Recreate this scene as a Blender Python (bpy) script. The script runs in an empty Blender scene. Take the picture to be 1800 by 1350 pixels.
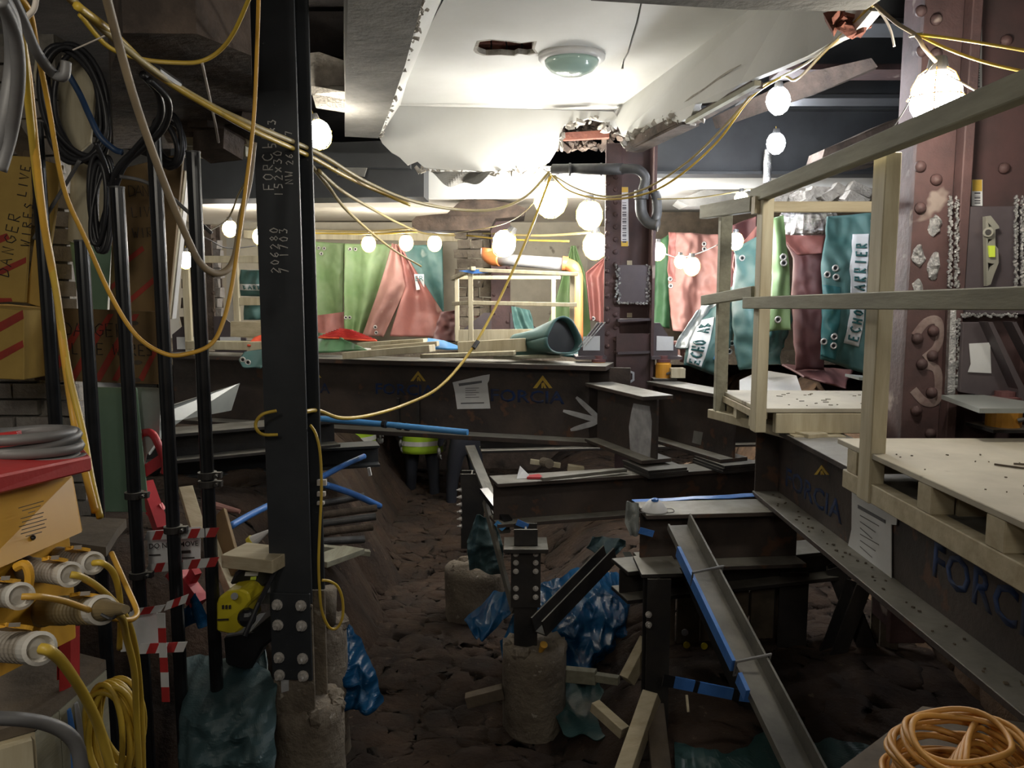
import bpy, math, random
from mathutils import Vector, Matrix, noise
from mathutils.geometry import tessellate_polygon
random.seed(11)
S = bpy.context.scene
C = S.collection
R = math.radians
V = Vector
Z = V((0, 0, 1))

# ------------------------------------------------------------------ camera, world, exposure
EYE = V((0, 0, 2.5)); PITCH = R(6.6); FPX = 1400.0
cam_d = bpy.data.cameras.new('camera'); cam = bpy.data.objects.new('camera', cam_d); C.objects.link(cam)
cam.location = EYE; cam.rotation_euler = (R(90) - PITCH, 0, 0)
cam_d.sensor_fit = 'HORIZONTAL'; cam_d.sensor_width = 36; cam_d.lens = 28
cam_d.clip_start = 0.05; cam_d.clip_end = 100
S.camera = cam
S.view_settings.view_transform = 'Standard'
try: S.view_settings.look = 'None'
except Exception: pass
S.view_settings.gamma = 1; S.view_settings.use_curve_mapping = False
S.view_settings.exposure = 0.0
wd = bpy.data.worlds.new('world'); S.world = wd; wd.use_nodes = True
wd.node_tree.nodes['Background'].inputs[0].default_value = (0.75, 0.85, 1, 1)
wd.node_tree.nodes['Background'].inputs[1].default_value = 0.035
S.cycles.use_denoising = True
S.cycles.max_bounces = 6; S.cycles.diffuse_bounces = 4; S.cycles.glossy_bounces = 3
S.cycles.sample_clamp_indirect = 4
BULB_FAR, BULB_MID, BULB_NEAR, BULB_SOFT = 65, 140, 120, 200

# work lamps behind the photographer that light the near end of the hall, plus an added left fill
def back_lamp(name, loc, energy, size, rot, col=(1, 0.93, 0.8)):
    l = bpy.data.lights.new(name, 'AREA'); l.energy = energy; l.size = size; l.color = col
    o = bpy.data.objects.new(name, l); C.objects.link(o); o.location = loc; o.rotation_euler = rot
    return o
back_lamp('work_lamp', (0.3, -1.5, 3.5), 15, 0.5, (R(72), 0, 0))
back_lamp('work_lamp_right', (2.6, 0.4, 3.6), 14, 0.4, (R(15), R(10), 0), (1, .95, .85))

back_lamp('fill_light_left', (-0.9, 0.1, 3.3), 11, 0.4, (R(68), 0, R(22)), (1, .93, .8))  # unseen fill light, added to brighten the yellow boards at the left
# ------------------------------------------------------------------ pixel rays into the place
cp, sp = math.cos(PITCH), math.sin(PITCH)
def ray(u, v):
    a = (u - 900) / FPX; b = (675 - v) / FPX
    return V((a, cp + sp * b, -sp + cp * b))
def W(u, v, d):
    r = ray(u, v); return EYE + r * (d / r.y)
def H(u, v, z):
    r = ray(u, v); return EYE + r * ((z - EYE.z) / r.z)

# ------------------------------------------------------------------ materials
def mat(name, c1, c2=None, rough=0.6, metal=0.0, scale=6, detail=5, bump=0.0, bscale=None, stretch=None,
        dust=None, spots=None, spot_scale=20, spot_amt=0.62, emit=None, trans=0.0, contrast=(0.35, 0.65), coat=0):
    m = bpy.data.materials.new(name); m.use_nodes = True
    nt = m.node_tree; N = nt.nodes; L = nt.links
    b = N['Principled BSDF']
    b.inputs['Roughness'].default_value = rough; b.inputs['Metallic'].default_value = metal
    b.inputs['Base Color'].default_value = (*c1, 1)
    if coat: b.inputs['Coat Weight'].default_value = coat
    if trans: b.inputs['Transmission Weight'].default_value = trans
    if emit:
        b.inputs['Emission Color'].default_value = (*emit[0], 1); b.inputs['Emission Strength'].default_value = emit[1]
    tc = N.new('ShaderNodeTexCoord'); mp = N.new('ShaderNodeMapping')
    L.new(tc.outputs['Object'], mp.inputs['Vector'])
    if stretch: mp.inputs['Scale'].default_value = stretch
    col = None
    def nz(sc, det=detail, ro=0.6):
        n = N.new('ShaderNodeTexNoise'); n.inputs['Scale'].default_value = sc; n.inputs['Detail'].default_value = det
        n.inputs['Roughness'].default_value = ro; L.new(mp.outputs[0], n.inputs['Vector']); return n
    def ramp(src, a, z, ca=(0, 0, 0), cz=(1, 1, 1)):
        r = N.new('ShaderNodeValToRGB'); r.color_ramp.elements[0].position = a; r.color_ramp.elements[1].position = z
        r.color_ramp.elements[0].color = (*ca, 1); r.color_ramp.elements[1].color = (*cz, 1)
        L.new(src, r.inputs[0]); return r
    def mix(fac, A, B):
        x = N.new('ShaderNodeMix'); x.data_type = 'RGBA'
        L.new(fac, x.inputs[0])
        for s, k in ((A, 6), (B, 7)):
            if isinstance(s, tuple): x.inputs[k].default_value = (*s, 1)
            else: L.new(s, x.inputs[k])
        return x.outputs[2]
    if c2: col = ramp(nz(scale).outputs[0], contrast[0], contrast[1], c1, c2).outputs[0]
    if spots:
        f = ramp(nz(spot_scale, 3).outputs[0], spot_amt, spot_amt + 0.06).outputs[0]
        col = mix(f, col if col else c1, spots)
    if dust:
        g = N.new('ShaderNodeNewGeometry'); sx = N.new('ShaderNodeSeparateXYZ'); L.new(g.outputs['Normal'], sx.inputs[0])
        f = ramp(sx.outputs[2], 0.55, 0.9).outputs[0]
        d = ramp(nz(9, 6).outputs[0], 0.3, 0.7, tuple(k * 0.62 for k in dust), dust).outputs[0]
        col = mix(f, col if col else c1, d)
    if col: L.new(col, b.inputs['Base Color'])
    if bump:
        bp = N.new('ShaderNodeBump'); bp.inputs['Strength'].default_value = bump; bp.inputs['Distance'].default_value = 0.02
        L.new(nz(bscale or scale * 3, 8).outputs[0], bp.inputs['Height']); L.new(bp.outputs[0], b.inputs['Normal'])
    return m
DUST = (0.29, 0.275, 0.24)
M = {}
def dm(k, *a, **kw): M[k] = mat(k, *a, **kw)
dm('column_steel', (0.026, 0.030, 0.036), (0.038, 0.042, 0.048), 0.5, 0.2, 4, spots=(0.16, 0.16, 0.15), spot_scale=60, spot_amt=0.72, bump=0.05)
dm('girder', (0.072, 0.052, 0.043), (0.032, 0.026, 0.025), 0.6, 0.15, 3.5, dust=DUST, bump=0.15, bscale=40, spots=(0.10, 0.05, 0.03), spot_scale=7, spot_amt=0.6)
dm('dark_steel', (0.018, 0.018, 0.02), (0.04, 0.035, 0.032), 0.55, 0.2, 5, dust=DUST, bump=0.1)
dm('black_pole', (0.008, 0.009, 0.011), (0.016, 0.017, 0.02), 0.28, 0.1, 12, spots=(0.2, 0.2, 0.2), spot_scale=45, spot_amt=0.75)
dm('red_oxide', (0.11, 0.060, 0.058), (0.06, 0.037, 0.038), 0.65, 0.1, 4, bump=0.2, bscale=30, spots=(0.30, 0.24, 0.21), spot_scale=5, spot_amt=0.63)
dm('purple_steel', (0.075, 0.06, 0.068), (0.10, 0.082, 0.09), 0.55, 0.2, 5, bump=0.05)
dm('bright_weld', (0.62, 0.62, 0.62), (0.35, 0.35, 0.36), 0.28, 0.85, 60, bump=0.6, bscale=120)
dm('timber', (0.50, 0.44, 0.31), (0.38, 0.32, 0.21), 0.7, 0, 6, stretch=(0.5, 4, 4), bump=0.1, spots=(0.30, 0.21, 0.11), spot_scale=9, spot_amt=0.72)
dm('timber_pale', (0.56, 0.51, 0.37), (0.42, 0.36, 0.24), 0.7, 0, 5, stretch=(4, 4, 0.5), bump=0.1, spots=(0.30, 0.22, 0.13), spot_scale=4, spot_amt=0.74)
dm('timber_grey', (0.32, 0.31, 0.23), (0.22, 0.21, 0.155), 0.75, 0, 6, stretch=(4, 0.5, 4), bump=0.15, spots=(0.10, 0.09, 0.07), spot_scale=10, spot_amt=0.7)
dm('timber_dark', (0.13, 0.10, 0.07), (0.07, 0.055, 0.04), 0.8, 0, 8, bump=0.2)
dm('ply', (0.50, 0.46, 0.37), (0.38, 0.345, 0.275), 0.75, 0, 3.0, bump=0.06, spots=(0.22, 0.19, 0.15), spot_scale=5, spot_amt=0.66)
dm('plaster', (0.72, 0.72, 0.70), (0.66, 0.66, 0.63), 0.8, 0, 2, bump=0.04, bscale=30)
dm('plaster_core', (0.36, 0.33, 0.29), (0.52, 0.49, 0.44), 0.9, 0, 20, bump=0.8, bscale=50)
dm('plaster_cream', (0.76, 0.70, 0.60), (0.70, 0.63, 0.53), 0.8, 0, 1.5)
dm('grey_soffit', (0.24, 0.235, 0.22), (0.12, 0.118, 0.11), 0.9, 0, 3, bump=0.35, bscale=25)
dm('dark_ceiling', (0.05, 0.042, 0.04), (0.02, 0.018, 0.018), 0.9, 0, 3, bump=0.7, bscale=20)
dm('brown_masonry', (0.13, 0.095, 0.075), (0.05, 0.038, 0.032), 0.9, 0, 6, bump=0.8, bscale=20)
dm('dark_paint', (0.045, 0.05, 0.055), (0.03, 0.032, 0.036), 0.6, 0, 3, bump=0.05)
dm('brick_grey', (0.30, 0.28, 0.26), (0.20, 0.18, 0.17), 0.9, 0, 9, bump=0.5, bscale=40)
dm('brick_red', (0.24, 0.09, 0.06), (0.16, 0.06, 0.045), 0.9, 0, 9, bump=0.5, bscale=40)
dm('mortar', (0.30, 0.28, 0.25), (0.16, 0.15, 0.13), 0.95, 0, 12, bump=0.6)
dm('concrete', (0.23, 0.195, 0.15), (0.13, 0.105, 0.08), 0.9, 0, 6, bump=0.8, bscale=30, spots=(0.36, 0.33, 0.28), spot_scale=22, spot_amt=0.66)
dm('earth', (0.048, 0.027, 0.016), (0.017, 0.010, 0.007), 0.95, 0, 3.2, bump=0.9, bscale=22, spots=(0.085, 0.056, 0.038), spot_scale=18, spot_amt=0.66)
dm('clay_bank', (0.24, 0.15, 0.09), (0.10, 0.065, 0.045), 0.95, 0, 4, bump=0.8, bscale=14)
dm('rubble', (0.13, 0.10, 0.075), (0.06, 0.045, 0.035), 0.95, 0, 12, bump=0.5)
dm('teal_cloth', (0.04, 0.115, 0.11), (0.085, 0.165, 0.155), 0.55, 0, 3.5, spots=(0.30, 0.36, 0.33), spot_scale=3, spot_amt=0.62, bump=0.1)
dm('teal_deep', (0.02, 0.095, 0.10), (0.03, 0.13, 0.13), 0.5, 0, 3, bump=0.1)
dm('green_cloth', (0.14, 0.24, 0.09), (0.21, 0.29, 0.145), 0.55, 0, 3, bump=0.1)
dm('dark_green_cloth', (0.05, 0.14, 0.06), (0.08, 0.20, 0.09), 0.55, 0, 4, bump=0.1)
dm('red_cloth', (0.28, 0.10, 0.085), (0.19, 0.07, 0.062), 0.6, 0, 3, spots=(0.38, 0.22, 0.19), spot_scale=2.5, spot_amt=0.55, bump=0.1)
dm('pink_cloth', (0.30, 0.155, 0.13), (0.23, 0.10, 0.085), 0.6, 0, 3, spots=(0.46, 0.32, 0.27), spot_scale=2.5, spot_amt=0.58, bump=0.1)
dm('maroon_cloth', (0.16, 0.062, 0.062), (0.10, 0.045, 0.048), 0.6, 0, 3, bump=0.1)
dm('orange_mesh', (0.85, 0.12, 0.05), (0.65, 0.08, 0.04), 0.6, 0, 20, bump=0.2)
dm('blue_sheet', (0.004, 0.040, 0.105), (0.008, 0.058, 0.14), 0.24, 0, 5, bump=0.15, bscale=14)
M['blue_sheet'].node_tree.nodes['Principled BSDF'].inputs['Specular IOR Level'].default_value = 0.14
dm('teal_sheet', (0.035, 0.075, 0.085), (0.055, 0.10, 0.11), 0.5, 0, 4, bump=0.3, bscale=12)
dm('teal_film', (0.018, 0.05, 0.05), (0.028, 0.07, 0.068), 0.35, 0, 4, bump=0.3, bscale=12)
dm('blue_bright', (0.06, 0.26, 0.62), (0.10, 0.34, 0.70), 0.4, 0, 5)
dm('blue_tape', (0.05, 0.17, 0.52), (0.07, 0.21, 0.58), 0.35, 0, 12, bump=0.15)
dm('blue_paint', (0.012, 0.04, 0.14), (0.028, 0.035, 0.07), 0.8, 0, 14, contrast=(.4, .6))
dm('yellow_paint', (0.62, 0.42, 0.05), (0.5, 0.33, 0.05), 0.6, 0, 10)
dm('box_yellow', (0.68, 0.37, 0.035), (0.60, 0.31, 0.03), 0.42, 0.0, 4, spots=(0.36, 0.22, 0.09), spot_scale=7, spot_amt=0.66)
dm('paint_red', (0.50, 0.035, 0.035), (0.38, 0.03, 0.03), 0.45, 0, 8, bump=0.1)
dm('red_plastic', (0.62, 0.045, 0.06), (0.45, 0.035, 0.045), 0.4, 0, 6)
dm('board_yellow', (0.52, 0.35, 0.09), (0.42, 0.27, 0.07), 0.7, 0, 5, spots=(0.30, 0.22, 0.12), spot_scale=4, spot_amt=0.64)
dm('board_brown', (0.21, 0.135, 0.055), (0.15, 0.095, 0.045), 0.75, 0, 5, spots=(0.08, 0.06, 0.04), spot_scale=6, spot_amt=0.66)
dm('stripe_red', (0.42, 0.05, 0.03), (0.30, 0.04, 0.03), 0.7, 0, 12)
dm('ink', (0.03, 0.025, 0.025), None, 0.7)
dm('chalk', (0.62, 0.60, 0.57), (0.40, 0.39, 0.38), 0.9, 0, 40)
dm('spray_white', (0.50, 0.51, 0.53), (0.30, 0.30, 0.32), 0.85, 0, 9)
dm('paper', (0.66, 0.67, 0.68), (0.58, 0.59, 0.60), 0.7, 0, 6, bump=0.1)
dm('paper_ink', (0.12, 0.12, 0.13), None, 0.7)
dm('cable_yellow', (0.58, 0.40, 0.045), (0.46, 0.31, 0.05), 0.45, 0, 8)
dm('cable_amber', (0.66, 0.36, 0.04), (0.52, 0.30, 0.05), 0.45, 0, 8)
dm('cable_dusty', (0.42, 0.33, 0.12), (0.34, 0.27, 0.13), 0.55, 0, 8)
dm('cable_tan', (0.32, 0.25, 0.16), (0.24, 0.19, 0.13), 0.55, 0, 8)
dm('cable_orange', (0.62, 0.30, 0.06), (0.50, 0.25, 0.06), 0.5, 0, 8)
dm('cable_black', (0.016, 0.016, 0.018), (0.03, 0.03, 0.034), 0.4, 0, 8)
dm('cable_grey', (0.10, 0.10, 0.105), (0.16, 0.155, 0.15), 0.5, 0, 8)
dm('cable_pale', (0.55, 0.50, 0.44), (0.45, 0.40, 0.36), 0.6, 0, 8)
dm('plug_grey', (0.30, 0.27, 0.24), (0.20, 0.17, 0.13), 0.55, 0, 10, bump=0.1)
dm('plug_ring', (0.58, 0.56, 0.52), (0.46, 0.43, 0.38), 0.5, 0, 10)
dm('plug_dirty', (0.22, 0.165, 0.08), (0.15, 0.115, 0.06), 0.6, 0, 10, bump=0.1)
dm('black_plastic', (0.012, 0.013, 0.016), (0.02, 0.021, 0.025), 0.3, 0, 8)
dm('machine_yellow', (0.66, 0.56, 0.03), (0.56, 0.46, 0.03), 0.35, 0, 8)
dm('jack_orange', (0.62, 0.30, 0.03), (0.5, 0.22, 0.03), 0.45, 0, 8)
dm('orange_pipe', (0.60, 0.20, 0.06), (0.5, 0.17, 0.06), 0.4, 0, 8)
dm('grey_pipe', (0.30, 0.30, 0.31), (0.24, 0.24, 0.25), 0.4, 0, 8)
dm('cast_iron', (0.05, 0.05, 0.052), (0.10, 0.10, 0.10), 0.5, 0.2, 8)
dm('bolt_steel', (0.62, 0.59, 0.56), (0.42, 0.40, 0.38), 0.4, 0.3, 30)
dm('foil', (0.8, 0.8, 0.8), (0.5, 0.5, 0.5), 0.22, 0.95, 25, bump=0.9, bscale=40)
dm('white_plastic', (0.7, 0.7, 0.7), (0.6, 0.6, 0.6), 0.4, 0, 6)
dm('white_paint', (0.72, 0.71, 0.68), (0.64, 0.62, 0.58), 0.5, 0, 4)
dm('opal_glass', (0.42, 0.58, 0.52), (0.38, 0.54, 0.49), 0.2, 0, 3, coat=0.5)
dm('level_grey', (0.30, 0.295, 0.25), (0.24, 0.235, 0.20), 0.45, 0.2, 6)
dm('vial', (0.6, 0.75, 0.08), None, 0.3)
dm('hi_vis', (0.40, 0.62, 0.03), (0.32, 0.52, 0.03), 0.6, 0, 6)
dm('reflective', (0.6, 0.6, 0.58), None, 0.4)
dm('workwear', (0.010, 0.013, 0.022), (0.016, 0.018, 0.028), 0.8, 0, 6)
dm('skin', (0.45, 0.27, 0.19), (0.40, 0.23, 0.16), 0.55, 0, 10)
dm('green_glass', (0.16, 0.27, 0.19), (0.22, 0.34, 0.25), 0.35, 0, 2)
dm('film_grey', (0.22, 0.24, 0.235), (0.30, 0.32, 0.31), 0.3, 0, 3)
dm('bulb_cool', (1, 1, 1), None, 0.3, emit=((0.93, 0.95, 1.0), 1))
dm('bulb_warm', (1, 1, 1), None, 0.3, emit=((1.0, 0.9, 0.75), 1))
dm('tube_light', (1, 1, 1), None, 0.3, emit=((1.0, 0.98, 0.92), 1))
dm('window_glow', (0.8, 0.8, 0.8), None, 0.4, emit=((1.0, 0.97, 0.9), 2.2))

# ------------------------------------------------------------------ mesh building
WL = {}
def loc_of(o): return WL.get(o.name, V((0, 0, 0)))
def frame(d, up=Z):
    d = d.normalized()
    s = d.cross(up)
    if s.length < 1e-5: s = d.cross(V((0, 1, 0)))
    s.normalize(); return d, s, s.cross(d).normalized()
class MB:
    def __init__(self): self.v = []; self.f = []
    def add(self, vs, fs):
        n = len(self.v); self.v += [V(p) for p in vs]; self.f += [tuple(i + n for i in f) for f in fs]; return self
    def box(self, c, s, Rm=None):
        c = V(c); vs = []
        for x, y, z in ((-1,-1,-1),(1,-1,-1),(1,1,-1),(-1,1,-1),(-1,-1,1),(1,-1,1),(1,1,1),(-1,1,1)):
            p = V((x*s[0]/2, y*s[1]/2, z*s[2]/2)); vs.append(c + (Rm @ p if Rm else p))
        return self.add(vs, [(0,3,2,1),(4,5,6,7),(0,1,5,4),(1,2,6,5),(2,3,7,6),(3,0,4,7)])
    def bar(self, p, q, w, h, up=Z):
        p = V(p); q = V(q); d, s, u = frame(q - p, up); vs = []
        for e in (p, q):
            for a, b in ((-1,-1),(1,-1),(1,1),(-1,1)): vs.append(e + s*a*w/2 + u*b*h/2)
        return self.add(vs, [(0,1,2,3),(7,6,5,4),(0,4,5,1),(1,5,6,2),(2,6,7,3),(3,7,4,0)])
    def prism(self, poly, off):
        poly = [V(p) for p in poly]; off = V(off); n = len(poly)
        tri = tessellate_polygon([poly])
        fs = [tuple(t) for t in tri] + [tuple(i + n for i in reversed(t)) for t in tri]
        fs += [(i, (i+1) % n, (i+1) % n + n, i + n) for i in range(n)]
        return self.add(poly + [p + off for p in poly], fs)
    def slab(self, loops, off):
        loops = [[V(p) for p in l] for l in loops]; off = V(off); flat = [p for l in loops for p in l]; n = len(flat)
        tri = tessellate_polygon(loops)
        fs = [tuple(t) for t in tri] + [tuple(i + n for i in reversed(t)) for t in tri]; k = 0
        for l in loops:
            m = len(l); fs += [(k + i, k + (i+1) % m, k + (i+1) % m + n, k + i + n) for i in range(m)]; k += m
        return self.add(flat + [p + off for p in flat], fs)
    def tube(self, pts, r, n=8, closed=False):
        pts = [V(p) for p in pts]; m = len(pts); rs = r if isinstance(r, (list, tuple)) else [r]*m
        vs = []; s = None
        for i, p in enumerate(pts):
            a = pts[(i-1) % m] if (closed or i) else pts[0]; b = pts[(i+1) % m] if (closed or i < m-1) else pts[-1]
            d = (b - a)
            if d.length < 1e-9: d = V((0, 0, 1))
            d.normalize()
            if s is None: _, s, _u = frame(d)
            s = s - d * s.dot(d)
            if s.length < 1e-6: _, s, _u = frame(d)
            s.normalize(); u = s.cross(d)
            for k in range(n):
                t = 2*math.pi*k/n; vs.append(p + (s*math.cos(t) + u*math.sin(t))*rs[i])
        fs = []
        for i in range(m if closed else m-1):
            j = (i+1) % m
            for k in range(n): fs.append((i*n+k, i*n+(k+1) % n, j*n+(k+1) % n, j*n+k))
        if not closed: fs += [tuple(range(n-1, -1, -1)), tuple((m-1)*n + k for k in range(n))]
        return self.add(vs, fs)
    def cyl(self, p, q, r, r2=None, n=16): return self.tube([p, q], [r, r if r2 is None else r2], n)
    def lathe(self, prof, o, ax=Z, n=20):
        d, s, u = frame(V(ax)); o = V(o); vs = []; m = len(prof)
        for r, z in prof:
            for k in range(n):
                t = 2*math.pi*k/n; vs.append(o + d*z + (s*math.cos(t) + u*math.sin(t))*max(r, 1e-4))
        fs = [(i*n+k, i*n+(k+1) % n, (i+1)*n+(k+1) % n, (i+1)*n+k) for i in range(m-1) for k in range(n)]
        fs += [tuple(range(n-1, -1, -1)), tuple((m-1)*n + k for k in range(n))]
        return self.add(vs, fs)
    def ibeam(self, p, q, Hh, B, tf, tw, up=Z):
        p = V(p); q = V(q); d, s, u = frame(q - p, up)
        pr = [(-B/2,-Hh/2),(B/2,-Hh/2),(B/2,-Hh/2+tf),(tw/2,-Hh/2+tf),(tw/2,Hh/2-tf),(B/2,Hh/2-tf),(B/2,Hh/2),
              (-B/2,Hh/2),(-B/2,Hh/2-tf),(-tw/2,Hh/2-tf),(-tw/2,-Hh/2+tf),(-B/2,-Hh/2+tf)]
        return self.prism([p + s*a + u*b for a, b in pr], q - p)
    def channel(self, p, q, w, h, t, up=Z):
        p = V(p); q = V(q); d, s, u = frame(q - p, up)
        pr = [(-w/2,0),(w/2,0),(w/2,h),(w/2-t,h),(w/2-t,t),(-w/2+t,t),(-w/2+t,h),(-w/2,h)]
        return self.prism([p + s*a + u*b for a, b in pr], q - p)
    def sheet(self, fn, nu, nv, th=0.006, face=False):
        P = [[V(fn(i/nu, j/nv)) for i in range(nu+1)] for j in range(nv+1)]; vs = []; vb = []
        for j in range(nv+1):
            for i in range(nu+1):
                a = P[j][min(i+1, nu)] - P[j][max(i-1, 0)]; b = P[min(j+1, nv)][i] - P[max(j-1, 0)][i]
                nn = a.cross(b)
                nn = nn.normalized() if nn.length > 1e-9 else V((0, -1, 0))
                if face and nn.dot(EYE - P[j][i]) < 0: nn = -nn
                vs.append(P[j][i]); vb.append(P[j][i] - nn*th)
        n = len(vs); w = nu+1; fs = []
        for j in range(nv):
            for i in range(nu):
                a = j*w+i; fs.append((a, a+1, a+w+1, a+w)); fs.append((a+n, a+w+n, a+w+1+n, a+1+n))
        rim = [i for i in range(w)] + [j*w+nu for j in range(1, nv+1)] + [nv*w+i for i in range(nu-1, -1, -1)] + [j*w for j in range(nv-1, 0, -1)]
        for k in range(len(rim)):
            a = rim[k]; b = rim[(k+1) % len(rim)]; fs.append((a, a+n, b+n, b))
        return self.add(vs + vb, fs)
    def ball(self, c, r, nu=16, nv=10, sq=(1, 1, 1)):
        c = V(c); vs = []; 
        for j in range(nv+1):
            t = math.pi*j/nv
            for i in range(nu):
                a = 2*math.pi*i/nu; vs.append(c + V((math.sin(t)*math.cos(a)*r*sq[0], math.sin(t)*math.sin(a)*r*sq[1], math.cos(t)*r*sq[2])))
        fs = [(j*nu+i, (j+1)*nu+i, (j+1)*nu+(i+1) % nu, j*nu+(i+1) % nu) for j in range(nv) for i in range(nu)]
        return self.add(vs, fs)
    def chunk(self, c, r, nu=0, nv=0, sq=(1, 1, 1)):
        c = V(c)
        for k in range(5):
            q = c + V((random.uniform(-1, 1)*sq[0], random.uniform(-1, 1)*sq[1], random.uniform(-.8, .8)*sq[2]))*r*0.8
            e = r*random.uniform(.35, 1.0)
            self.box(q, (e*random.uniform(.6, 1.6), e*random.uniform(.4, 1), e*random.uniform(.3, .9)), Matrix.Rotation(random.uniform(0, 6), 3, 'Z') @ Matrix.Rotation(random.uniform(-1, 1), 3, 'X') @ Matrix.Rotation(random.uniform(-1, 1), 3, 'Y'))
        return self
    def flat(self, o, n_, k=0.12):
        for p in self.v:
            d_ = (p - o).dot(n_); p -= n_*(d_*(1 - k))
        return self
    def jitter(self, amp, sc=3.0, seed=0):
        for p in self.v: p += noise.noise_vector(p*sc + V((seed*7.3, seed*3.1, 0)))*amp
        return self
    def build(self, name, m, parent=None, smooth=False, bevel=0.0, label=None, cat=None, group=None, kind=None):
        if parent is not None: o0 = loc_of(parent)
        else:
            xs = [p.x for p in self.v]; ys = [p.y for p in self.v]; zs = [p.z for p in self.v]
            o0 = V(((min(xs)+max(xs))/2, (min(ys)+max(ys))/2, min(zs)))
        me = bpy.data.meshes.new(name); me.from_pydata([p - o0 for p in self.v], [], self.f)
        me.update()
        import bmesh
        bm = bmesh.new(); bm.from_mesh(me); bmesh.ops.recalc_face_normals(bm, faces=bm.faces); bm.to_mesh(me); bm.free()
        if smooth: me.polygons.foreach_set('use_smooth', [True]*len(me.polygons))
        me.materials.append(M[m] if isinstance(m, str) else m)
        o = bpy.data.objects.new(name, me); C.objects.link(o)
        WL[o.name] = o0
        if parent is not None: o.parent = parent
        else: o.location = o0
        if bevel:
            b = o.modifiers.new('bevel', 'BEVEL'); b.width = bevel; b.segments = 1; b.limit_method = 'ANGLE'
        tag(o, label, cat, group, kind); return o
def tag(o, label=None, cat=None, group=None, kind=None):
    if label: o['label'] = label
    if cat: o['category'] = cat
    if group: o['group'] = group
    if kind: o['kind'] = kind
    return o
def thing(name, label, cat, loc, group=None, kind=None):
    o = bpy.data.objects.new(name, None); C.objects.link(o); o.location = V(loc); o.empty_display_size = 0.05
    WL[o.name] = V(loc); return tag(o, label, cat, group, kind)
def spline(pts, k=8):
    pts = [V(p) for p in pts]; out = []; n = len(pts)
    for i in range(n-1):
        p0 = pts[max(i-1, 0)]; p1 = pts[i]; p2 = pts[i+1]; p3 = pts[min(i+2, n-1)]
        for j in range(k):
            t = j/k
            out.append(0.5*((2*p1) + (p2-p0)*t + (2*p0-5*p1+4*p2-p3)*t*t + (3*p1-p0-3*p2+p3)*t**3))
    out.append(pts[-1]); return out
def cable(name, pts, r, m, label=None, cat='cable', group=None, parent=None, k=7, n=8):
    P = spline([W(*p) if not isinstance(p, Vector) else p for p in pts], k)
    return MB().tube(P, r, n).build(name, m, parent, smooth=True, label=label, cat=cat if parent is None else None, group=group)
def font_mesh(name, text, size, o, right, up, m, parent, ext=0.0005, off=0.0, label=None, sx=1.0, bold=0.0):
    cu = bpy.data.curves.new(name, 'FONT'); cu.body = text; cu.size = 1; cu.extrude = 0.0; cu.align_x = 'CENTER'; cu.align_y = 'CENTER'; cu.resolution_u = 2
    cu.offset = bold
    t = bpy.data.objects.new('t', cu); me = bpy.data.meshes.new_from_object(t); bpy.data.objects.remove(t)
    right = V(right).normalized(); up = V(up).normalized(); nn = right.cross(up)
    L0 = loc_of(parent); o = V(o) + nn*(off + ext)
    for v in me.vertices: v.co = o + right*v.co.x*size*sx + up*v.co.y*size - L0
    me.name = name; me.materials.clear(); me.materials.append(M[m])
    ob = bpy.data.objects.new(name, me); C.objects.link(ob); ob.parent = parent; WL[ob.name] = L0
    s = ob.modifiers.new('solid', 'SOLIDIFY'); s.thickness = ext
    if label: ob['label'] = label
    return ob
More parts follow.
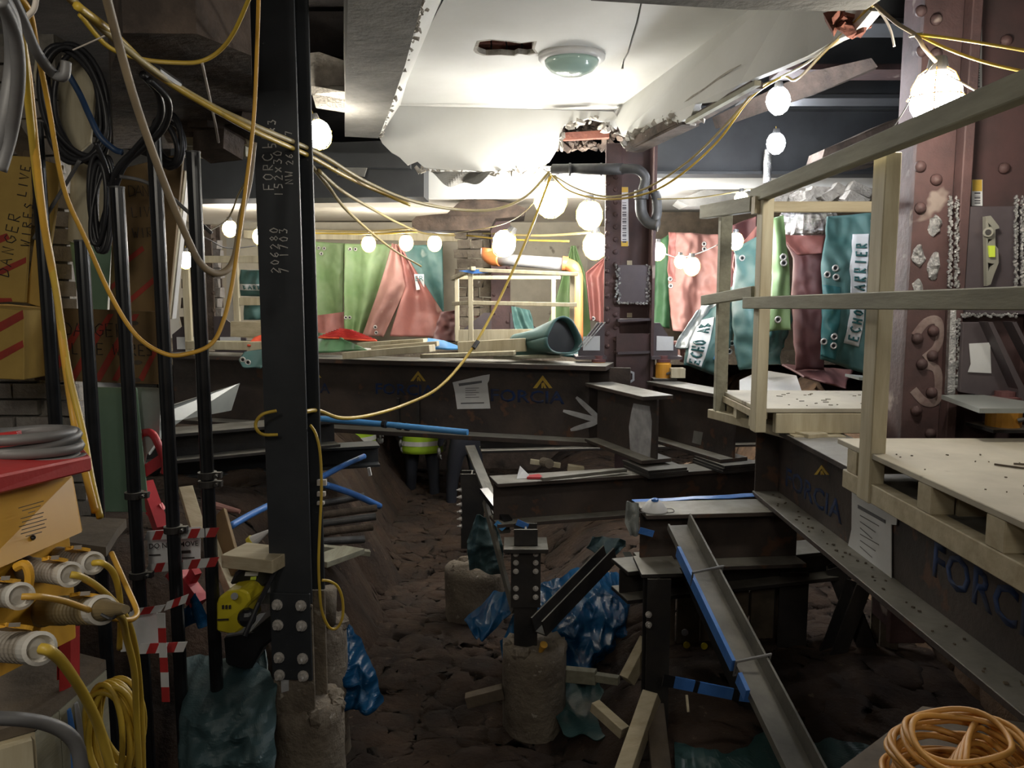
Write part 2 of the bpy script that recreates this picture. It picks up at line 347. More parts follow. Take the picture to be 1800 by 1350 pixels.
GL = {  # single-stroke capitals and figures in a 1 x 1 cell
 'A': [[(0,0),(.4,1),(.8,0)],[(.15,.4),(.65,.4)]], 'C': [[(.8,.85),(.5,1),(.15,.8),(.05,.5),(.15,.2),(.5,0),(.8,.15)]],
 'D': [[(.1,0),(.1,1),(.5,.95),(.8,.6),(.7,.2),(.1,0)]], 'E': [[(.75,1),(.1,1),(.1,0),(.75,0)],[(.1,.5),(.6,.5)]],
 'F': [[(.75,1),(.1,1),(.1,0)],[(.1,.5),(.6,.5)]], 'G': [[(.8,.85),(.5,1),(.1,.7),(.1,.3),(.5,0),(.8,.2),(.8,.45),(.5,.45)]],
 'I': [[(.4,0),(.4,1)]], 'L': [[(.1,1),(.1,0),(.7,0)]], 'N': [[(.1,0),(.1,1),(.7,0),(.7,1)]],
 'O': [[(.4,1),(.1,.75),(.1,.25),(.4,0),(.7,.25),(.7,.75),(.4,1)]], 'R': [[(.1,0),(.1,1),(.6,.95),(.65,.6),(.1,.5),(.7,0)]],
 'S': [[(.7,.9),(.3,1),(.1,.75),(.6,.4),(.6,.1),(.1,.05)]], 'V': [[(.05,1),(.4,0),(.75,1)]], 'W': [[(0,1),(.2,0),(.4,.6),(.6,0),(.8,1)]],
 'X': [[(.1,.8),(.7,.1)],[(.7,.8),(.1,.1)]], 'x': [[(.15,.7),(.65,.1)],[(.65,.7),(.15,.1)]],
 '0': [[(.4,1),(.1,.6),(.2,.1),(.5,0),(.7,.5),(.4,1)]], '1': [[(.4,0),(.4,1)]], '2': [[(.1,.8),(.4,1),(.7,.7),(.1,0),(.75,0)]],
 '3': [[(.1,.95),(.6,.95),(.4,.55),(.7,.35),(.5,0),(.1,.1)]], '5': [[(.7,1),(.2,1),(.15,.6),(.6,.5),(.6,.1),(.1,0)]],
 '6': [[(.6,1),(.2,.6),(.1,.2),(.4,0),(.65,.2),(.5,.45),(.15,.35)]], '7': [[(.1,1),(.7,1),(.3,0)]],
 '8': [[(.4,.5),(.15,.75),(.4,1),(.65,.75),(.4,.5),(.1,.25),(.4,0),(.7,.25),(.4,.5)]], 'H': [[(.1,0),(.1,1)],[(.7,0),(.7,1)],[(.1,.5),(.7,.5)]],
 'T': [[(0,1),(.8,1)],[(.4,1),(.4,0)]], 'M': [[(.05,0),(.1,1),(.4,.4),(.7,1),(.75,0)]], 'B': [[(.1,0),(.1,1),(.6,.85),(.1,.52),(.65,.25),(.1,0)]],
 'K': [[(.1,0),(.1,1)],[(.7,1),(.1,.45),(.75,0)]], ' ': []}
def strokes(mb, text, o, right, up, h, r=0.0022, track=1.0, jit=0.06):
    right = V(right).normalized(); up = V(up).normalized(); x = 0
    for ch in text:
        for st in GL.get(ch, []):
            mb.tube([V(o) + right*(x + a*h*0.8 + random.uniform(-jit, jit)*h*.5) + up*(b*h + random.uniform(-jit, jit)*h*.5) for a, b in st], r, 5)
        x += h*track
    return mb
def plate(mb, poly_px, d_or_z, off, mode='d'):
    f = (lambda p: W(p[0], p[1], d_or_z)) if mode == 'd' else (lambda p: H(p[0], p[1], d_or_z))
    return mb.prism([f(p) for p in poly_px], off)
def jag(p, q, n, amp, seed=0):
    rr = random.Random(seed); p = V(p); q = V(q); out = []
    for i in range(n):
        t = i/n; w = p.lerp(q, t)
        if i: w = w + V((rr.uniform(-1, 1), rr.uniform(-1, 1), rr.uniform(-1, 1)))*amp
        out.append(w)
    return out
# ================================================================== SETTING
# pit floor
def ground(u, v):
    x = -4.4 + 9.0*u; y = -1.0 + 11.2*v
    z = noise.noise(V((x*0.9, y*0.9, 3)))*0.09 + noise.noise(V((x*3.1, y*3.1, 1)))*0.035 + noise.noise(V((x*9, y*9, 2)))*0.022 + abs(noise.noise(V((x*17, y*17, 6))))*0.022
    sm = lambda a: max(0.0, min(1.0, a))**2*(3 - 2*max(0.0, min(1.0, a)))
    xb_ = x + 0.22*noise.noise(V((y*1.1, 2.2, 8))) + 0.10*noise.noise(V((y*3.5, x*2, 8)))
    z += (0.95 + 0.12*noise.noise(V((x*2.2, y*2.2, 12))))*sm((-0.95 - 0.05*(y - 4) - xb_)/0.85)*sm((y - 2.9)/0.9) + 0.40*sm((x - 0.25)/0.7)*sm((y - 2.6)/1.2)
    return V((x, y, z - 0.02))
floor = MB().sheet(lambda u, v: ground(u, 1 - v), 250, 320, 0.3).build('floor', 'earth', smooth=True, kind='structure')
# clay bank under the right-hand girder, dug face on the left and far ends
def bank(u, v):
    y = 1.2 + 8.6*u; z = -0.1 + 1.55*v
    x = 2.35 + 0.25*noise.noise(V((y*1.3, z*1.3, 5))) + 0.10*noise.noise(V((y*5, z*5, 7))) + 0.55*v*v
    return V((x, y, z))
MB().sheet(bank, 130, 40, 0.3).build('wall_right_bank', 'clay_bank', smooth=True, kind='structure')
def bankf(u, v):
    x = -4.4 + 9*u; z = -0.1 + 1.95*v
    return V((x, 9.75 + 0.15*noise.noise(V((x*1.5, z*2, 9))) + 0.05*noise.noise(V((x*6, z*6, 2))), z))
MB().sheet(bankf, 130, 30, 0.3).build('wall_back_bank', 'brown_masonry', smooth=True, kind='structure')
def clay(u, v):
    x = 1.15 + 1.6*u; z = -0.1 + 1.35*v
    return V((x, 4.85 - 0.25*v*0 + 0.16*noise.noise(V((x*2, z*2.2, 4))) + 0.10*noise.noise(V((x*5, z*6, 8))) + 0.05*noise.noise(V((x*14, z*14, 1))) + .35*v, z))
MB().sheet(clay, 90, 70, 0.2, True).build('wall_clay_face', 'clay_bank', smooth=True, kind='structure')
# outer walls and roof slab
wb = MB().box((0, 10.55, 2.7), (9.6, 0.2, 1.9)).build('wall_back', 'plaster_cream', kind='structure')
MB().box((4.4, 4.0, 2.0), (0.2, 13.2, 5.0)).build('wall_right', 'brown_masonry', kind='structure')
MB().box((-4.45, 4.0, 2.0), (0.2, 13.2, 5.0)).build('wall_left', 'plaster', kind='structure')
MB().box((0, -2.6, 2.0), (9.2, 0.2, 5.0)).build('wall_front', 'brown_masonry', kind='structure')
ceiling = MB().box((0, 4.0, 4.25), (9.2, 13.4, 0.3)).build('ceiling', 'dark_ceiling', kind='structure')
MB().box((0, 9.3, 1.84), (9.2, 2.6, 0.14)).build('floor_far_slab', 'concrete', kind='structure')

# brick partition on the left (facing the camera), bricks one by one
part = MB().box((-3.47, 3.66, 2.35), (3.0, 0.18, 2.5)).build('wall_left_partition', 'mortar', kind='structure')
bm0 = None
bw, bh, bt = 0.215, 0.065, 0.05
def share(me, name, m, loc, parent, rot=None, scale=None):
    o = bpy.data.objects.new(name, me); C.objects.link(o); o.parent = parent; o.location = V(loc) - loc_of(parent)
    if rot: o.rotation_euler = rot
    if scale: o.scale = scale
    return o
proto = MB().box((0, 0, 0), (bw, bt, bh)); pme = bpy.data.meshes.new('brick'); pme.from_pydata(proto.v, [], proto.f); pme.materials.append(M['brick_grey'])
row = 0; z = 1.30; nb = 0
while z < 3.55:
    x = -2.80 + (0.11 if row % 2 else 0)
    while x < -2.05:
        if nb < 290:
            share(pme, 'brick', None, (x, 3.56 + random.uniform(-.006, .006), z), part, (0, 0, random.uniform(-.02, .02))); nb += 1
        x += 0.226
    z += 0.076; row += 1
# pier of broken red brick at the ragged partition edge
for k in range(26):
    zz = 1.45 + k*0.076
    share(pme, 'brick', None, (-1.99 + random.uniform(-.03, .03), 3.55 + random.uniform(-.02, .02), zz), part, (0, random.uniform(-.06, .06), random.uniform(-.4, .4)), (random.uniform(.45, .8), 1.2, 1))

# ---- broken white coffer ceiling
ZC = 3.80
outer = [H(1345, 14, ZC), H(1075, 198, ZC), H(703, 188, ZC), H(722, 120, ZC), H(748, 60, ZC), H(785, -10, ZC), H(800, -60, ZC), H(1420, -60, ZC)]
hole = [H(*p, ZC) for p in ((832, 88), (838, 72), (862, 69), (900, 72), (916, 75), (944, 72), (940, 86), (946, 94), (930, 97), (912, 95), (905, 99), (880, 97), (850, 98), (836, 93))]
crack = [H(*p, ZC) for p in ((1128, -5), (1131, -5), (1122, 40), (1114, 66), (1106, 92), (1100, 102), (1097, 110), (1096, 121), (1092, 121), (1096, 104), (1103, 92), (1110, 66), (1118, 40))]
cp1 = MB().slab([outer, hole, crack], (0, 0, 0.03)).build('plaster_panel', 'plaster', ceiling)
# brick infill seen through the hole
hb = MB()
for i in range(4):
    for j in range(2):
        c = H(850 + i*27, 76 + j*16, 3.86); hb.box(c + V((0, 0, 0.02)), (0.075, 0.05, 0.05))
hb.jitter(0.006, 20).build('brick_infill', 'brick_red', ceiling)
hr = MB().slab([[p + (p - hole[0]*0)*0 for p in hole], [p.lerp(sum(hole, V((0,0,0)))/len(hole), 0.10) for p in hole]], (0, 0, 0.028)).jitter(0.004, 30).build('ragged_rim', 'plaster_core', ceiling)
# far face of the coffer with its torn lower edge
far = [(700, 186), (1078, 196), (1090, 212), (1084, 226), (1060, 214), (1035, 208), (1010, 214), (992, 220), (984, 236), (982, 258), (975, 270), (966, 284), (952, 292), (925, 296), (890, 299), (850, 301), (820, 298), (790, 299), (765, 297), (745, 294), (733, 283), (716, 290), (702, 276), (688, 268), (672, 252), (666, 240), (676, 222), (688, 205)]
MB().prism([W(u, v, 5.72) for u, v in far], (0, 0.03, 0)).build('coffer_far_face', 'plaster', ceiling)
# torn edge of that face: ragged lath and plaster
te = MB()
for u, v in ((745, 297), (762, 300), (780, 302), (800, 303), (822, 304), (845, 305), (868, 304), (890, 303), (912, 302), (935, 299), (955, 296), (968, 292)):
    c = W(u, v, 5.74); te.chunk(c, 0.035, 8, 6, (1.6, 0.9, 0.65 + random.uniform(0, .5)))
for u, v in ((984, 262), (986, 240), (992, 224), (1008, 216), (1030, 212), (1050, 216), (1070, 222), (1090, 228)):
    te.chunk(W(u, v, 5.74), 0.05, 8, 6, (1.2, 0.8, 0.9))
te.jitter(0.03, 14, 2).build('torn_edge', 'plaster_core', ceiling, smooth=False)
# hanging torn mesh scrap
def scrap(u, v):
    a = 760 + 105*u; top = 302; bot = 303 + 36*math.sin(math.pi*min(1, u*1.02))*(0.75 + 0.25*math.sin(u*9))
    return W(a, top + (bot - top)*v, 5.66 + 0.05*math.sin(u*9 + v*3))
MB().sheet(scrap, 26, 8, 0.003).build('metal_lath_scrap', 'grey_soffit', ceiling)
# right cheek of the coffer
cheek = [H(1345, 14, ZC), H(1075, 198, ZC), W(1092, 236, 5.3), W(1112, 250, 5.1), W(1150, 240, 4.85), W(1180, 226, 4.6), W(1215, 203, 4.3), W(1222, 182, 4.2), W(1262, 178, 4.0), W(1300, 148, 3.75), W(1365, 122, 3.35), W(1420, 98, 3.1), W(1466, 72, 2.9), W(1500, 58, 2.75), W(1532, 20, 2.6), H(1420, -60, ZC)]
MB().prism(cheek, (0.035, 0, 0)).build('coffer_side_face', 'plaster', ceiling)
MB().tube([H(1345, 16, ZC - .01), H(1078, 199, ZC - .01)], 0.008, 6).build('cornice_bead', 'plaster', ceiling)
MB().tube([H(1075, 198, ZC - .01), H(705, 189, ZC - .01)], 0.008, 6).build('cornice_bead', 'plaster', ceiling)
# cracks on the cheek
ck = MB().tube([W(u, v, d) + V((-.004, 0, 0)) for u, v, d in ((1180, 196, 4.52), (1200, 184, 4.4), (1218, 170, 4.25), (1240, 156, 4.12), (1262, 140, 4.0), (1285, 124, 3.85), (1304, 114, 3.72))], [.002, .005, .006, .005, .007, .005, .002], 5)
rb = MB()
for k in range(26): rb.chunk(W(985 + (k % 9)*12, 222 + (k//9)*16, 5.95), 0.06)
rb.build('broken_brickwork', 'brown_masonry', ceiling)
MB().bar(W(990, 240, 5.85), W(1070, 236, 5.85), .05, .05).jitter(.01, 9).build('exposed_joist', 'brick_red', ceiling)
ck.build('crack', 'plaster_core', ceiling)
# lower broken lip: lath strips, brown backing
lp = MB()
lp.bar(W(1112, 262, 5.15), W(1215, 214, 4.45), 0.10, 0.035)
lp.bar(W(1215, 214, 4.45), W(1330, 150, 3.65), 0.06, 0.03)
lp.bar(W(1105, 256, 5.1), W(1222, 196, 4.35), 0.05, 0.05)
lp.jitter(0.01, 12).build('timber_lath', 'brown_masonry', ceiling)
MB().bar(W(1210, 214, 4.38), W(1332, 146, 3.58), 0.03, 0.022).build('timber_lath', 'pink_cloth' if False else 'timber_grey', ceiling)
le = MB()
for k in range(22):
    t = k/21; u = 1104 + 120*t; v = 248 - 52*t; le.chunk(W(u, v, 5.1 - .75*t), 0.035 + random.uniform(0, .02), 7, 5, (1, 1, .8))
le.jitter(0.03, 16, 4).build('torn_edge', 'plaster_core', ceiling)
# left cheek of the coffer
lc = [H(703, 188, ZC), H(722, 120, ZC), H(748, 60, ZC), H(785, -10, ZC), H(800, -60, ZC),
      W(760, -30, 3.0), W(742, 8, 3.2), W(734, 30, 3.4), W(725, 62, 3.6), W(716, 90, 3.8), W(711, 112, 4.0), W(702, 142, 4.3), W(696, 160, 4.5), W(686, 185, 4.9), W(676, 214, 5.2), W(668, 240, 5.6), W(690, 205, 5.72)]
MB().prism(lc, (-0.03, 0, 0)).build('coffer_side_face', 'plaster', ceiling)
le = MB()
for k in range(30):
    t = k/29; le.chunk(W(742 - 76*t + random.uniform(-3, 3), 5 + 236*t, 3.15 + 2.4*t), 0.022, 6, 5)
le.jitter(0.02, 20, 4).build('torn_edge', 'plaster_core', ceiling)
# concrete soffit left of the coffer
MB().prism([H(612, -30, 3.48), H(750, -30, 3.48), H(735, 30, 3.48), H(712, 115, 3.48), H(688, 185, 3.48), H(665, 243, 3.48), H(606, 240, 3.48), H(608, 120, 3.48)], (0, 0, 0.35)).build('concrete_soffit', 'grey_soffit', ceiling)
# foreground downstand at the top edge
MB().prism([W(1040, -2, 2.35), W(1300, 13, 2.35), W(1455, 22, 2.35), W(1520, 18, 2.35), W(1545, 2, 2.35), W(1560, -60, 2.35), W(1040, -60, 2.35)], (0, -0.3, 0)).jitter(0.008, 9).build('trim_1', 'grey_soffit', kind='structure')
tr = MB()
for u, v in ((1478, 32), (1485, 46), (1492, 58), (1500, 40), (1512, 34)): tr.chunk(W(u, v, 2.75), 0.045, 8, 6)
tr.jitter(0.04, 15).build('trim_2', 'brick_red', kind='structure')
# far low ceiling over the hoarding
ZL = 3.34
MB().prism([V((-1.0, 6.55, ZL)), V((0.95, 6.55, ZL)), V((0.95, 9.0, ZL)), V((3.2, 9.0, ZL)), V((3.2, 10.5, ZL)), V((-3.9, 10.5, ZL)), V((-3.9, 6.55, ZL))], (0, 0, 0.1)).build('ceiling_far', 'plaster_cream', kind='structure')
MB().prism([V((0.95, 6.3, 3.30)), V((4.2, 6.3, 3.30)), V((4.2, 9.0, 3.34)), V((0.95, 9.0, 3.34))], (0, 0, 0.1)).build('ceiling_far_right', 'plaster', kind='structure')
MB().prism([W(665, 292, 6.5), W(1062, 292, 6.5), W(1062, 344, 6.5), W(665, 350, 6.5)], (0, 0.1, 0)).build('trim_3', 'plaster', kind='structure')
MB().prism([W(600, 250, 6.1), W(745, 245, 6.1), W(745, 346, 6.1), W(300, 350, 6.1), W(300, 245, 6.1)], (0, 0.35, 0)).build('trim_4', 'dark_paint', kind='structure')
MB().bar(W(540, 282, 6.0), W(722, 284, 6.0), 0.08, 0.10).build('trim_5', 'dark_paint', kind='structure')
MB().prism([W(595, 285, 5.98), W(648, 285, 5.98), W(640, 310, 5.98), W(592, 308, 5.98)], (0, .02, 0)).build('trim_6', 'grey_soffit', kind='structure')
# broken downstand over the far column
MB().prism([W(724, 388, 7.4), W(731, 381, 7.4), W(758, 377, 7.4), W(785, 374, 7.4), W(806, 357, 7.4), W(822, 350, 7.4), W(868, 352, 7.4), W(905, 357, 7.4), W(925, 366, 7.4), W(922, 380, 7.4), W(870, 384, 7.4), W(860, 404, 7.4), W(735, 404, 7.4), W(724, 398, 7.4)], (0, 0.5, 0)).jitter(0.02, 6).build('trim_7', 'brown_masonry', kind='structure')
# dark cavity side, left top : boards and brown masonry
MB().prism([H(300, 262, 3.20), H(445, 250, 3.20), H(440, 100, 3.20), H(340, 60, 3.20), H(215, 60, 3.20), H(200, 120, 3.2), H(200, 262, 3.2)], (0, 0, 0.5)).jitter(0.02, 5).build('trim_8', 'brown_masonry', kind='structure')
mb = MB()
for k in range(14):
    u = 335 + random.uniform(-20, 100); v = 190 + random.uniform(0, 70); mb.box(W(u, v, 3.5 + random.uniform(-.2, .3)), (0.16, 0.12, 0.08), Matrix.Rotation(random.uniform(-1, 1), 3, 'Z') @ Matrix.Rotation(random.uniform(-.4, .4), 3, 'X'))
mb.jitter(0.02, 9).build('trim_9', 'brown_masonry', kind='structure')
# lit opening top-left of the coffer, with rubble
MB().prism([W(533, 92, 4.6), W(560, 88, 4.6), W(612, 110, 4.6), W(610, 150, 4.6), W(575, 150, 4.6), W(533, 150, 4.6)], (0, 0.2, 0)).jitter(0.02, 6).build('trim_10', 'plaster_core', kind='structure')
MB().prism([W(545, 165, 4.5), W(552, 150, 4.5), W(610, 160, 4.5), W(632, 176, 4.5), W(625, 190, 4.5), W(556, 185, 4.5)], (0, 0.15, 0)).jitter(0.03, 9).build('trim_11', 'plaster_core', kind='structure')
MB().prism([W(525, 20, 4.7), W(618, 20, 4.7), W(612, 100, 4.7), W(525, 95, 4.7)], (0, 0.2, 0)).build('trim_12', 'dark_ceiling', kind='structure')

# right side overhead: dark beams crossing to the right wall
def over(label, y, z0, z1, x0, x1, m='dark_paint', B=0.2, typ=None):
    zc = (z0 + z1)/2
    return MB().ibeam((x0, y, zc), (x1, y, zc), z1 - z0, B, 0.025, 0.02).build('ceiling_beam', m, label=label, cat='beam', bevel=0.003)
over('deep dark steel beam crossing behind the riveted column, nearest the white ceiling', 6.1, 3.36, 3.85, 0.95, 4.25, 'dark_paint')
over('dark steel ceiling beam in the middle of the right-hand void', 4.9, 3.62, 4.08, 1.35, 4.25)
over('dark steel ceiling beam nearest the near red-oxide column', 3.85, 3.70, 4.08, 1.35, 4.25)
MB().box((2.6, 4.55, 3.70), (2.3, 0.22, 0.03)).build('trim_13', 'red_oxide', kind='structure')
MB().prism([W(1445, 288, 5.0), W(1452, 262, 5.0), W(1500, 240, 5.0), W(1560, 215, 5.0), W(1600, 205, 5.0), W(1600, 268, 5.0), W(1560, 282, 5.0), W(1500, 292, 5.0)], (0, 0.3, 0)).jitter(0.02, 7).build('trim_14', 'brown_masonry', kind='structure')
MB().prism([W(1250, 205, 4.6), W(1420, 128, 4.2), W(1540, 100, 4.0), W(1545, 118, 4.0), W(1440, 160, 4.2), W(1262, 222, 4.6)], (0, 0.05, 0)).jitter(0.03, 7).build('trim_15', 'brown_masonry', kind='structure')
# broken soffit edge on the right above the barriers
MB().prism([W(1190, 352, 6.4), W(1235, 335, 6.4), W(1300, 330, 6.4), W(1340, 345, 6.4), W(1320, 362, 6.4), W(1210, 362, 6.4)], (0, 0.25, 0)).jitter(0.03, 7).build('trim_16', 'grey_soffit', kind='structure')
mb = MB()
for k in range(26):
    mb.box(W(1350 + random.uniform(0, 170), 345 + random.uniform(-10, 14), 5.2 + random.uniform(-.1, .2)), (0.13, 0.1, 0.06), Matrix.Rotation(random.uniform(-.6, .6), 3, 'Y'))
mb.jitter(0.02, 8).build('trim_17', 'plaster_core', kind='structure')
# far wall details: window frame, door opening, pilasters
win = MB().slab([[W(940, 415, 10.3), W(1030, 415, 10.3), W(1030, 600, 10.3), W(940, 600, 10.3)], [W(957, 428, 10.3), W(1012, 428, 10.3), W(1012, 592, 10.3), W(957, 592, 10.3)]], (0, 0.12, 0)).build('window_1', 'white_paint', kind='structure')
MB().prism([W(957, 428, 10.4), W(1012, 428, 10.4), W(1012, 592, 10.4), W(957, 592, 10.4)], (0, 0.01, 0)).build('pane', 'window_glow', win)
MB().bar(W(957, 455, 10.36), W(1012, 455, 10.36), 0.04, 0.04).build('glazing_bar', 'white_paint', win)
win = MB().slab([[W(398, 405, 10.3), W(470, 405, 10.3), W(470, 600, 10.3), W(398, 600, 10.3)], [W(412, 418, 10.3), W(456, 418, 10.3), W(456, 592, 10.3), W(412, 592, 10.3)]], (0, 0.12, 0)).build('window_2', 'white_paint', kind='structure')
MB().prism([W(412, 418, 10.4), W(456, 418, 10.4), W(456, 592, 10.4), W(412, 592, 10.4)], (0, 0.01, 0)).build('pane', 'window_glow', win)
# hoarding boards behind the barriers
hd = MB().box((-1.2, 9.62, 2.62), (4.2, 0.04, 1.4)).build('wall_back_hoarding', 'ply', kind='structure')
MB().box((2.6, 8.2, 2.55), (2.6, 0.05, 1.5)).build('wall_right_hoarding', 'timber_dark', kind='structure')
hs = MB().bar(W(430, 412, 9.3), W(830, 418, 9.3), 0.05, 0.09).build('trim_18', 'timber_pale', kind='structure')
# ================================================================== STEELWORK
XM = V((1, 0, 0)); YM = V((0, 1, 0))
def bolt(mb, c, ax=(0, -1, 0), r=0.017, l=0.02):
    c = V(c); a = V(ax).normalized()
    mb.cyl(c, c + a*0.004, r*1.35, n=12); mb.cyl(c, c + a*l*0.75, r, n=6); mb.cyl(c, c + a*l*1.35, r*0.5, n=8)
def pile(label, x, y, ztop, r, seed, group=None, z0=-0.1):
    t = thing('concrete_pile', label, 'pile', (x, y, 0), group)
    b = MB(); prof = []
    n = 26; rings = 14; vs = []
    for j in range(rings + 1):
        z = z0 + (ztop - z0)*j/rings
        for k in range(n):
            a = 2*math.pi*k/n
            rr = r*(1 + 0.05*noise.noise(V((math.cos(a)*2, math.sin(a)*2, z*3 + seed))) + (0.04*noise.noise(V((a*3, z*9, seed)))))
            zz = z + (0.04*noise.noise(V((math.cos(a)*3, math.sin(a)*3, seed))) if j == rings else 0)
            vs.append(V((x + rr*math.cos(a), y + rr*math.sin(a), zz)))
    vs.append(V((x, y, ztop + 0.02)))
    fs = [(j*n+k, j*n+(k+1) % n, (j+1)*n+(k+1) % n, (j+1)*n+k) for j in range(rings) for k in range(n)]
    fs += [(rings*n+k, rings*n+(k+1) % n, len(vs)-1) for k in range(n)]
    b.add(vs, fs).build('pile_shaft', 'concrete', t, smooth=True)
    c = MB()
    for k in range(16):
        a = random.uniform(0, 6.28); c.ball((x + r*0.8*math.cos(a), y + r*0.8*math.sin(a), ztop - 0.01), random.uniform(.02, .045), 7, 5)
    c.jitter(0.02, 20, seed).build('broken_crown', 'concrete', t)
    return t
# --- tall black column in the left foreground, on a splice plate and concrete pile
CX, CY = -0.835, 3.0
t = thing('steel_column', 'tall black steel column with chalk figures, standing in the left foreground', 'column', (CX, CY, 0.9))
rot = Matrix.Rotation(R(-5), 3, 'Z')
def crot(x, y): return V((CX, CY, 0)) + rot @ V((x, y, 0))
pr = [(-.081,-.08),(.081,-.08),(.081,-.068),(.005,-.068),(.005,.068),(.081,.068),(.081,.08),(-.081,.08),(-.081,.068),(-.005,.068),(-.005,-.068),(-.081,-.068)]
MB().prism([crot(a, b) + V((0, 0, 1.32)) for a, b in pr], (0, 0, 2.75)).build('column_shaft', 'column_steel', t, bevel=0.002)
MB().prism([crot(a, b) + V((0, 0, 0.80)) for a, b in pr], (0, 0, 0.515)).build('column_stub', 'concrete', t, bevel=0.002)
pl = MB().prism([crot(a, b) + V((0, 0, 1.02)) for a, b in ((-.078,-.081),(.078,-.081),(.078,-.096),(-.078,-.096))], (0, 0, 0.345)).build('splice_plate', 'column_steel', t, bevel=0.002)
for zz in (1.33, 1.25, 1.12, 1.05):
    for xx in (-.048, .045):
        c = crot(xx, -.096) + V((0, 0, zz - 0.01)); b = MB(); bolt(b, c, rot @ V((0, -1, 0)), 0.016, 0.024); b.build('bolt', 'bolt_steel', pl)
MB().prism([crot(-.081, -.0805) + V((0, 0, 1.29)), crot(-.02, -.0805) + V((0, 0, 1.28)), crot(.081, -.0805) + V((0, 0, 1.30)), crot(.081, -.0805) + V((0, 0, 1.31)), crot(-.081, -.0805) + V((0, 0, 1.30))], (0, -0.003, 0)).build('weld_seam', 'dark_steel', t)
fr = rot @ V((1, 0, 0)); fn = rot @ V((0, -1, 0))
def chalk(text, u, v, h, r=0.0022, track=0.95):
    o = W(u, v, CY - 0.085); k = (crot(0, -0.083) - o).dot(fn); o = o + fn*k
    return strokes(MB(), text, o, Z, -fr, h, r, track).build('chalk_writing', 'chalk', t)
chalk('FORCIA', 480, 334, 0.036)
chalk('152X30', 497, 346, 0.030)
chalk('NW', 515, 324, 0.027); chalk('26', 515, 290, 0.024); chalk('17', 514, 250, 0.024)
chalk('5 x3', 485, 260, 0.028)
chalk('206280', 490, 480, 0.030)
chalk('741703', 507, 481, 0.030)
MB().prism([crot(-.05, -.0815) + V((0, 0, 0.96)), crot(-.02, -.0815) + V((0, 0, 0.97)), crot(-.015, -.0815) + V((0, 0, 1.09)), crot(-.035, -.0815) + V((0, 0, 1.11)), crot(-.05, -.0815) + V((0, 0, 1.05))][::-1], (0, -0.002, 0)).build('spray_mark', 'spray_white', t)
pile('broken-topped concrete pile directly under the tall black column', -0.818, 3.02, 0.87, 0.140, 1)
pile('concrete pile with crumbling cap just behind the tall black column', -0.965, 3.66, 0.93, 0.170, 2)
MB().cyl(W(573, 1095, 3.6), W(573, 1036, 3.6), 0.05, 0.045, 14).jitter(0.012, 12).build('pile_stub', 'concrete', smooth=True, label='short concrete stub rising from the cap of the rear pile', cat='stub')

# --- main girder across the picture
def girder(name, label, p, q, H_, B, tf=0.03, tw=0.02, m='girder', group=None, cat='beam'):
    """p, q at the top of the top flange"""
    t = thing(name, label, cat, (V(p) + V(q))/2 - V((0, 0, H_)), group)
    p = V(p) - Z*H_/2; q = V(q) - Z*H_/2; d, s, u = frame(q - p)
    e = p - p
    for nm, dz, hh, ww in (('top_flange', H_/2 - tf/2, tf, B), ('bottom_flange', -H_/2 + tf/2, tf, B), ('web', 0, H_ - 2*tf, tw)):
        MB().bar(p + Z*dz, q + Z*dz, ww, hh).build(nm, m, t, bevel=0.002)
    t['_p'] = tuple(p); t['_q'] = tuple(q); return t
g0 = V((0.62, 5.02, 2.045)); g1 = V((-2.55, 5.98, 2.045))
G = girder('main_girder', 'long deep rusty girder spanning the pit, with yellow marks and blue stencilling', g0, g1, 0.51, 0.30)
d, s, u = frame(g1 - g0)
nrm = V((d.y, -d.x, 0)); nrm = nrm if nrm.y < 0 else -nrm       # towards the camera
def on_plane(u_, v_, p0, n_):
    r = ray(u_, v_); return EYE + r*((p0 - EYE).dot(n_)/r.dot(n_))
web0 = g0 + nrm*0.0102
gr = -d                                              # text runs left to right in view
def gmark(poly, m, nm, par=G, p0=web0, n_=nrm, th=0.003):
    return MB().prism([on_plane(a, b, p0, n_) for a, b in poly], n_*th).build(nm, m, par)
def arrow_logo(cx, cy, w, par, p0, n_):
    h = w*0.66
    gmark([(cx-w*.5, cy+h*.5), (cx, cy-h*.5), (cx+w*.5, cy+h*.5), (cx+w*.33, cy+h*.5), (cx, cy-h*.12), (cx-w*.30, cy+h*.5)], 'yellow_paint', 'painted_mark', par, p0, n_)
    gmark([(cx-w*.06, cy+h*.5), (cx-w*.06, cy+h*.12), (cx+w*.06, cy+h*.05), (cx+w*.20, cy+h*.5), (cx+w*.08, cy+h*.5), (cx+w*.02, cy+h*.26), (cx, cy+h*.5)], 'yellow_paint', 'painted_mark', par, p0, n_)
arrow_logo(954, 671, 34, G, web0, nrm); arrow_logo(735, 661, 27, G, web0, nrm); arrow_logo(553, 656, 24, G, web0, nrm)
font_mesh('stencilled_word', 'FORCIA', 0.115, on_plane(925, 698, web0, nrm), gr, Z, 'blue_paint', G, off=0.0003, sx=1.25, bold=0.02)
font_mesh('stencilled_word', 'FORCIA', 0.105, on_plane(710, 686, web0, nrm), gr, Z, 'blue_paint', G, off=0.0003, sx=1.2, bold=0.02)
font_mesh('stencilled_word', 'FORCIA', 0.10, on_plane(535, 682, web0, nrm), gr, Z, 'blue_paint', G, off=0.0003, sx=1.15, bold=0.02)
nt = gmark([(796, 672), (830, 664), (848, 660), (861, 658), (860, 668), (857, 674), (862, 718), (804, 719), (800, 690)], 'paper', 'notice', th=0.004)
nt['label'] = 'white paper notice taped on the girder'
def pmark(poly, par): return MB().prism([on_plane(a, b, web0 + nrm*0.0045, nrm) for a, b in poly], nrm*0.001).build('printed_bar', 'paper_ink', par)
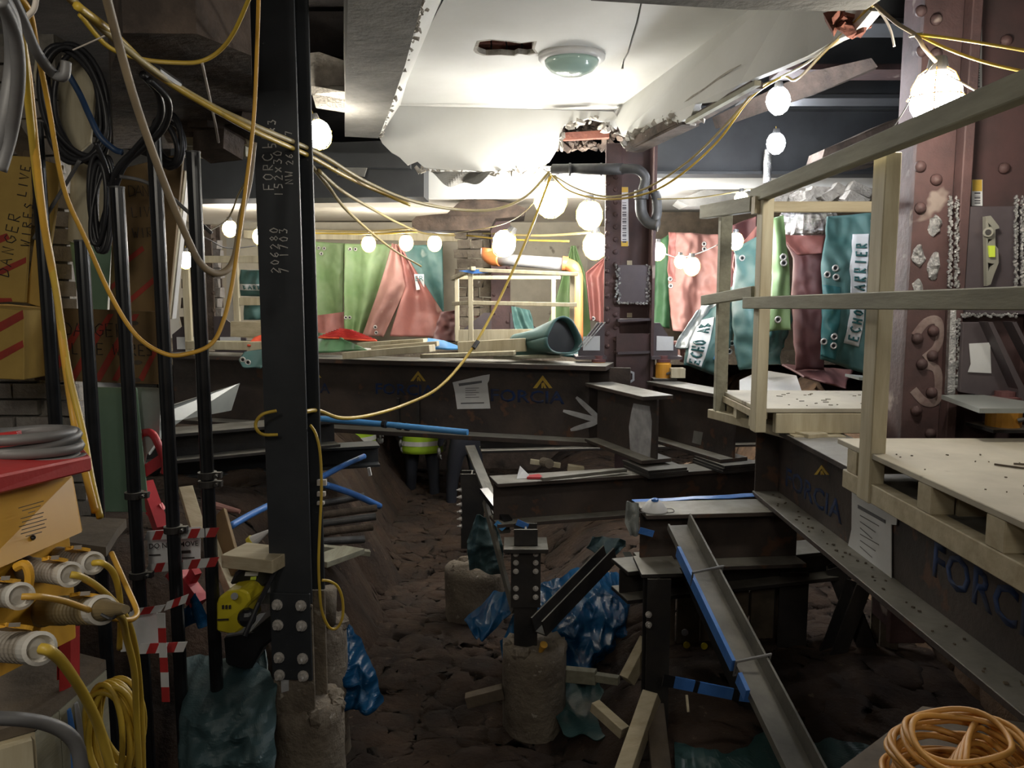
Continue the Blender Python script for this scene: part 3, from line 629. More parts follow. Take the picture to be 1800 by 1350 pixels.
pmark([(806, 674), (847, 669), (847, 673), (807, 679)], nt); pmark([(810, 708), (851, 707), (851, 709), (810, 710)], nt)
for i in range(5): pmark([(818, 682 + i*4), (842 - i % 2*5, 681.5 + i*4), (842 - i % 2*5, 682.5 + i*4), (818, 683 + i*4)], nt)
for a, b, c, d2, w_ in ((1013, 698, 1055, 738, 5), (990, 722, 1055, 740, 5), (1003, 756, 1050, 742, 5), (1061, 690, 1062, 768, 5)):
    MB().tube([on_plane(a + (c-a)*k/6, b + (d2-b)*k/6, web0, nrm) for k in range(7)], [0.008, .014, .016, .017, .018, .017, .01], 8).flat(web0 + nrm*.002, nrm, .08).build('spray_line', 'spray_white', G)
for a in (700, 735):
    MB().bar(on_plane(a, 700, web0 + nrm*.01, nrm), on_plane(a + 1, 745, web0 + nrm*.01, nrm), 0.022, 0.02).build('drain_stain', 'dark_steel', G)
# end plate and stiffener
MB().bar(g0 - Z*0.02, g0 - Z*0.49, 0.02, 0.26, up=d).build('end_stiffener', 'girder', G)

# --- two stub beams bearing on the cross beam
def stub(label, far, near, ztop, hh, B=0.19):
    return girder('stub_beam', label, V((far[0], far[1], ztop)), V((near[0], near[1], ztop)), hh, B, 0.022, 0.014, group='stub beams bearing on the cross beam')
S1 = stub('short steel stub beam with a white-sprayed web end, beside the main girder', (0.545, 4.98), (0.80, 4.32), 1.935, 0.375)
S2 = stub('short dark steel stub beam with a small paper patch, right of the riveted column', (0.95, 5.12), (1.255, 4.42), 1.93, 0.385)
def stubn(a, b):
    dd = (V((b[0], b[1], 0)) - V((a[0], a[1], 0))).normalized(); n_ = V((dd.y, -dd.x, 0)); return n_ if n_.x < 0 else -n_
n1 = stubn((0.545, 4.98), (0.80, 4.32)); w1 = V((0.80, 4.32, 1.7)) + n1*0.0072
gmark([(1114, 709), (1142, 714), (1146, 740), (1145, 770), (1143, 805), (1120, 800), (1108, 790), (1106, 750), (1110, 725)], 'spray_white', 'spray_patch', S1, w1, n1, 0.002)
n2 = stubn((0.95, 5.12), (1.255, 4.42)); w2 = V((1.255, 4.42, 1.7)) + n2*0.0072
gmark([(1220, 757), (1236, 760), (1232, 782), (1217, 778)], 'grey_soffit', 'paper_patch', S2, w2, n2, 0.002)
# packing plates under the stubs
for x, y in ((0.80, 4.38), (1.235, 4.5)):
    t = thing('packing_plates', 'stack of thin steel packing plates under the %s stub beam' % ('sprayed' if x < 1 else 'right-hand dark'), 'plates', (x, y, 1.50), 'packing plates under the stub beams')
    for k in range(3): MB().box((x + random.uniform(-.01, .01), y, 1.507 + k*0.0155), (0.24, 0.30, 0.0135), Matrix.Rotation(R(20), 3, 'Z')).build('plate', 'dark_steel', t)

# --- cross beams further down
girder('cross_beam', 'dusty-topped black cross beam carrying the two stub beams', V((-0.10, 4.18, 1.50)), V((1.55, 4.62, 1.50)), 0.24, 0.19, 0.02, 0.014)
girder('cross_beam', 'short black cross beam with a dust mask on its top flange', V((0.60, 3.63, 1.495)), V((1.36, 3.70, 1.495)), 0.27, 0.235, 0.02, 0.014)
girder('cross_beam', 'low black beam on the floor supports, under the dust mask beam', V((0.52, 3.72, 1.19)), V((2.6, 4.3, 1.19)), 0.16, 0.20, 0.02, 0.014, m='dark_steel')
girder('cross_beam', 'dark beam running behind the cross beam at the pit edge', V((-0.25, 6.2, 1.50)), V((3.0, 6.6, 1.50)), 0.25, 0.20, 0.02, 0.014, m='dark_steel')
# beams left of the black column
girder('cross_beam', 'dusty steel beam at the left, just under the main girder', V((-2.35, 4.62, 1.66)), V((-1.2, 5.3, 1.66)), 0.18, 0.26, 0.02, 0.014, m='dark_steel')
girder('cross_beam', 'lower dark steel beam at the left above the rubble bank', V((-2.6, 5.35, 1.38)), V((-1.0, 5.85, 1.38)), 0.16, 0.20, 0.02, 0.014, m='column_steel')
t = thing('gusset_plate', 'tapered grey steel plate leaning at the left end of the girder', 'plate', W(360, 740, 4.7))
MB().prism([W(246, 742, 4.35), W(262, 724, 4.4), W(300, 714, 4.5), W(420, 674, 5.1), W(405, 722, 5.1), W(320, 738, 4.6), W(290, 760, 4.5), W(262, 800, 4.35)], (0, 0.02, 0)).build('plate', 'film_grey', t)
# diagonal raking props
def raker(label, a, b, w_=0.09, m='dark_steel', tape=None, ang=0.09):
    t = thing('steel_brace', label, 'brace', b if V(b).z < V(a).z else a)
    MB().channel(a, b, w_, ang, 0.008).build('channel', m, t); return t
dm('channel_grey', (0.20, 0.19, 0.165), (0.12, 0.115, 0.10), 0.55, 0.2, 6, bump=0.2)
a = W(1192, 925, 3.45); b = W(1425, 1390, 2.25)
t = thing('steel_brace', 'long grey angle prop wrapped with blue tape, sloping down under the cross beam', 'brace', b)
dd, ss, uu = frame(b - a)
MB().bar(a, b, 0.085, 0.012).build('channel_floor', 'channel_grey', t); MB().bar(a + ss*(-0.045) + uu*.03, b + ss*(-0.045) + uu*.03, 0.008, 0.075).build('channel_side', 'channel_grey', t)
MB().bar(a + ss*(0.045) + uu*.0, b + ss*(0.045), 0.008, 0.03).build('channel_lip', 'channel_grey', t)
for i, (f0, f1) in enumerate(((0.13, 0.62), (0.66, 0.72))):
    for sgn in (1, -1):
        p0 = a.lerp(b, f0) + ss*0.055*sgn; p1 = a.lerp(b, f1) + ss*0.055*sgn
        if p0.x < a.lerp(b, f0).x: MB().bar(p0, p1, 0.014, 0.05).jitter(0.003, 20).build('blue_tape', 'blue_tape', t)
for f in (0.28, 0.64):
    c = a.lerp(b, f); MB().tube([c + ss*x + uu*y for x, y in ((-.06, -.015), (.06, -.015), (.062, .05), (-.06, .075))], 0.006, 6, closed=True).build('strap', 'cable_grey', t)
# diagonal braces (left tall one with bolts and taped nose)
t = thing('steel_brace', 'thin raking angle brace left of the bolted post, running up under the girder', 'brace', W(962, 1170, 3.7))
MB().bar(W(826, 785, 4.9), W(888, 935, 4.2), 0.06, 0.02).build('angle', 'channel_grey', t); MB().bar(W(852, 880, 4.4), W(903, 1075, 3.95), 0.018, 0.05).build('angle', 'channel_grey', t)
MB().bar(W(850, 862, 4.4), W(893, 918, 4.15), 0.05, 0.03).build('flat_bar', 'black_pole', t)
for (l, a, b, w_, m_) in (
    ('black diagonal brace crossing in front of the blue plastic sheets', W(1075, 985, 4.2), W(950, 1115, 3.75), 0.075, 'dark_steel'),
    ('right-leaning arm of the black cross brace under the right girder', W(1452, 998, 4.0), W(1548, 1240, 3.9), 0.085, 'dark_steel'),
    ('left-leaning arm of the black cross brace under the right girder', W(1522, 1030, 3.9), W(1448, 1228, 3.85), 0.085, 'dark_steel'),
    ('short black brace in shadow left of the dark post under the right girder', W(1345, 1012, 4.2), W(1300, 1090, 4.1), 0.075, 'dark_steel'),
    ('black brace rising behind the blue taped prop', W(1210, 1020, 3.7), W(1310, 1250, 3.5), 0.07, 'dark_steel')):
    raker(l, a, b, w_, m_)
def post(name, label, u0, v0, v1, d, w_px, m='dark_steel', cat='post', deep=0.12):
    p = W(u0, v0, d); q = W(u0, v1, d); q.x = p.x; w_ = w_px/FPX*d
    t = thing(name, label, cat, (p.x, p.y, min(p.z, q.z)))
    MB().ibeam(V((p.x, d, min(p.z, q.z))), V((p.x, d, max(p.z, q.z))), deep, w_, 0.012, 0.01, up=YM).build('shaft', m, t)
    return t, p.x
post('steel_post', 'dark steel post under the right girder, left of the cross brace', 1390, 1000, 1330, 4.0, 52)
post('steel_post', 'pale dusty steel post under the right girder, right of the cross brace', 1558, 1040, 1330, 4.0, 34, 'concrete')
t, px = post('steel_post', 'dark bolted steel post carrying the left end of the dusty cross beam', 924, 925, 1190, 3.95, 42)
MB().box((px, 3.93, 1.22), (0.22, 0.2, 0.02)).build('cap_plate', 'dark_steel', t)
for i in range(6):
    for xx in (-0.05, 0.05):
        if i == 3: continue
        b = MB(); bolt(b, (px + xx, 3.883, 1.19 - 0.045*i), r=0.011, l=0.018); b.build('bolt', 'bolt_steel', t)
MB().box((px, 3.885, 1.07), (0.15, 0.01, 0.32)).build('splice_plate', 'dark_steel', t)
MB().tube([W(948, 1150, 3.85), W(956, 1133, 3.8)], [.008, .02], 10).build('valve', 'cable_amber', t)
pile('concrete pile under the dark bolted steel post in the middle of the pit', 0.115, 3.95, 0.69, 0.165, 5)
t, px = post('steel_post', 'dark steel post with loose bolts behind the thin raking brace', 830, 830, 960, 5.3, 40)
for i in range(6):
    b = MB(); bolt(b, (px - 0.07, 5.23, 1.18 - 0.05*i), ax=(-1, -.3, 0), r=0.011, l=0.024); b.build('bolt', 'bolt_steel', t)
pile('concrete pile in shadow behind the bolted post, left of the blue plastic', -0.26, 5.3, 0.62, 0.2, 8)
t, px = post('steel_post', 'brown steel post holding up the near end of the dust mask beam', 1155, 1010, 1400, 3.45, 42)
for v in (1080, 1098):
    b = MB(); bolt(b, W(1140, v, 3.38), r=0.011, l=0.02); b.build('bolt', 'bolt_steel', t)
MB().prism([W(1128, 1010, 3.4), W(1200, 1008, 3.4), W(1200, 1014, 3.4), W(1128, 1016, 3.4)], (0, .25, 0)).build('cap_plate', 'dark_steel', t)
# dark timber-like sheeting behind that post
t = thing('trench_sheets', 'row of dark upright trench sheets behind the brown post', 'sheeting', W(1240, 1200, 4.0))
for k in range(6):
    x = 0.80 + k*0.13; MB().box((x, 4.05 + random.uniform(-.015, .015), 0.5), (0.12, 0.03, 1.25)).jitter(0.006, 5, k).build('trench_sheet', 'timber_dark', t)

# --- right girder running towards the camera
RG = girder('side_girder', 'big rusty girder at the right running towards the camera under the timber deck', V((1.32, 3.86, 1.885)), V((1.32, 0.55, 1.885)), 0.385, 0.26, 0.022, 0.016)
rn = V((-1, 0, 0)); rp = V((1.3118, 3, 1.7))
arrow_logo(1445, 826, 26, RG, rp, rn)
font_mesh('stencilled_word', 'FORCIA', 0.125, on_plane(1425, 868, rp, rn), V((0, -1, 0)), Z, 'blue_paint', RG, off=0.0003, sx=1.5, bold=0.02)
font_mesh('stencilled_word', 'FORCIA', 0.15, on_plane(1735, 1045, rp, rn), V((0, -1, 0)), Z, 'blue_paint', RG, off=0.0003, sx=1.1, bold=0.02)
nt = gmark([(1499, 829), (1505, 862), (1530, 878), (1578, 911), (1577, 923), (1568, 922), (1568, 1027), (1540, 1008), (1508, 984), (1497, 990), (1476, 984), (1490, 968), (1498, 930)], 'paper', 'notice', RG, rp + V((-.004, 0, 0)), rn, 0.003)
for k in range(1): 
    MB().prism([on_plane(a, b, rp + V((-.0085, 0, 0)), rn) for a, b in ((1508, 887), (1556, 914), (1556, 920), (1508, 893))], rn*0.001).build('printed_bar', 'paper_ink', nt)
for i in range(6):
    v = 905 + i*11
    MB().prism([on_plane(a, b, rp + V((-.0085, 0, 0)), rn) for a, b in ((1512, v), (1545 - (i % 3)*6, v + 19), (1545 - (i % 3)*6, v + 20.5), (1512, v + 1.5))], rn*0.0008).build('printed_line', 'cable_grey', nt)
MB().bar((1.32, 3.855, 1.87), (1.32, 3.855, 1.52), 0.015, 0.24, up=XM).build('end_plate', 'girder', RG)
mb = MB()
for k in range(60):
    mb.box((1.215 + random.uniform(0, .07), random.uniform(1.2, 3.8), 1.525), (random.uniform(.003, .012), random.uniform(.003, .010), .004), Matrix.Rotation(random.uniform(0, 3), 3, 'Z'))
mb.build('debris', 'timber_dark', RG, kind='stuff')

# --- riveted columns
def riveted(label, x0, x1, y, z0, z1, rv, webw, deep=0.3, m='red_oxide', tilt=None):
    t = thing('riveted_column', label, 'column', ((x0+x1)/2, y, z0))
    MB().box(((x0+x1)/2, y + 0.012, (z0+z1)/2), (x1-x0, 0.024, z1-z0)).build('flange_plate', m, t, bevel=0.003)
    MB().box(((x0+x1)/2, y + deep, (z0+z1)/2), (x1-x0, 0.024, z1-z0)).build('rear_flange', m, t)
    MB().box((webw, y + deep/2 + .01, (z0+z1)/2), (0.02, deep - 0.02, z1-z0)).build('web', m, t)
    for (x, z) in rv:
        MB().lathe([(0.021, 0), (0.019, 0.008), (0.012, 0.015), (0.0, 0.018)], (x, y, z), (0, -1, 0), 10).build('rivet', m, t, smooth=True)
    return t
# central column
yc = 5.25; xa = W(1062, 500, yc).x; xb = W(1090, 500, yc).x; xr = W(1145, 500, yc).x
t = thing('riveted_column', 'red-oxide riveted column in the middle of the hall with a barcode tape', 'column', ((xa+xr)/2, yc, 1.5))
MB().box(((xa+xb)/2, yc, 2.47), (xb-xa, 0.03, 1.95)).build('flange_plate', 'red_oxide', t, bevel=0.003)
MB().box(((xb+xr)/2, yc + 0.10, 2.47), (xr-xb, 0.03, 1.95)).build('web_plate', 'dark_red' if 'dark_red' in M else 'maroon_cloth', t)
M['col_web'] = mat('col_web', (0.085, 0.045, 0.045), (0.055, 0.035, 0.035), 0.6, 0.1, 5, bump=0.1)
C.objects[t.children[-1].name].data.materials[0] = M['col_web'] if t.children else None
MB().box((xr, yc + 0.02, 2.47), (0.018, 0.2, 1.95)).build('side_angle', 'red_oxide', t)
for k in range(30):
    v = 300 + k*11; MB().lathe([(0.017, 0), (0.014, 0.009), (0.0, 0.013)], W(1068 + (k % 2)*14, v, yc - .015), (0, -1, 0), 8).build('rivet', 'red_oxide', t)
bc = MB().prism([W(a, b, yc + .083) for a, b in ((1091, 329), (1104, 329), (1105, 432), (1092, 432))], (0, -.004, 0)).build('barcode_tape', 'paper', t)
for k in range(18):
    v = 356 + k*4; MB().prism([W(a, b, yc + .0785) for a, b in ((1094, v), (1101, v), (1101, v + 1 + k % 3), (1094, v + 1 + k % 3))], (0, -.001, 0)).build('bar', 'paper_ink', bc)
for v in (329, 424): MB().prism([W(a, b, yc + .0785) for a, b in ((1092, v), (1104, v), (1104, v + 9), (1092, v + 9))], (0, -.001, 0)).build('yellow_end', 'yellow_paint', bc)
for v in (458, 550): MB().prism([W(a, b, yc + .083) for a, b in ((1102, v), (1111, v), (1111, v + 8), (1102, v + 8))], (0, -.003, 0)).build('tape_square', 'timber_pale', t)
MB().prism([W(a, b, yc - .02) for a, b in ((1086, 466), (1140, 466), (1140, 532), (1086, 532))], (0, -.02, 0)).build('welded_plate', 'purple_steel', t)
mb = MB()
for a, b, c, d2 in ((1086, 466, 1086, 530), (1140, 466, 1140, 530), (1086, 532, 1142, 534)):
    for k in range(40): mb.ball(W(a + (c-a)*k/39 + random.uniform(-4, 4), b + (d2-b)*k/39, yc - .042), random.uniform(.003, .011), 5, 4)
mb.build('weld_metal', 'bright_weld', t)
for v in (563, 620): MB().bar(W(1084, v, yc - .01), W(1142, v - 2, yc - .01), 0.11, 0.016).build('stiffener', 'purple_steel', t)
MB().box(((xb+xr)/2 + .0, yc - .045, 1.78), (xr - xb + .05, 0.012, 0.9)).build('jacking_web', 'col_web', t)
for sx, xx in ((-1, xa - .0), (1, xr)):
    e = MB(); e.prism([V((xx, yc - .06, 2.30)), V((xx + sx*0.05, yc - .06, 2.30)), V((xx + sx*0.17, yc - .06, 2.12)), V((xx + sx*0.17, yc - .06, 2.085)), V((xx, yc - .06, 2.085))], (0, 0.02, 0)); e.build('jacking_bracket', 'purple_steel', t)
    MB().box((xx + sx*.09, yc, 2.075), (0.2, 0.24, 0.02)).build('bracket_shelf', 'purple_steel', t)
    MB().prism([V((xx + sx*.03, yc - .064, 2.12)), V((xx + sx*.14, yc - .064, 2.12)), V((xx + sx*.14, yc - .064, 2.21)), V((xx + sx*.03, yc - .064, 2.215))], (0, -.002, 0)).build('paper_label', 'paper', t)
MB().tube([W(1088, 668, yc - .07), W(1088, 655, yc - .07), W(1100, 650, yc - .07), (W(1114, 656, yc - .07)), W(1114, 668, yc - .07), W(1102, 676, yc - .07)], 0.009, 6).flat(V((0, yc - .055, 0)), YM, .1).build('spray_ring', 'spray_white', t)
def jack(label, x, y, z, r=0.05, h=0.13):
    t = thing('hydraulic_jack', label, 'jack', (x, y, z))
    MB().lathe([(r, 0), (r, h*.7), (r*.85, h*.74), (r*.85, h*.8)], (x, y, z), Z, 20).build('jack_body', 'jack_orange', t, smooth=False)
    MB().lathe([(r*.9, h*.8), (r*.92, h*.93), (r*.6, h*.95), (r*.6, h*1.1)], (x, y, z), Z, 18).build('jack_collar', 'maroon_cloth', t)
    MB().box((x, y, z - .005), (r*3, r*3, 0.012)).build('base_plate', 'dark_steel', t)
    MB().tube([V((x + r*.3, y - r, z + .03)), V((x + r*.6, y - r*1.3, z + .04)), V((x + r*.9, y - r*1.2, z + .02))], 0.009, 8).build('valve', 'cast_iron', t)
jack('orange hydraulic jack left of the middle riveted column', W(1052, 650, 5.15).x, 5.15, 1.945)
jack('orange hydraulic jack right of the middle riveted column', W(1166, 650, 5.15).x, 5.15, 1.945)
t = thing('timber_block', 'small pale timber block beside the right-hand jack', 'block', W(1190, 660, 5.1)); MB().box(W(1190, 655, 5.1), (0.09, 0.09, 0.06)).build('block', 'timber_pale', t)
mb = MB()
t = thing('tension_rods', 'three thin bright steel rods slanting beside the middle column', 'rods', W(1040, 590, 5.0))
for k in range(3): MB().tube([W(1017 + k*5, 610, 5.05), W(1052 + k*6, 566, 5.05)], 0.0035, 6).build('rod', 'bright_weld', t)

dm('spray_soft', (0.30, 0.235, 0.215), (0.17, 0.11, 0.105), 0.8, 0, 16)
# near right column
yn = 3.05; X0 = W(1604, 400, yn).x; X1 = W(1672, 400, yn).x; X2 = W(1690, 400, yn).x
t = thing('riveted_column', 'large near red-oxide riveted column at the right with bright weld beads', 'column', (X0, yn, 1.1))
MB().box(((X0+X1)/2, yn + .015, 2.60), (X1-X0, 0.03, 3.0)).build('flange_plate', 'red_oxide', t, bevel=0.003)
MB().box(((X1+X2)/2 + .002, yn - .02, 2.60), (X2-X1, 0.06, 3.0)).build('angle_leg', 'red_oxide', t, bevel=0.004)
MB().box((X2 + 0.25, yn + .06, 2.60), (0.5, 0.02, 3.0)).build('web_plate', 'col_web', t)
MB().box((X2 + 0.30, yn + .0, 2.60), (0.02, 0.12, 3.0)).build('angle_leg', 'red_oxide', t, bevel=0.004)
MB().box(((X0+X1)/2 + .01, yn + .17, 2.60), (0.024, 0.28, 3.0)).build('inner_web', 'red_oxide', t)
for i, (u_, v_) in enumerate(((1618, 20), (1645, 35), (1620, 90), (1617, 293), (1645, 316), (1617, 366), (1640, 582), (1612, 595), (1638, 625), (1637, 690), (1610, 722), (1635, 762), (1645, 95), (1620, 640))):
    MB().lathe([(0.022, 0), (0.021, 0.008), (0.013, 0.018), (0.0, 0.021)], W(u_, v_, yn), (0, -1, 0), 14).build('rivet', 'red_oxide', t, smooth=True)
for (u_, v_) in ((1768, 72), (1768, 146), (1764, 296)):
    MB().lathe([(0.022, 0), (0.021, 0.008), (0.013, 0.018), (0.0, 0.021)], W(u_, v_, yn + .05), (0, -1, 0), 14).build('rivet', 'red_oxide', t, smooth=True)
for (u_, v_, a, b) in ((1614, 450, 11, 20), (1642, 470, 10, 24), (1613, 505, 9, 12), (1643, 396, 11, 20)):
    MB().ball(W(u_, v_, yn - .002), 1, 12, 9, (a/FPX*yn, .010, b/FPX*yn)).jitter(.012, 40, u_).build('weld_patch', 'bright_weld', t)
mb = MB()
for u_ in (1670, 1682, 1786, 1797):
    for k in range(90): mb.ball(W(u_ + random.uniform(-3, 3), 345 + k*1.8, yn - .052), random.uniform(.003, .0075), 5, 4)
mb.build('weld_bead', 'bright_weld', t)
mb = MB()
for k in range(60): mb.ball(W(1684 + random.uniform(-3, 3), 560 + k*2.1, yn - .056), random.uniform(.003, .008), 5, 4)
for k in range(50): mb.ball(W(1690 + k*2, 554 + random.uniform(-3, 3), yn - .056), random.uniform(.003, .007), 5, 4)
mb.build('weld_bead', 'bright_weld', t)
MB().prism([W(a, b, yn - .035) for a, b in ((1666, 540), (1676, 540), (1674, 692), (1660, 692))], (0, -.02, 0)).build('edge_bar', 'bright_weld', t)
MB().prism([W(a, b, yn - .02) for a, b in ((1685, 364), (1792, 363), (1794, 508), (1684, 508))], (0, -.02, 0)).build('welded_plate', 'purple_steel', t, bevel=.003)
MB().prism([W(a, b, yn - .0) for a, b in ((1668, 508), (1830, 508), (1830, 552), (1668, 552))], (0, -.012, 0)).build('cross_plate', 'purple_steel', t)
b1 = MB().prism([W(a, b, yn - .06) for a, b in ((1688, 566), (1737, 566), (1797, 682), (1797, 706), (1682, 688))], (0, -.02, 0)).build('jacking_bracket', 'purple_steel', t, bevel=.003)
MB().prism([W(a, b, yn - .14) for a, b in ((1737, 566), (1745, 566), (1800, 680), (1800, 706), (1790, 706), (1790, 684))], (0, .06, 0)).build('bracket_flange', 'purple_steel', t)
MB().prism([W(a, b, yn - .14) for a, b in ((1779, 566), (1787, 566), (1830, 650), (1822, 650))], (0, .06, 0)).build('bracket_flange', 'purple_steel', t)
MB().prism([W(a, b, yn - .083) for a, b in ((1703, 604), (1740, 602), (1742, 656), (1701, 654), (1706, 640))], (0, -.002, 0)).build('paper_label', 'paper', t)
MB().prism([H(1655, 694, 2.115), H(1722, 693, 2.115), H(1850, 712, 2.115), H(1850, 718, 2.115), H(1722, 718, 2.115)], (0, 0, -.016)).build('bracket_shelf', 'film_grey', t)
for a_ in ([(1608, 590), (1628, 566), (1648, 564), (1652, 590), (1645, 612), (1625, 630)], [(1618, 640), (1645, 648), (1650, 680), (1645, 705), (1625, 706), (1605, 685)]):
    MB().tube(spline([W(u_, v_, yn - .001) for u_, v_ in a_], 5), 0.016, 8).flat(V((0, yn - .002, 0)), YM, .06).build('spray_stroke', 'spray_soft', t)
def barcode(t, u0, u1, v0, v1, y_, n, seed):
    rr = random.Random(seed)
    e = MB().prism([W(a, b, y_) for a, b in ((u0, v0), (u1, v0), (u1, v1), (u0, v1))], (0, -.004, 0)).build('barcode_tape', 'paper', t)
    MB().prism([W(a, b, y_ - .0045) for a, b in ((u0 + 2, v0), (u1, v0), (u1, v0 + 20), (u0 + 2, v0 + 20))], (0, -.001, 0)).build('yellow_end', 'yellow_paint', e)
    v = v0 + 22
    while v < v1 - 3:
        hh = rr.uniform(.8, 3.2); MB().prism([W(a, b, y_ - .0045) for a, b in ((u0 + 6, v), (u1 - 3, v), (u1 - 3, v + hh), (u0 + 6, v + hh))], (0, -.001, 0)).build('bar', 'paper_ink', e); v += hh + rr.uniform(1.2, 3)
barcode(t, 1705, 1725, -20, 178, yn + .045, 0, 1); barcode(t, 1707, 1726, 316, 362, yn + .045, 0, 2)
# magnetic spirit level stuck on the welded plate
t = thing('spirit_level', 'small grey magnetic spirit level stuck upright on the welded plate', 'level', W(1738, 500, yn - .05))
prf = [(1727, 381), (1736, 380), (1750, 398), (1751, 402), (1744, 404), (1744, 432), (1749, 438), (1750, 462), (1742, 482), (1736, 500), (1729, 503)]
MB().slab([[W(a, b, yn - .045) for a, b in prf], [W(a, b, yn - .045) for a, b in ((1731, 392), (1738, 399), (1733, 400))], [W(a, b, yn - .045) for a, b in ((1731, 421), (1739, 421), (1731, 430))], [W(a, b, yn - .045) for a, b in ((1731, 462), (1742, 464), (1732, 478))]], (0, -.02, 0)).build('level_body', 'level_grey', t)
MB().cyl(W(1737, 408, yn - .06), W(1737, 408, yn - .075), 0.017, n=18).build('vial_ring', 'level_grey', t); MB().cyl(W(1737, 408, yn - .07), W(1737, 408, yn - .078), 0.010, n=14).build('vial', 'dark_steel', t)
MB().prism([W(a, b, yn - .066) for a, b in ((1736, 432), (1747, 432), (1747, 452), (1738, 452))], (0, -.008, 0)).build('vial', 'vial', t)
jack('orange hydraulic jack with red top, on the deck behind the right-hand guard rail', W(1792, 765, 2.85).x, 2.95, 2.0, 0.06, 0.12)
t = thing('steel_bracket', 'grey steel jacking bracket with a paper label left of the near column', 'bracket', W(1575, 690, 3.6))
MB().prism([W(a, b, 3.6) for a, b in ((1562, 565), (1604, 565), (1604, 668), (1562, 655))], (0, .02, 0)).build('bracket_plate', 'purple_steel', t); MB().prism([W(a, b, 3.58) for a, b in ((1562, 592), (1580, 594), (1587, 620), (1580, 640), (1562, 636))], (0, -.002, 0)).build('paper_label', 'paper', t)
MB().prism([W(a, b, 3.5) for a, b in ((1510, 663), (1600, 672), (1600, 680), (1510, 668))], (0, .15, 0)).build('bracket_shelf', 'film_grey', t)
t = thing('pipe_duct', 'pale grey upright duct panel between the timber post and the near column', 'duct', W(1580, 560, 4.6))
MB().prism([W(a, b, 4.6) for a, b in ((1562, 380), (1606, 380), (1602, 564), (1562, 564))], (0, .3, 0)).build('duct_panel', 'film_grey', t)

# far columns behind the girder
def farcol(label, u0, u1, v0, v1, y, m='red_oxide', papers=(), brackets=True):
    p = W(u0, v0, y); q = W(u1, v1, y); t = thing('riveted_column', label, 'column', ((p.x+q.x)/2, y, min(q.z, p.z)))
    MB().ibeam(V(((p.x+q.x)/2, y + .1, q.z)), V(((p.x+q.x)/2, y + .1, p.z)), 0.22, q.x - p.x, 0.02, 0.02, up=YM).build('column_shaft', m, t)
    for k in range(12):
        MB().lathe([(0.02, 0), (0.0, 0.015)], W(u0 + 5 + (k % 2)*(u1-u0-10), v0 + 12 + k*(v1-v0-30)/12, y - .01), (0, -1, 0), 8).build('rivet', m, t)
    if brackets:
        for s_, xx in ((-1, p.x), (1, q.x)):
            MB().prism([V((xx, y - .03, 2.30)), V((xx + s_*0.07, y - .03, 2.30)), V((xx + s_*0.26, y - .03, 2.15)), V((xx + s_*0.26, y - .03, 2.0)), V((xx, y - .03, 2.0))], (0, 0.02, 0)).build('jacking_bracket', 'purple_steel', t)
            MB().prism([V((xx + s_*.05, y - .04, 2.03)), V((xx + s_*.22, y - .04, 2.03)), V((xx + s_*.22, y - .04, 2.13)), V((xx + s_*.05, y - .04, 2.13))], (0, -.003, 0)).build('paper_label', 'paper', t)
    return t
farcol('far red-oxide column behind the timber guard frame, under the broken downstand', 863, 897, 380, 600, 7.7)
t = thing('masonry_pier', 'rough grey masonry pier wrapped round the far column', 'pier', W(830, 600, 7.8))
for k in range(11):
    for j in range(3): MB().box(W(810 + j*22 + (k % 2)*6, 412 + k*17, 7.85), (0.12, 0.1, 0.085)).jitter(0.02, 9, k*3+j).build('stone', 'concrete', t)
farcol('dark masonry-wrapped column at the far left behind the black scaffold poles', 352, 380, 395, 610, 6.6, 'brown_masonry')
t = thing('masonry_pier', 'ragged brown masonry pier at the far left', 'pier', W(340, 600, 6.7))
for k in range(10):
    for j in range(3): MB().box(W(334 + j*20 + (k % 2)*5, 430 + k*17, 6.75), (0.11, 0.1, 0.078)).jitter(0.02, 9, k*3+j).build('stone', 'brick_grey' if j else 'brown_masonry', t)
# ================================================================== TIMBER DECKS AND GUARD RAILS
dk = thing('timber_deck', 'large plywood walkway deck at the right with open timber edge frame', 'deck', (2.0, 1.8, 1.89))
for (y0, y1, x0, x1) in ((0.55, 1.62, 1.12, 2.6), (1.635, 2.70, 1.12, 2.6)):
    MB().box(((x0+x1)/2, (y0+y1)/2, 1.991), (x1-x0, y1-y0, 0.018)).build('plywood_sheet', 'ply', dk, bevel=0.002)
MB().box((1.145, 1.60, 1.873), (0.048, 2.10, 0.062)).build('edge_bearer', 'timber_dusty' if 'timber_dusty' in M else 'timber', dk, bevel=0.003)
for y in (2.585, 2.12, 1.80, 1.50, 1.2, 0.9):
    MB().box((1.155, y, 1.943), (0.065, 0.075, 0.078)).build('spacer_block', 'timber', dk, bevel=0.003)
for y in (2.6, 2.1, 1.6, 1.1, 0.65):
    MB().box((1.87, y, 1.94), (1.35, 0.045, 0.075)).build('joist', 'timber', dk)
MB().box((1.97, 1.6, 1.905), (0.05, 2.1, 0.04)).build('bearer', 'timber_dark', dk)
mb = MB(); rr = random.Random(3)
for k in range(90):
    mb.box((rr.uniform(1.15, 2.3), rr.uniform(0.9, 2.65), 2.0025), (rr.uniform(.002, .007), rr.uniform(.002, .006), .003), Matrix.Rotation(rr.uniform(0, 3), 3, 'Z'))
mb.build('grit', 'timber_dark', dk, kind='stuff')
for i, (a, b) in enumerate((((1748, 816), (1800, 823)), ((1782, 815), (1815, 817)))):
    pa, pb = H(*a, 2.004), H(*b, 2.004)
    t = thing('wood_splinter', ('long thin' if i == 0 else 'short dark') + ' wood splinter lying on the large plywood deck', 'splinter', pa); MB().bar(pa, pb, 0.006, 0.005).build('splinter', 'timber_dark', t)

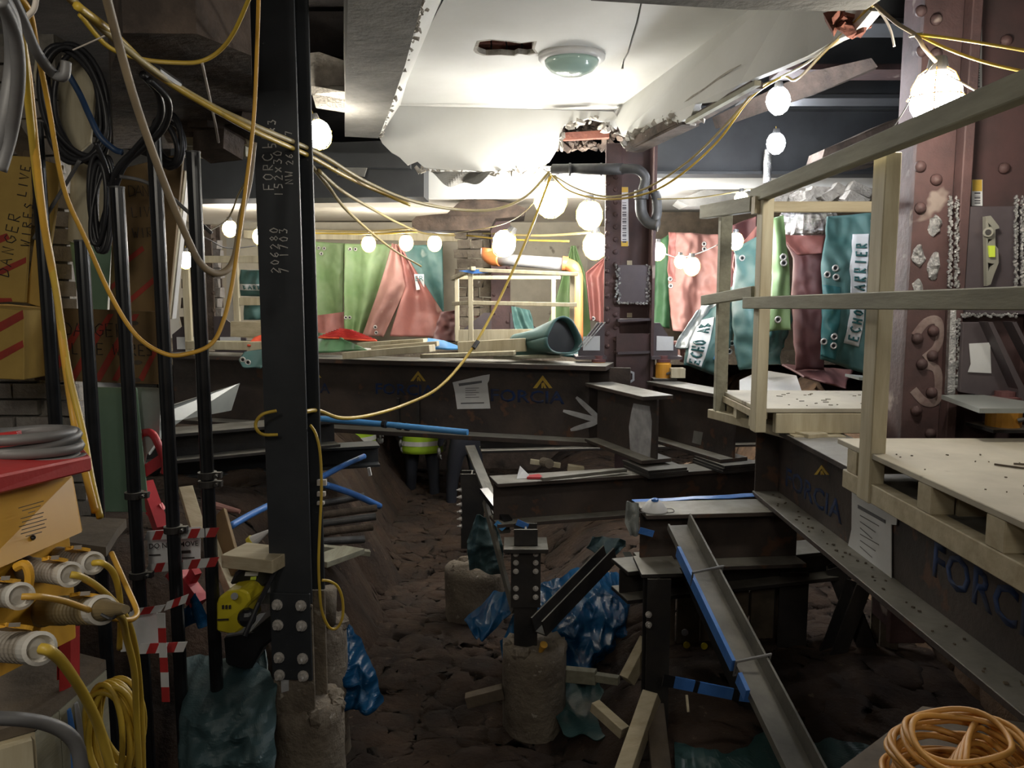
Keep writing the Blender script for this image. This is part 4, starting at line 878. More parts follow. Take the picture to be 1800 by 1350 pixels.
d2 = thing('timber_deck', 'smaller far plywood platform with a pale timber fascia', 'deck', (1.6, 3.65, 1.88))
MB().prism([V((1.07, 3.40, 1.982)), V((2.25, 3.40, 1.982)), V((2.25, 4.0, 1.982)), V((1.07, 4.05, 1.982))], (0, 0, 0.018)).build('plywood_sheet', 'ply', d2, bevel=.002)
MB().box((1.45, 3.42, 1.935), (0.62, 0.045, 0.088)).build('fascia_board', 'timber_pale', d2, bevel=.003)
MB().box((1.085, 3.75, 1.965), (0.05, 0.65, 0.03)).build('side_batten', 'timber', d2)
MB().bar(V((1.05, 4.06, 1.88)), V((1.30, 3.33, 1.88)), 0.10, 0.045).build('edge_bearer', 'timber_pale', d2, bevel=.003)
for y in (3.55, 3.8, 4.0): MB().box((1.10, y, 1.925), (0.05, 0.05, 0.055)).build('spacer_block', 'timber_pale', d2)
MB().box((1.65, 3.78, 1.925), (0.9, 0.05, 0.09)).build('joist', 'timber_pale', d2)
MB().bar(V((1.20, 3.37, 1.875)), V((1.42, 3.37, 1.875)), 0.06, 0.03).build('packer', 'timber_pale', d2)
mb = MB()
for k in range(40): mb.box((rr.uniform(1.2, 2.1), rr.uniform(3.45, 3.95), 2.003), (rr.uniform(.004, .03), rr.uniform(.002, .004), .003), Matrix.Rotation(rr.uniform(-.6, .6), 3, 'Z'))
mb.build('grit', 'timber_dark', d2, kind='stuff')

gf = thing('guard_rail', 'timber guard rail frame along the right-hand decks', 'guard rail', (1.1, 2.5, 1.86))
def rail(nm, p, q, w, h, m='timber_grey', up=Z, par=None):
    return MB().bar(p, q, w, h, up).build(nm, m, par or gf, bevel=0.003)
def stud(nm, x, y, z0, z1, wx, wy, m, par=None):
    return MB().box((x, y, (z0+z1)/2), (wx, wy, z1-z0)).build(nm, m, par or gf, bevel=0.003)
stud('post', 1.140, 2.480, 1.840, 2.915, 0.048, 0.085, 'timber_pale')
stud('post', 1.055, 3.375, 1.905, 2.905, 0.048, 0.075, 'timber_pale')
stud('post', 1.055, 4.00, 1.88, 2.88, 0.058, 0.05, 'timber_grey')
rail('top_rail', V((1.04, 3.48, 2.905)), V((1.085, 1.2, 2.935)), 0.045, 0.058)
rail('mid_rail', V((1.01, 3.46, 2.452)), V((1.04, 1.2, 2.495)), 0.03, 0.049)
rail('mid_rail', V((0.985, 4.12, 2.455)), V((1.035, 3.42, 2.50)), 0.03, 0.05)
rail('top_rail', V((0.97, 4.1, 2.90)), V((1.03, 3.44, 2.87)), 0.045, 0.066)
rail('cross_rail', V((1.09, 3.42, 2.855)), V((1.78, 3.42, 2.855)), 0.03, 0.045, 'timber')
MB().box((1.04, 3.40, 2.86), (0.06, 0.05, 0.07)).build('end_block', 'brick_red' if False else 'timber', gf)

# guard frame beyond the girder
gm = thing('guard_rail', 'pale timber guard frame standing beyond the main girder in mid-hall', 'guard rail', (-0.1, 6.3, 2.0))
def P6(u, v, d=6.0): return W(u, v, d)
for (u0, v0, v1, d) in ((827, 472, 605, 6.0), (803, 484, 600, 6.6), (1006, 482, 600, 5.9), (973, 488, 600, 6.6)):
    p = W(u0, v0, d); q = W(u0, v1, d); q.x = p.x; MB().bar(p, q, 0.035, 0.035, YM).build('post', 'timber_pale', gm, bevel=.002)
rail('top_rail', W(822, 474, 6.0), W(1016, 482, 5.85), 0.035, 0.028, 'timber_pale', par=gm)
rail('mid_rail', W(822, 532, 6.0), W(1014, 536, 5.85), 0.02, 0.03, 'timber_pale', par=gm)
rail('top_rail', W(796, 490, 6.7), W(832, 472, 5.95), 0.035, 0.03, 'timber_pale', par=gm)
rail('mid_rail', W(796, 534, 6.7), W(828, 532, 6.0), 0.02, 0.03, 'timber_pale', par=gm)
rail('rear_rail', W(796, 488, 6.7), W(985, 488, 6.7), 0.03, 0.03, 'timber_pale', par=gm)
MB().prism([W(806, 580, 6.3), W(998, 578, 6.3), W(998, 602, 6.3), W(806, 604, 6.3)], (0, .03, 0)).build('toe_board', 'timber_pale', gm)
MB().prism([W(806, 476, 5.97), W(830, 474, 5.97), W(858, 473, 5.97), W(858, 480, 5.97), W(830, 481, 5.97)], (0, -.004, 0)).build('blue_tape', 'blue_tape', gm)
# left frame
gl = thing('guard_rail', 'pale timber frame beyond the girder at the left, with a teal bag hung in it', 'guard rail', (-2.2, 6.2, 2.0))
for (u0, v0, v1, d, w_) in ((326, 455, 620, 6.0, .05), (413, 455, 565, 6.4, .045), (340, 430, 600, 6.3, .03)):
    p = W(u0, v0, d); q = W(u0, v1, d); q.x = p.x; MB().bar(p, q, w_, 0.04, YM).build('post', 'timber_pale', gl, bevel=.002)
rail('top_rail', W(320, 456, 6.3), W(470, 456, 6.3), 0.03, 0.055, 'timber_pale', par=gl)
rail('mid_rail', W(410, 530, 6.4), W(475, 530, 6.4), 0.03, 0.06, 'timber_pale', par=gl)
MB().prism([W(405, 565, 6.2), W(475, 565, 6.2), W(475, 596, 6.2), W(405, 592, 6.2)], (0, .03, 0)).build('toe_board', 'timber', gl)
# leaning stud and door-like frame at the left opening
t = thing('timber_stud', 'tall pale leaning timber stud at the edge of the brown board', 'timber', W(305, 560, 3.6))
MB().bar(W(322, 300, 3.4), W(293, 560, 3.4), 0.035, 0.05, YM).build('stud', 'timber_pale', t, bevel=.002)
MB().bar(W(332, 300, 3.42), W(305, 560, 3.42), 0.006, 0.04, YM).build('white_edge_strip', 'white_plastic', t)
t = thing('timber_lintel', 'pale timber lintel boards under the dark ceiling at the left', 'timber', W(380, 260, 3.6))
MB().bar(W(330, 252, 3.5), W(452, 252, 3.5), 0.08, 0.035).build('board', 'timber', t); MB().bar(W(322, 268, 3.45), W(436, 268, 3.45), 0.06, 0.04).build('board', 'timber_grey', t)

# timbers lying on top of the main girder
def plank(label, p, q, w, h, m='timber_pale', up=Z, name='timber_plank', group=None):
    return MB().bar(p, q, w, h, up).build(name, m, label=label, cat='plank', group=group, bevel=0.002)
zt = 2.047
plank('long pale plank lying at the left end of the main girder top', W(336, 606, 5.85), W(478, 608, 5.6), 0.12, 0.06)
plank('pale plank on the girder top ending near the blue sheet, front one', W(608, 625, 5.38), W(760, 612, 5.15), 0.09, 0.045)
plank('pale plank behind the front one, tucked under the blue sheet', W(632, 607, 5.75), W(748, 600, 5.6), 0.08, 0.04)
plank('grey-topped plank between the two pale planks on the girder', W(655, 613, 5.6), W(770, 604, 5.5), 0.06, 0.035, 'timber')
plank('flat plank on the girder right of the blue sheet, lower one', W(742, 626, 5.25), W(905, 620, 5.12), 0.08, 0.025)
plank('deep pale plank on edge below the rolled teal barrier', W(806, 612, 5.32), W(925, 606, 5.22), 0.04, 0.085)
plank('thin dusty board under the rolled teal barrier', W(870, 628, 5.2), W(985, 626, 5.12), 0.1, 0.018, 'timber_grey')
plank('plywood offcut on edge at the left end of the girder', W(408, 578, 6.0), W(472, 580, 5.9), 0.03, 0.11, 'timber')
# ================================================================== ACOUSTIC BARRIERS AND SHEETS
def lerp_poly(P, t):
    L = [0]
    for a, b in zip(P, P[1:]): L.append(L[-1] + (b - a).length)
    x = t*L[-1]
    for i in range(len(P)-1):
        if x <= L[i+1] + 1e-9:
            k = (x - L[i])/max(1e-9, L[i+1] - L[i]); return P[i].lerp(P[i+1], k)
    return P[-1]
def drape_fn(left, right, amp=0.03, freq=3, seed=0, bulge=0.0, wr=0.012, diag=0.5, top=None):
    Lp = [W(*p) for p in left]; Rp = [W(*p) for p in right]
    def f(u, v):
        a = lerp_poly(Lp, v); b = lerp_poly(Rp, v); p = a.lerp(b, u)
        n_ = V((0, -1, 0))
        k = amp*math.sin(freq*math.pi*u + seed + 1.3*math.sin(2.1*v + seed))*(0.55 + 0.45*v)
        k += wr*noise.noise(V((p.x*7 + p.z*diag*7, p.z*4, seed))) + wr*0.6*noise.noise(V((p.x*19, p.z*15, seed+3)))
        k += bulge*math.sin(math.pi*min(1, max(0, u)))**0.7*math.sin(math.pi*min(1, max(0, v)))**0.6
        return p + n_*k
    return f
def drape(name, label, left, right, m, cat='acoustic barrier', nu=40, nv=40, th=0.012, group=None, gromm=(), **kw):
    f = drape_fn(left, right, **kw)
    t = thing(name, label, cat, f(0.5, 1.0), group)
    MB().sheet(f, nu, nv, th, True).build('fabric', m, t, smooth=True)
    for (u, v) in gromm:
        c = f(u, v); b = MB()
        b.tube([c + V((.016*math.cos(a*math.pi/5), -.014, .016*math.sin(a*math.pi/5))) for a in range(10)], 0.0055, 6, closed=True).build('grommet', 'bolt_steel', t, smooth=True)
        MB().ball(c + V((0, -.012, 0)), 0.011, 8, 6, (1, .2, 1)).build('grommet_hole', 'black_plastic', t)
    return t, f
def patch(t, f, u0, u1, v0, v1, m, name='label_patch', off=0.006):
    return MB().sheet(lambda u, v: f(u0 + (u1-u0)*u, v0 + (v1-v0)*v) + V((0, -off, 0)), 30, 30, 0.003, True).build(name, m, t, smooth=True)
def curved_text(t, f, text, u0, u1, v0, v1, m='teal_deep', off=0.011, vert=True, r=0.006, wide=0.8):
    """lettering following the cloth: runs up the cloth when vert"""
    b = MB(); n = len(text)
    for i, ch in enumerate(text):
        for st in GL.get(ch, []):
            pts = []
            for a, c in st:
                if vert: s = (i + a*wide)/n; pts.append(f(u0 + (u1-u0)*(1-c), v1 + (v0-v1)*s) + V((0, -off, 0)))
                else: s = (i + a*wide)/n; pts.append(f(u0 + (u1-u0)*s, v1 + (v0-v1)*c) + V((0, -off, 0)))
            b.tube(pts, r, 5)
    return b.build('lettering', m, t)
GB = 'acoustic barriers hung along the far hoarding'
drape('acoustic_barrier', 'light green barrier panel hung right behind the black column', [(545, 424, 9.0), (545, 560, 9.0)], [(606, 428, 8.95), (604, 562, 8.95)], 'green_cloth', amp=.05, freq=2, seed=1, group=GB, gromm=((.25, .08), (.4, .08), (.32, .15)))
drape('acoustic_barrier', 'dusty red barrier flap below the light green panel', [(545, 556, 8.9), (545, 590, 8.8)], [(606, 548, 8.85), (606, 584, 8.8)], 'red_cloth', amp=.03, freq=3, seed=4, group=GB, gromm=((.12, .2),))
drape('acoustic_barrier', 'bright green barrier panel with a flat seam, in the middle of the far wall', [(606, 428, 8.85), (606, 586, 8.8)], [(700, 430, 8.9), (640, 588, 8.8)], 'green_cloth', amp=.045, freq=3, seed=2, group=GB, gromm=((.08, .82), (.2, .82), (.1, .06), (.2, .06)))
drape('acoustic_barrier', 'teal barrier panel with a white label, behind the folded red one', [(690, 432, 8.9), (728, 500, 8.85), (775, 560, 8.8)], [(778, 430, 8.9), (780, 500, 8.85), (781, 562, 8.8)], 'teal_cloth', amp=.04, freq=2, seed=3, group=GB)
t = C.objects[-1] if False else None
t, f = drape('acoustic_barrier', 'red barrier folded diagonally like a tent across the teal panel', [(690, 428, 8.7), (664, 510, 8.6), (636, 590, 8.5)], [(700, 430, 8.7), (716, 500, 8.55), (672, 592, 8.45)], 'pink_cloth', amp=.05, freq=2, seed=5, group=GB, gromm=((.5, .9), (.62, .96)))
drape('acoustic_barrier', 'red barrier spreading from the tent fold down to the floor', [(702, 432, 8.65), (712, 505, 8.6), (686, 590, 8.35)], [(706, 436, 8.65), (780, 552, 8.6), (800, 594, 8.4)], 'red_cloth', amp=.05, freq=3, seed=6, group=GB)
drape('acoustic_barrier', 'crumpled maroon barrier on the floor left of the guard frame', [(775, 548, 8.3), (760, 600, 8.0)], [(905, 536, 8.2), (905, 602, 8.0)], 'maroon_cloth', amp=.07, freq=4, seed=7, wr=.06, group=GB)
drape('acoustic_barrier', 'small teal barrier bunched beside the far column', [(900, 538, 7.2), (905, 580, 7.1)], [(930, 545, 7.2), (942, 588, 7.1)], 'teal_cloth', amp=.04, freq=3, seed=8, wr=.04, group=GB)
lb = MB().prism([W(728, 482, 8.6), W(745, 482, 8.6), W(746, 508, 8.6), W(732, 510, 8.6)], (0, -.004, 0)).build('hanging_label', 'paper', label='white lettered label on the teal barrier behind the red fold', cat='label')
font_mesh('lettering', 'ER', 0.085, W(737, 490, 8.58), XM, Z, 'teal_deep', lb, off=0.006)
# teal bag in the left frame
t, f = drape('acoustic_barrier', 'small teal barrier bulging between the rails of the left timber frame', [(424, 474, 6.5), (421, 500, 6.5), (424, 520, 6.5)], [(474, 474, 6.5), (476, 500, 6.5), (474, 522, 6.5)], 'teal_cloth', amp=.02, freq=2, seed=9, bulge=.08, wr=.03)
patch(t, f, .02, .98, .55, .78, 'paper'); curved_text(t, f, 'BARRI', .2, 1.0, .6, .74, vert=False, r=.004)
drape('acoustic_barrier', 'lower teal barrier fold under the mid rail of the left frame', [(428, 534, 6.5), (430, 562, 6.5)], [(474, 534, 6.5), (474, 563, 6.5)], 'teal_cloth', amp=.02, freq=2, seed=12, bulge=.04, wr=.03)
# on top of the girder
drape('safety_mesh', 'bright orange-red mesh sheet on the girder top, left of the black column', [(448, 592, 5.75), (436, 606, 5.6)], [(480, 582, 5.8), (480, 610, 5.6)], 'orange_mesh', cat='mesh', nu=24, nv=16, amp=.015, wr=.02)
t, f = drape('safety_mesh', 'orange-red barrier mesh sheet lying right of the black column', [(600, 577, 6.0), (560, 592, 5.8)], [(618, 580, 6.0), (662, 598, 5.75)], 'orange_mesh', cat='mesh', nu=30, nv=16, amp=.012, wr=.02)
gb = MB()
for k in range(8): gb.tube([f(j/10, .08 + .12*k) + V((0, -.008, .004)) for j in range(11)], .004, 5)
gb.build('mesh_strand', 'paint_red', t)
drape('acoustic_barrier', 'dark green folded barrier heaped on the girder beside the black column', [(545, 583, 6.0), (545, 618, 5.6)], [(585, 588, 5.9), (648, 614, 5.5)], 'dark_green_cloth', amp=.04, freq=3, seed=11, wr=.05)
drape('acoustic_barrier', 'teal barrier corner hanging over the girder edge left of the black column', [(430, 618, 5.5), (420, 632, 5.45), (428, 645, 5.4)], [(475, 612, 5.5), (476, 626, 5.45), (458, 646, 5.4)], 'teal_cloth', amp=.015, freq=2, seed=13, nu=20, nv=16, gromm=((.15, .5), (.3, .7)))
drape('blue_sheet', 'light blue plastic sheet lying on the planks over the girder', [(752, 594, 5.7), (742, 612, 5.5)], [(780, 598, 5.7), (814, 612, 5.45)], 'blue_bright', cat='sheet', nu=24, nv=16, amp=.02, wr=.03)
# rolled teal/red barrier right end of girder
t = thing('barrier_roll', 'rolled teal and red barrier with a dark open end, on the girder', 'acoustic barrier', W(960, 625, 5.2))
a = W(918, 606, 5.5); b = W(992, 592, 5.05)
prof = []
ax = (b - a); dd, ss, uu = frame(ax)
def roll(u, v):
    an = 2*math.pi*u; r = 0.075 + 0.035*v + 0.012*math.sin(an*3 + v*3); return a + ax*v + ss*math.cos(an)*r*1.1 + uu*math.sin(an)*r
MB().sheet(lambda u, v: roll(u, v), 40, 14, .012).build('fabric', 'teal_cloth', t, smooth=True)
MB().sheet(lambda u, v: a + ax*(v*.35) + (roll(u, v*.35) - (a + ax*v*.35))*1.04, 40, 6, .006).build('red_lining_band', 'pink_cloth', t, smooth=True)
MB().sheet(lambda u, v: a + ax*(.9) + (roll(u, .9) - (a + ax*.9))*v*.95, 30, 4, .004).build('dark_end', 'black_plastic', t)
drape('acoustic_barrier', 'teal barrier flap sagging behind the right side of the roll', [(985, 575, 5.5), (975, 622, 5.3)], [(1008, 585, 5.5), (1020, 628, 5.3)], 'teal_deep', amp=.02, freq=2, seed=17, wr=.03, nu=20, nv=20)
# behind the guard frame
drape('acoustic_barrier', 'tall green barrier draped to a peak beside the orange pipe', [(1006, 432, 8.0), (985, 500, 7.9), (962, 570, 7.8)], [(1010, 432, 8.0), (1034, 500, 7.9), (1040, 596, 7.8)], 'green_cloth', amp=.05, freq=3, seed=21, group=GB)
drape('acoustic_barrier', 'salmon red barrier folded between the green one and the riveted column', [(1062, 455, 7.4), (1030, 480, 7.4), (1038, 562, 7.3)], [(1066, 455, 7.4), (1064, 500, 7.4), (1064, 570, 7.3)], 'red_cloth', amp=.04, freq=3, seed=22, group=GB, gromm=((.2, .97),))
# right hand group
drape('acoustic_barrier', 'narrow green barrier just right of the riveted column', [(1146, 430, 7.6), (1146, 568, 7.5)], [(1176, 412, 7.6), (1178, 578, 7.5)], 'dark_green_cloth', amp=.03, freq=2, seed=23, group=GB)
t, f = drape('acoustic_barrier', 'broad dusty pink barrier with a red edge, behind the work lamps', [(1177, 408, 7.0), (1176, 500, 6.9), (1182, 580, 6.8)], [(1262, 412, 7.0), (1266, 500, 6.9), (1262, 592, 6.8)], 'pink_cloth', amp=.05, freq=3, seed=24, wr=.04, group=GB, gromm=((.03, .48), (.03, .55), (.72, .1), (.72, .15)))
patch(t, f, 0, .13, 0, .5, 'red_cloth', 'red_edge_flap')
drape('acoustic_barrier', 'dark maroon barrier hanging behind the rear guard post', [(1276, 400, 6.3), (1278, 470, 6.3), (1286, 560, 6.2)], [(1330, 380, 6.3), (1326, 470, 6.3), (1300, 500, 6.2)], 'maroon_cloth', amp=.04, freq=2, seed=25)
drape('acoustic_barrier', 'red barrier strip slanting down between the two guard posts', [(1290, 448, 6.0), (1288, 470, 6.0), (1300, 500, 6.0)], [(1335, 390, 6.0), (1326, 430, 6.0), (1302, 498, 6.0)], 'red_cloth', amp=.02, freq=2, seed=26)
t, f = drape('acoustic_barrier', 'big folded teal barrier with lettering, slumped left of the guard posts', [(1235, 535, 5.6), (1204, 600, 5.4), (1200, 640, 5.3)], [(1290, 500, 5.6), (1286, 600, 5.3), (1268, 665, 5.2)], 'teal_cloth', amp=.03, freq=2, seed=27, bulge=.16, wr=.05, gromm=((.9, .2), (.98, .66), (.98, .74)))
patch(t, f, .05, .42, .30, .96, 'paper', 'white_panel', .008); curved_text(t, f, 'BA OHCE'[::-1], .10, .34, .34, .94, m='teal_deep', r=.007, off=.016)
bd = patch(t, f, .62, .78, .50, .84, 'blue_bright', 'picture_badge', .010); bd2 = patch(t, f, .62, .78, .50, .60, 'timber_pale', 'picture_badge', .013)
drape('acoustic_barrier', 'grey-green barrier flap draped over the lettered teal one', [(1228, 545, 5.5), (1195, 590, 5.4), (1184, 612, 5.3)], [(1262, 528, 5.5), (1235, 575, 5.4), (1216, 612, 5.3)], 'film_grey', amp=.02, freq=3, seed=28, wr=.04)
drape('acoustic_barrier', 'crumpled red and pink scrap of barrier beside the orange jack', [(1180, 600, 5.5), (1182, 625, 5.5)], [(1204, 598, 5.5), (1206, 640, 5.4)], 'pink_cloth', amp=.03, freq=3, seed=29, wr=.06, nu=16, nv=16)
drape('acoustic_barrier', 'large bulging teal sack of barrier between the two guard posts', [(1292, 440, 5.3), (1286, 560, 5.1), (1300, 650, 5.0)], [(1352, 400, 5.3), (1388, 560, 5.1), (1372, 640, 5.0)], 'teal_cloth', amp=.03, freq=2, seed=30, bulge=.22, wr=.07, gromm=((.15, .1),))
drape('acoustic_barrier', 'light green barrier strip with paired eyelets, hanging beside the front post', [(1350, 385, 4.7), (1356, 480, 4.7), (1350, 582, 4.6)], [(1378, 378, 4.7), (1388, 480, 4.7), (1388, 580, 4.6)], 'green_cloth', amp=.02, freq=2, seed=31, bulge=.05, gromm=((.55, .35), (.55, .40), (.35, .9)))
drape('acoustic_barrier', 'dark red barrier with an open folded top, in front of the foil duct', [(1372, 415, 5.4), (1392, 455, 5.3), (1388, 520, 5.3), (1396, 650, 5.2)], [(1452, 412, 5.4), (1450, 450, 5.3), (1446, 520, 5.3), (1446, 650, 5.2)], 'maroon_cloth', amp=.03, freq=2, seed=32, bulge=.12, wr=.03)
drape('acoustic_barrier', 'upper red flap folded over the dark red barrier', [(1372, 412, 5.2), (1398, 448, 5.15)], [(1450, 415, 5.2), (1442, 445, 5.15)], 'red_cloth', amp=.02, freq=2, seed=33, nu=20, nv=14)
t, f = drape('acoustic_barrier', 'wide teal barrier with upright lettering panel, right of the dark red one', [(1456, 380, 4.9), (1442, 460, 4.8), (1438, 630, 4.7)], [(1560, 372, 4.9), (1562, 500, 4.8), (1545, 665, 4.7)], 'teal_cloth', amp=.05, freq=2, seed=34, bulge=.08, wr=.03,
    gromm=((.06, .43), (.18, .38), (.18, .44), (.02, .88), (.17, .83), (.17, .89)))
patch(t, f, .40, .62, .14, .85, 'paper', 'white_panel', .008); curved_text(t, f, 'ECHO BARRIER', .45, .59, .18, .82, m='teal_deep', r=.006, off=.014, wide=.7)
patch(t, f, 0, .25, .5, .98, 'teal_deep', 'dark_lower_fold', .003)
drape('acoustic_barrier', 'grey-brown barrier sheet spread on the floor behind the small deck', [(1375, 640, 5.4), (1410, 660, 5.0)], [(1500, 650, 5.2), (1490, 682, 4.9)], 'maroon_cloth', amp=.04, freq=3, seed=35, wr=.05)
t = thing('white_board', 'pale white boards lying behind the small deck under the barriers', 'board', W(1360, 680, 4.9))
MB().prism([W(1300, 668, 4.9), W(1340, 650, 5.2), W(1400, 660, 5.1), W(1410, 690, 4.7), (W(1300, 690, 4.7))], (0, 0, -.02)).build('board', 'white_paint', t)
# foil duct
t = thing('foil_duct', 'shiny foil-wrapped ventilation duct above the dark red barrier', 'duct', W(1420, 400, 5.6))
MB().tube(spline([W(1378, 388, 5.7), W(1420, 395, 5.6), W(1460, 380, 5.6)], 10), [.10 + .008*(k % 2) for k in range(21)], 20).jitter(.01, 18).build('duct_tube', 'foil', t)
t = thing('foil_duct', 'short foil-wrapped duct end beside the dark beam above the rail', 'duct', W(1505, 350, 5.4))
MB().prism([W(1488, 334, 5.4), W(1514, 336, 5.4), W(1514, 358, 5.4), W(1488, 356, 5.4)], (0, .2, 0)).jitter(.012, 20).build('duct_tube', 'foil', t)
t = thing('foil_pipe', 'foil-wrapped vertical pipe under the twin cool lamps', 'pipe', W(1350, 320, 5.5))
MB().tube([W(1350, 262, 5.9), W(1348, 322, 5.9)], .028, 14).jitter(.008, 25).build('pipe_tube', 'foil', t)
# orange and grey drain pipe
t = thing('drain_pipe', 'grey and orange plastic drain pipe bending down beyond the guard frame', 'pipe', W(1010, 600, 6.6))
MB().tube(spline([W(858, 436, 7.2), W(858, 448, 7.2), W(868, 455, 7.15), W(880, 456, 7.1)], 6), .062, 16).build('orange_elbow', 'orange_pipe', t, smooth=True)
MB().tube([W(880, 456, 7.1), W(992, 464, 6.8)], .052, 18).build('grey_length', 'grey_pipe', t, smooth=True)
MB().tube([W(988, 463, 6.8), W(998, 464, 6.8)], .062, 18).build('orange_collar', 'orange_pipe', t)
MB().tube(spline([W(996, 464, 6.8), W(1008, 470, 6.75), W(1013, 482, 6.75), W(1014, 500, 6.7), W(1014, 600, 6.6)], 6), .052, 16).build('orange_downpipe', 'orange_pipe', t, smooth=True)
# black cast pipe across the central column
t = thing('cast_pipe', 'black cast-iron pipe running to the riveted column and bending down', 'pipe', W(1140, 400, 5.0))
MB().tube([W(972, 298, 5.3), W(1095, 297, 5.05)], .035, 14).build('horizontal_pipe', 'cast_iron', t, smooth=True)
for u_ in (1000, 1055): MB().tube([W(u_, 298, 5.2), W(u_ + 3, 298, 5.2)], .042, 14).build('pipe_collar', 'cast_iron', t)
MB().tube(spline([W(1092, 297, 5.05), W(1120, 298, 5.0), W(1134, 312, 5.0), W(1130, 335, 5.0), W(1126, 352, 5.0)], 6), .030, 12).build('pipe_bend', 'cast_iron', t, smooth=True)
MB().tube([W(1128, 335, 5.0), W(1127, 350, 5.0)], .045, 14).build('pipe_socket', 'cast_iron', t)
MB().tube(spline([W(1126, 350, 5.0), W(1128, 375, 5.0), W(1140, 392, 4.98), W(1157, 396, 4.95)], 6), [.035]*9 + [.033]*9 + [.04], 12).build('pipe_elbow', 'cast_iron', t, smooth=True)
MB().tube(spline([W(1150, 337, 5.0), W(1154, 350, 5.0), W(1155, 375, 5.0), W(1150, 390, 5.0)], 6), [.01] + [.03]*17 + [.02], 10).build('pipe_stub', 'cast_iron', t, smooth=True)
# ================================================================== LAMPS AND CABLES
def bulb_mat(key, col, s):
    M[key] = mat(key, (1, 1, 1), None, 0.3, emit=(col, s)); return key
bulb_mat('glow_warm', (1.0, 0.93, 0.80), BULB_NEAR); bulb_mat('glow_mid', (1.0, 0.96, 0.87), BULB_MID); bulb_mat('glow_far', (1.0, 0.96, 0.87), BULB_FAR)
bulb_mat('glow_cool', (0.88, 0.92, 1.0), BULB_SOFT)
LAMPS = []
def lamp(label, u, v, d, r, m, cage='cable_yellow', hang=None, group=None, ax=(0, 0, 1), name='work_lamp'):
    c = W(u, v, d); a = V(ax).normalized(); dd, s, u_ = frame(a)
    t = thing(name, label, 'lamp', c - a*r, group)
    MB().ball(c, r*1.08, 12, 8, (1, 1, 1.15)).build('bulb', m, t, smooth=True)
    MB().cyl(c + a*r*1.02, c + a*(r*1.02 + r*.7), r*.5, r*.35, n=12).build('lamp_holder', 'cast_iron', t)
    cg = MB(); R_ = r*1.16
    for k in range(6):
        an = math.pi*k/3
        cg.tube([c + a*(R_*math.cos(x)*1.15) + (s*math.cos(an) + u_*math.sin(an))*R_*math.sin(x) for x in (0.35, .8, 1.3, 1.8, 2.3, 2.8, 3.14)], r*.022 + .0006, 5)
    cg.tube([c + (s*math.cos(x*math.pi/6) + u_*math.sin(x*math.pi/6))*R_ for x in range(12)], r*.022 + .0006, 5, closed=True)
    cg.build('wire_cage', cage, t)
    if hang: MB().tube([c + a*r*1.6, W(*hang)], .003, 5).build('hanger', 'cable_yellow', t)
    return t
FS = 'festoon lamps strung across the far hall'
lamp('very bright work lamp in a yellow cage right beside the black column', 560, 236, 4.4, .062, 'glow_warm', ax=(-.25, 0, 1), hang=(548, 195, 4.45))
lamp('upper of the two cool white lamps hung under the broken ceiling edge', 1368, 177, 3.9, .050, 'glow_cool', cage='bolt_steel', hang=(1370, 142, 3.9))
lamp('lower of the two cool white lamps, above the foil pipe', 1364, 252, 5.2, .052, 'glow_cool', cage='bolt_steel', hang=(1364, 222, 5.2))
lamp('large warm caged lamp in front of the near riveted column', 1645, 172, 2.55, .070, 'glow_warm', cage='cable_orange', hang=(1648, 110, 2.55))
lamp('highest and brightest lamp hanging where the cables meet beside the middle column', 968, 350, 5.6, .10, 'glow_mid', hang=(968, 305, 5.5))
lamp('second bright lamp just left of the middle column, upper', 1036, 378, 6.0, .085, 'glow_mid', hang=(1040, 345, 6.0))
lamp('bright lamp just left of the middle column, lower', 1046, 432, 6.4, .085, 'glow_mid', hang=(1046, 400, 6.4))
lamp('bright lamp in front of the far column at the orange pipe elbow', 886, 428, 6.7, .09, 'glow_far', ax=(.5, 0, .8), hang=(902, 398, 6.7))
for i, (u, v, d, lb) in enumerate(((764, 428, 8.3, 'festoon lamp over the teal panel, right one of the pair'), (714, 427, 8.3, 'festoon lamp over the tip of the red tent fold'), (648, 429, 8.3, 'festoon lamp hanging over the bright green panel'),
        (457, 416, 8.0, 'festoon lamp just left of the black column'), (404, 402, 8.0, 'festoon lamp at the far left beside the window frame'))):
    lamp(lb, u, v, d, .065, 'glow_far', hang=(u, v - 22, d), group=FS)
lamp('lamp hanging behind the fourth scaffold pole at the left', 326, 457, 5.2, .045, 'glow_far', hang=(326, 432, 5.2))
lamp('cool lamp low between the riveted column and the pink barrier', 1156, 442, 6.2, .055, 'glow_cool', hang=(1156, 425, 6.2))
lamp('left lamp of the warm pair in front of the pink barrier', 1196, 460, 6.0, .04, 'glow_warm', hang=(1196, 444, 6.0))
lamp('right lamp of the warm pair in front of the pink barrier', 1216, 468, 6.0, .055, 'glow_warm', hang=(1216, 444, 6.0))
lamp('small cool lamp tucked under the end of the top guard rail', 1303, 351, 4.4, .034, 'glow_cool', hang=(1303, 340, 4.4))
lamp('small cool lamp hanging between the two rear guard posts', 1293, 424, 4.7, .040, 'glow_cool', hang=(1295, 405, 4.7))
# festoon lamps out of sight that continue the string over the far walkway, behind the near beams
# dome ceiling light
t = thing('ceiling_light', 'round opal dome ceiling light on the broken white ceiling', 'lamp', H(1005, 100, 3.8))
c = H(1005, 98, 3.8)
MB().lathe([(0.185, -0.0), (0.185, -0.018), (0.172, -0.03), (0.15, -.03)], c, Z, 40).build('rim', 'white_plastic', t, smooth=True)
MB().lathe([(0.152, -0.028), (0.145, -0.050), (0.12, -0.078), (0.07, -0.10), (0.0, -0.108)], c, Z, 40).build('dome', 'opal_glass', t, smooth=True)

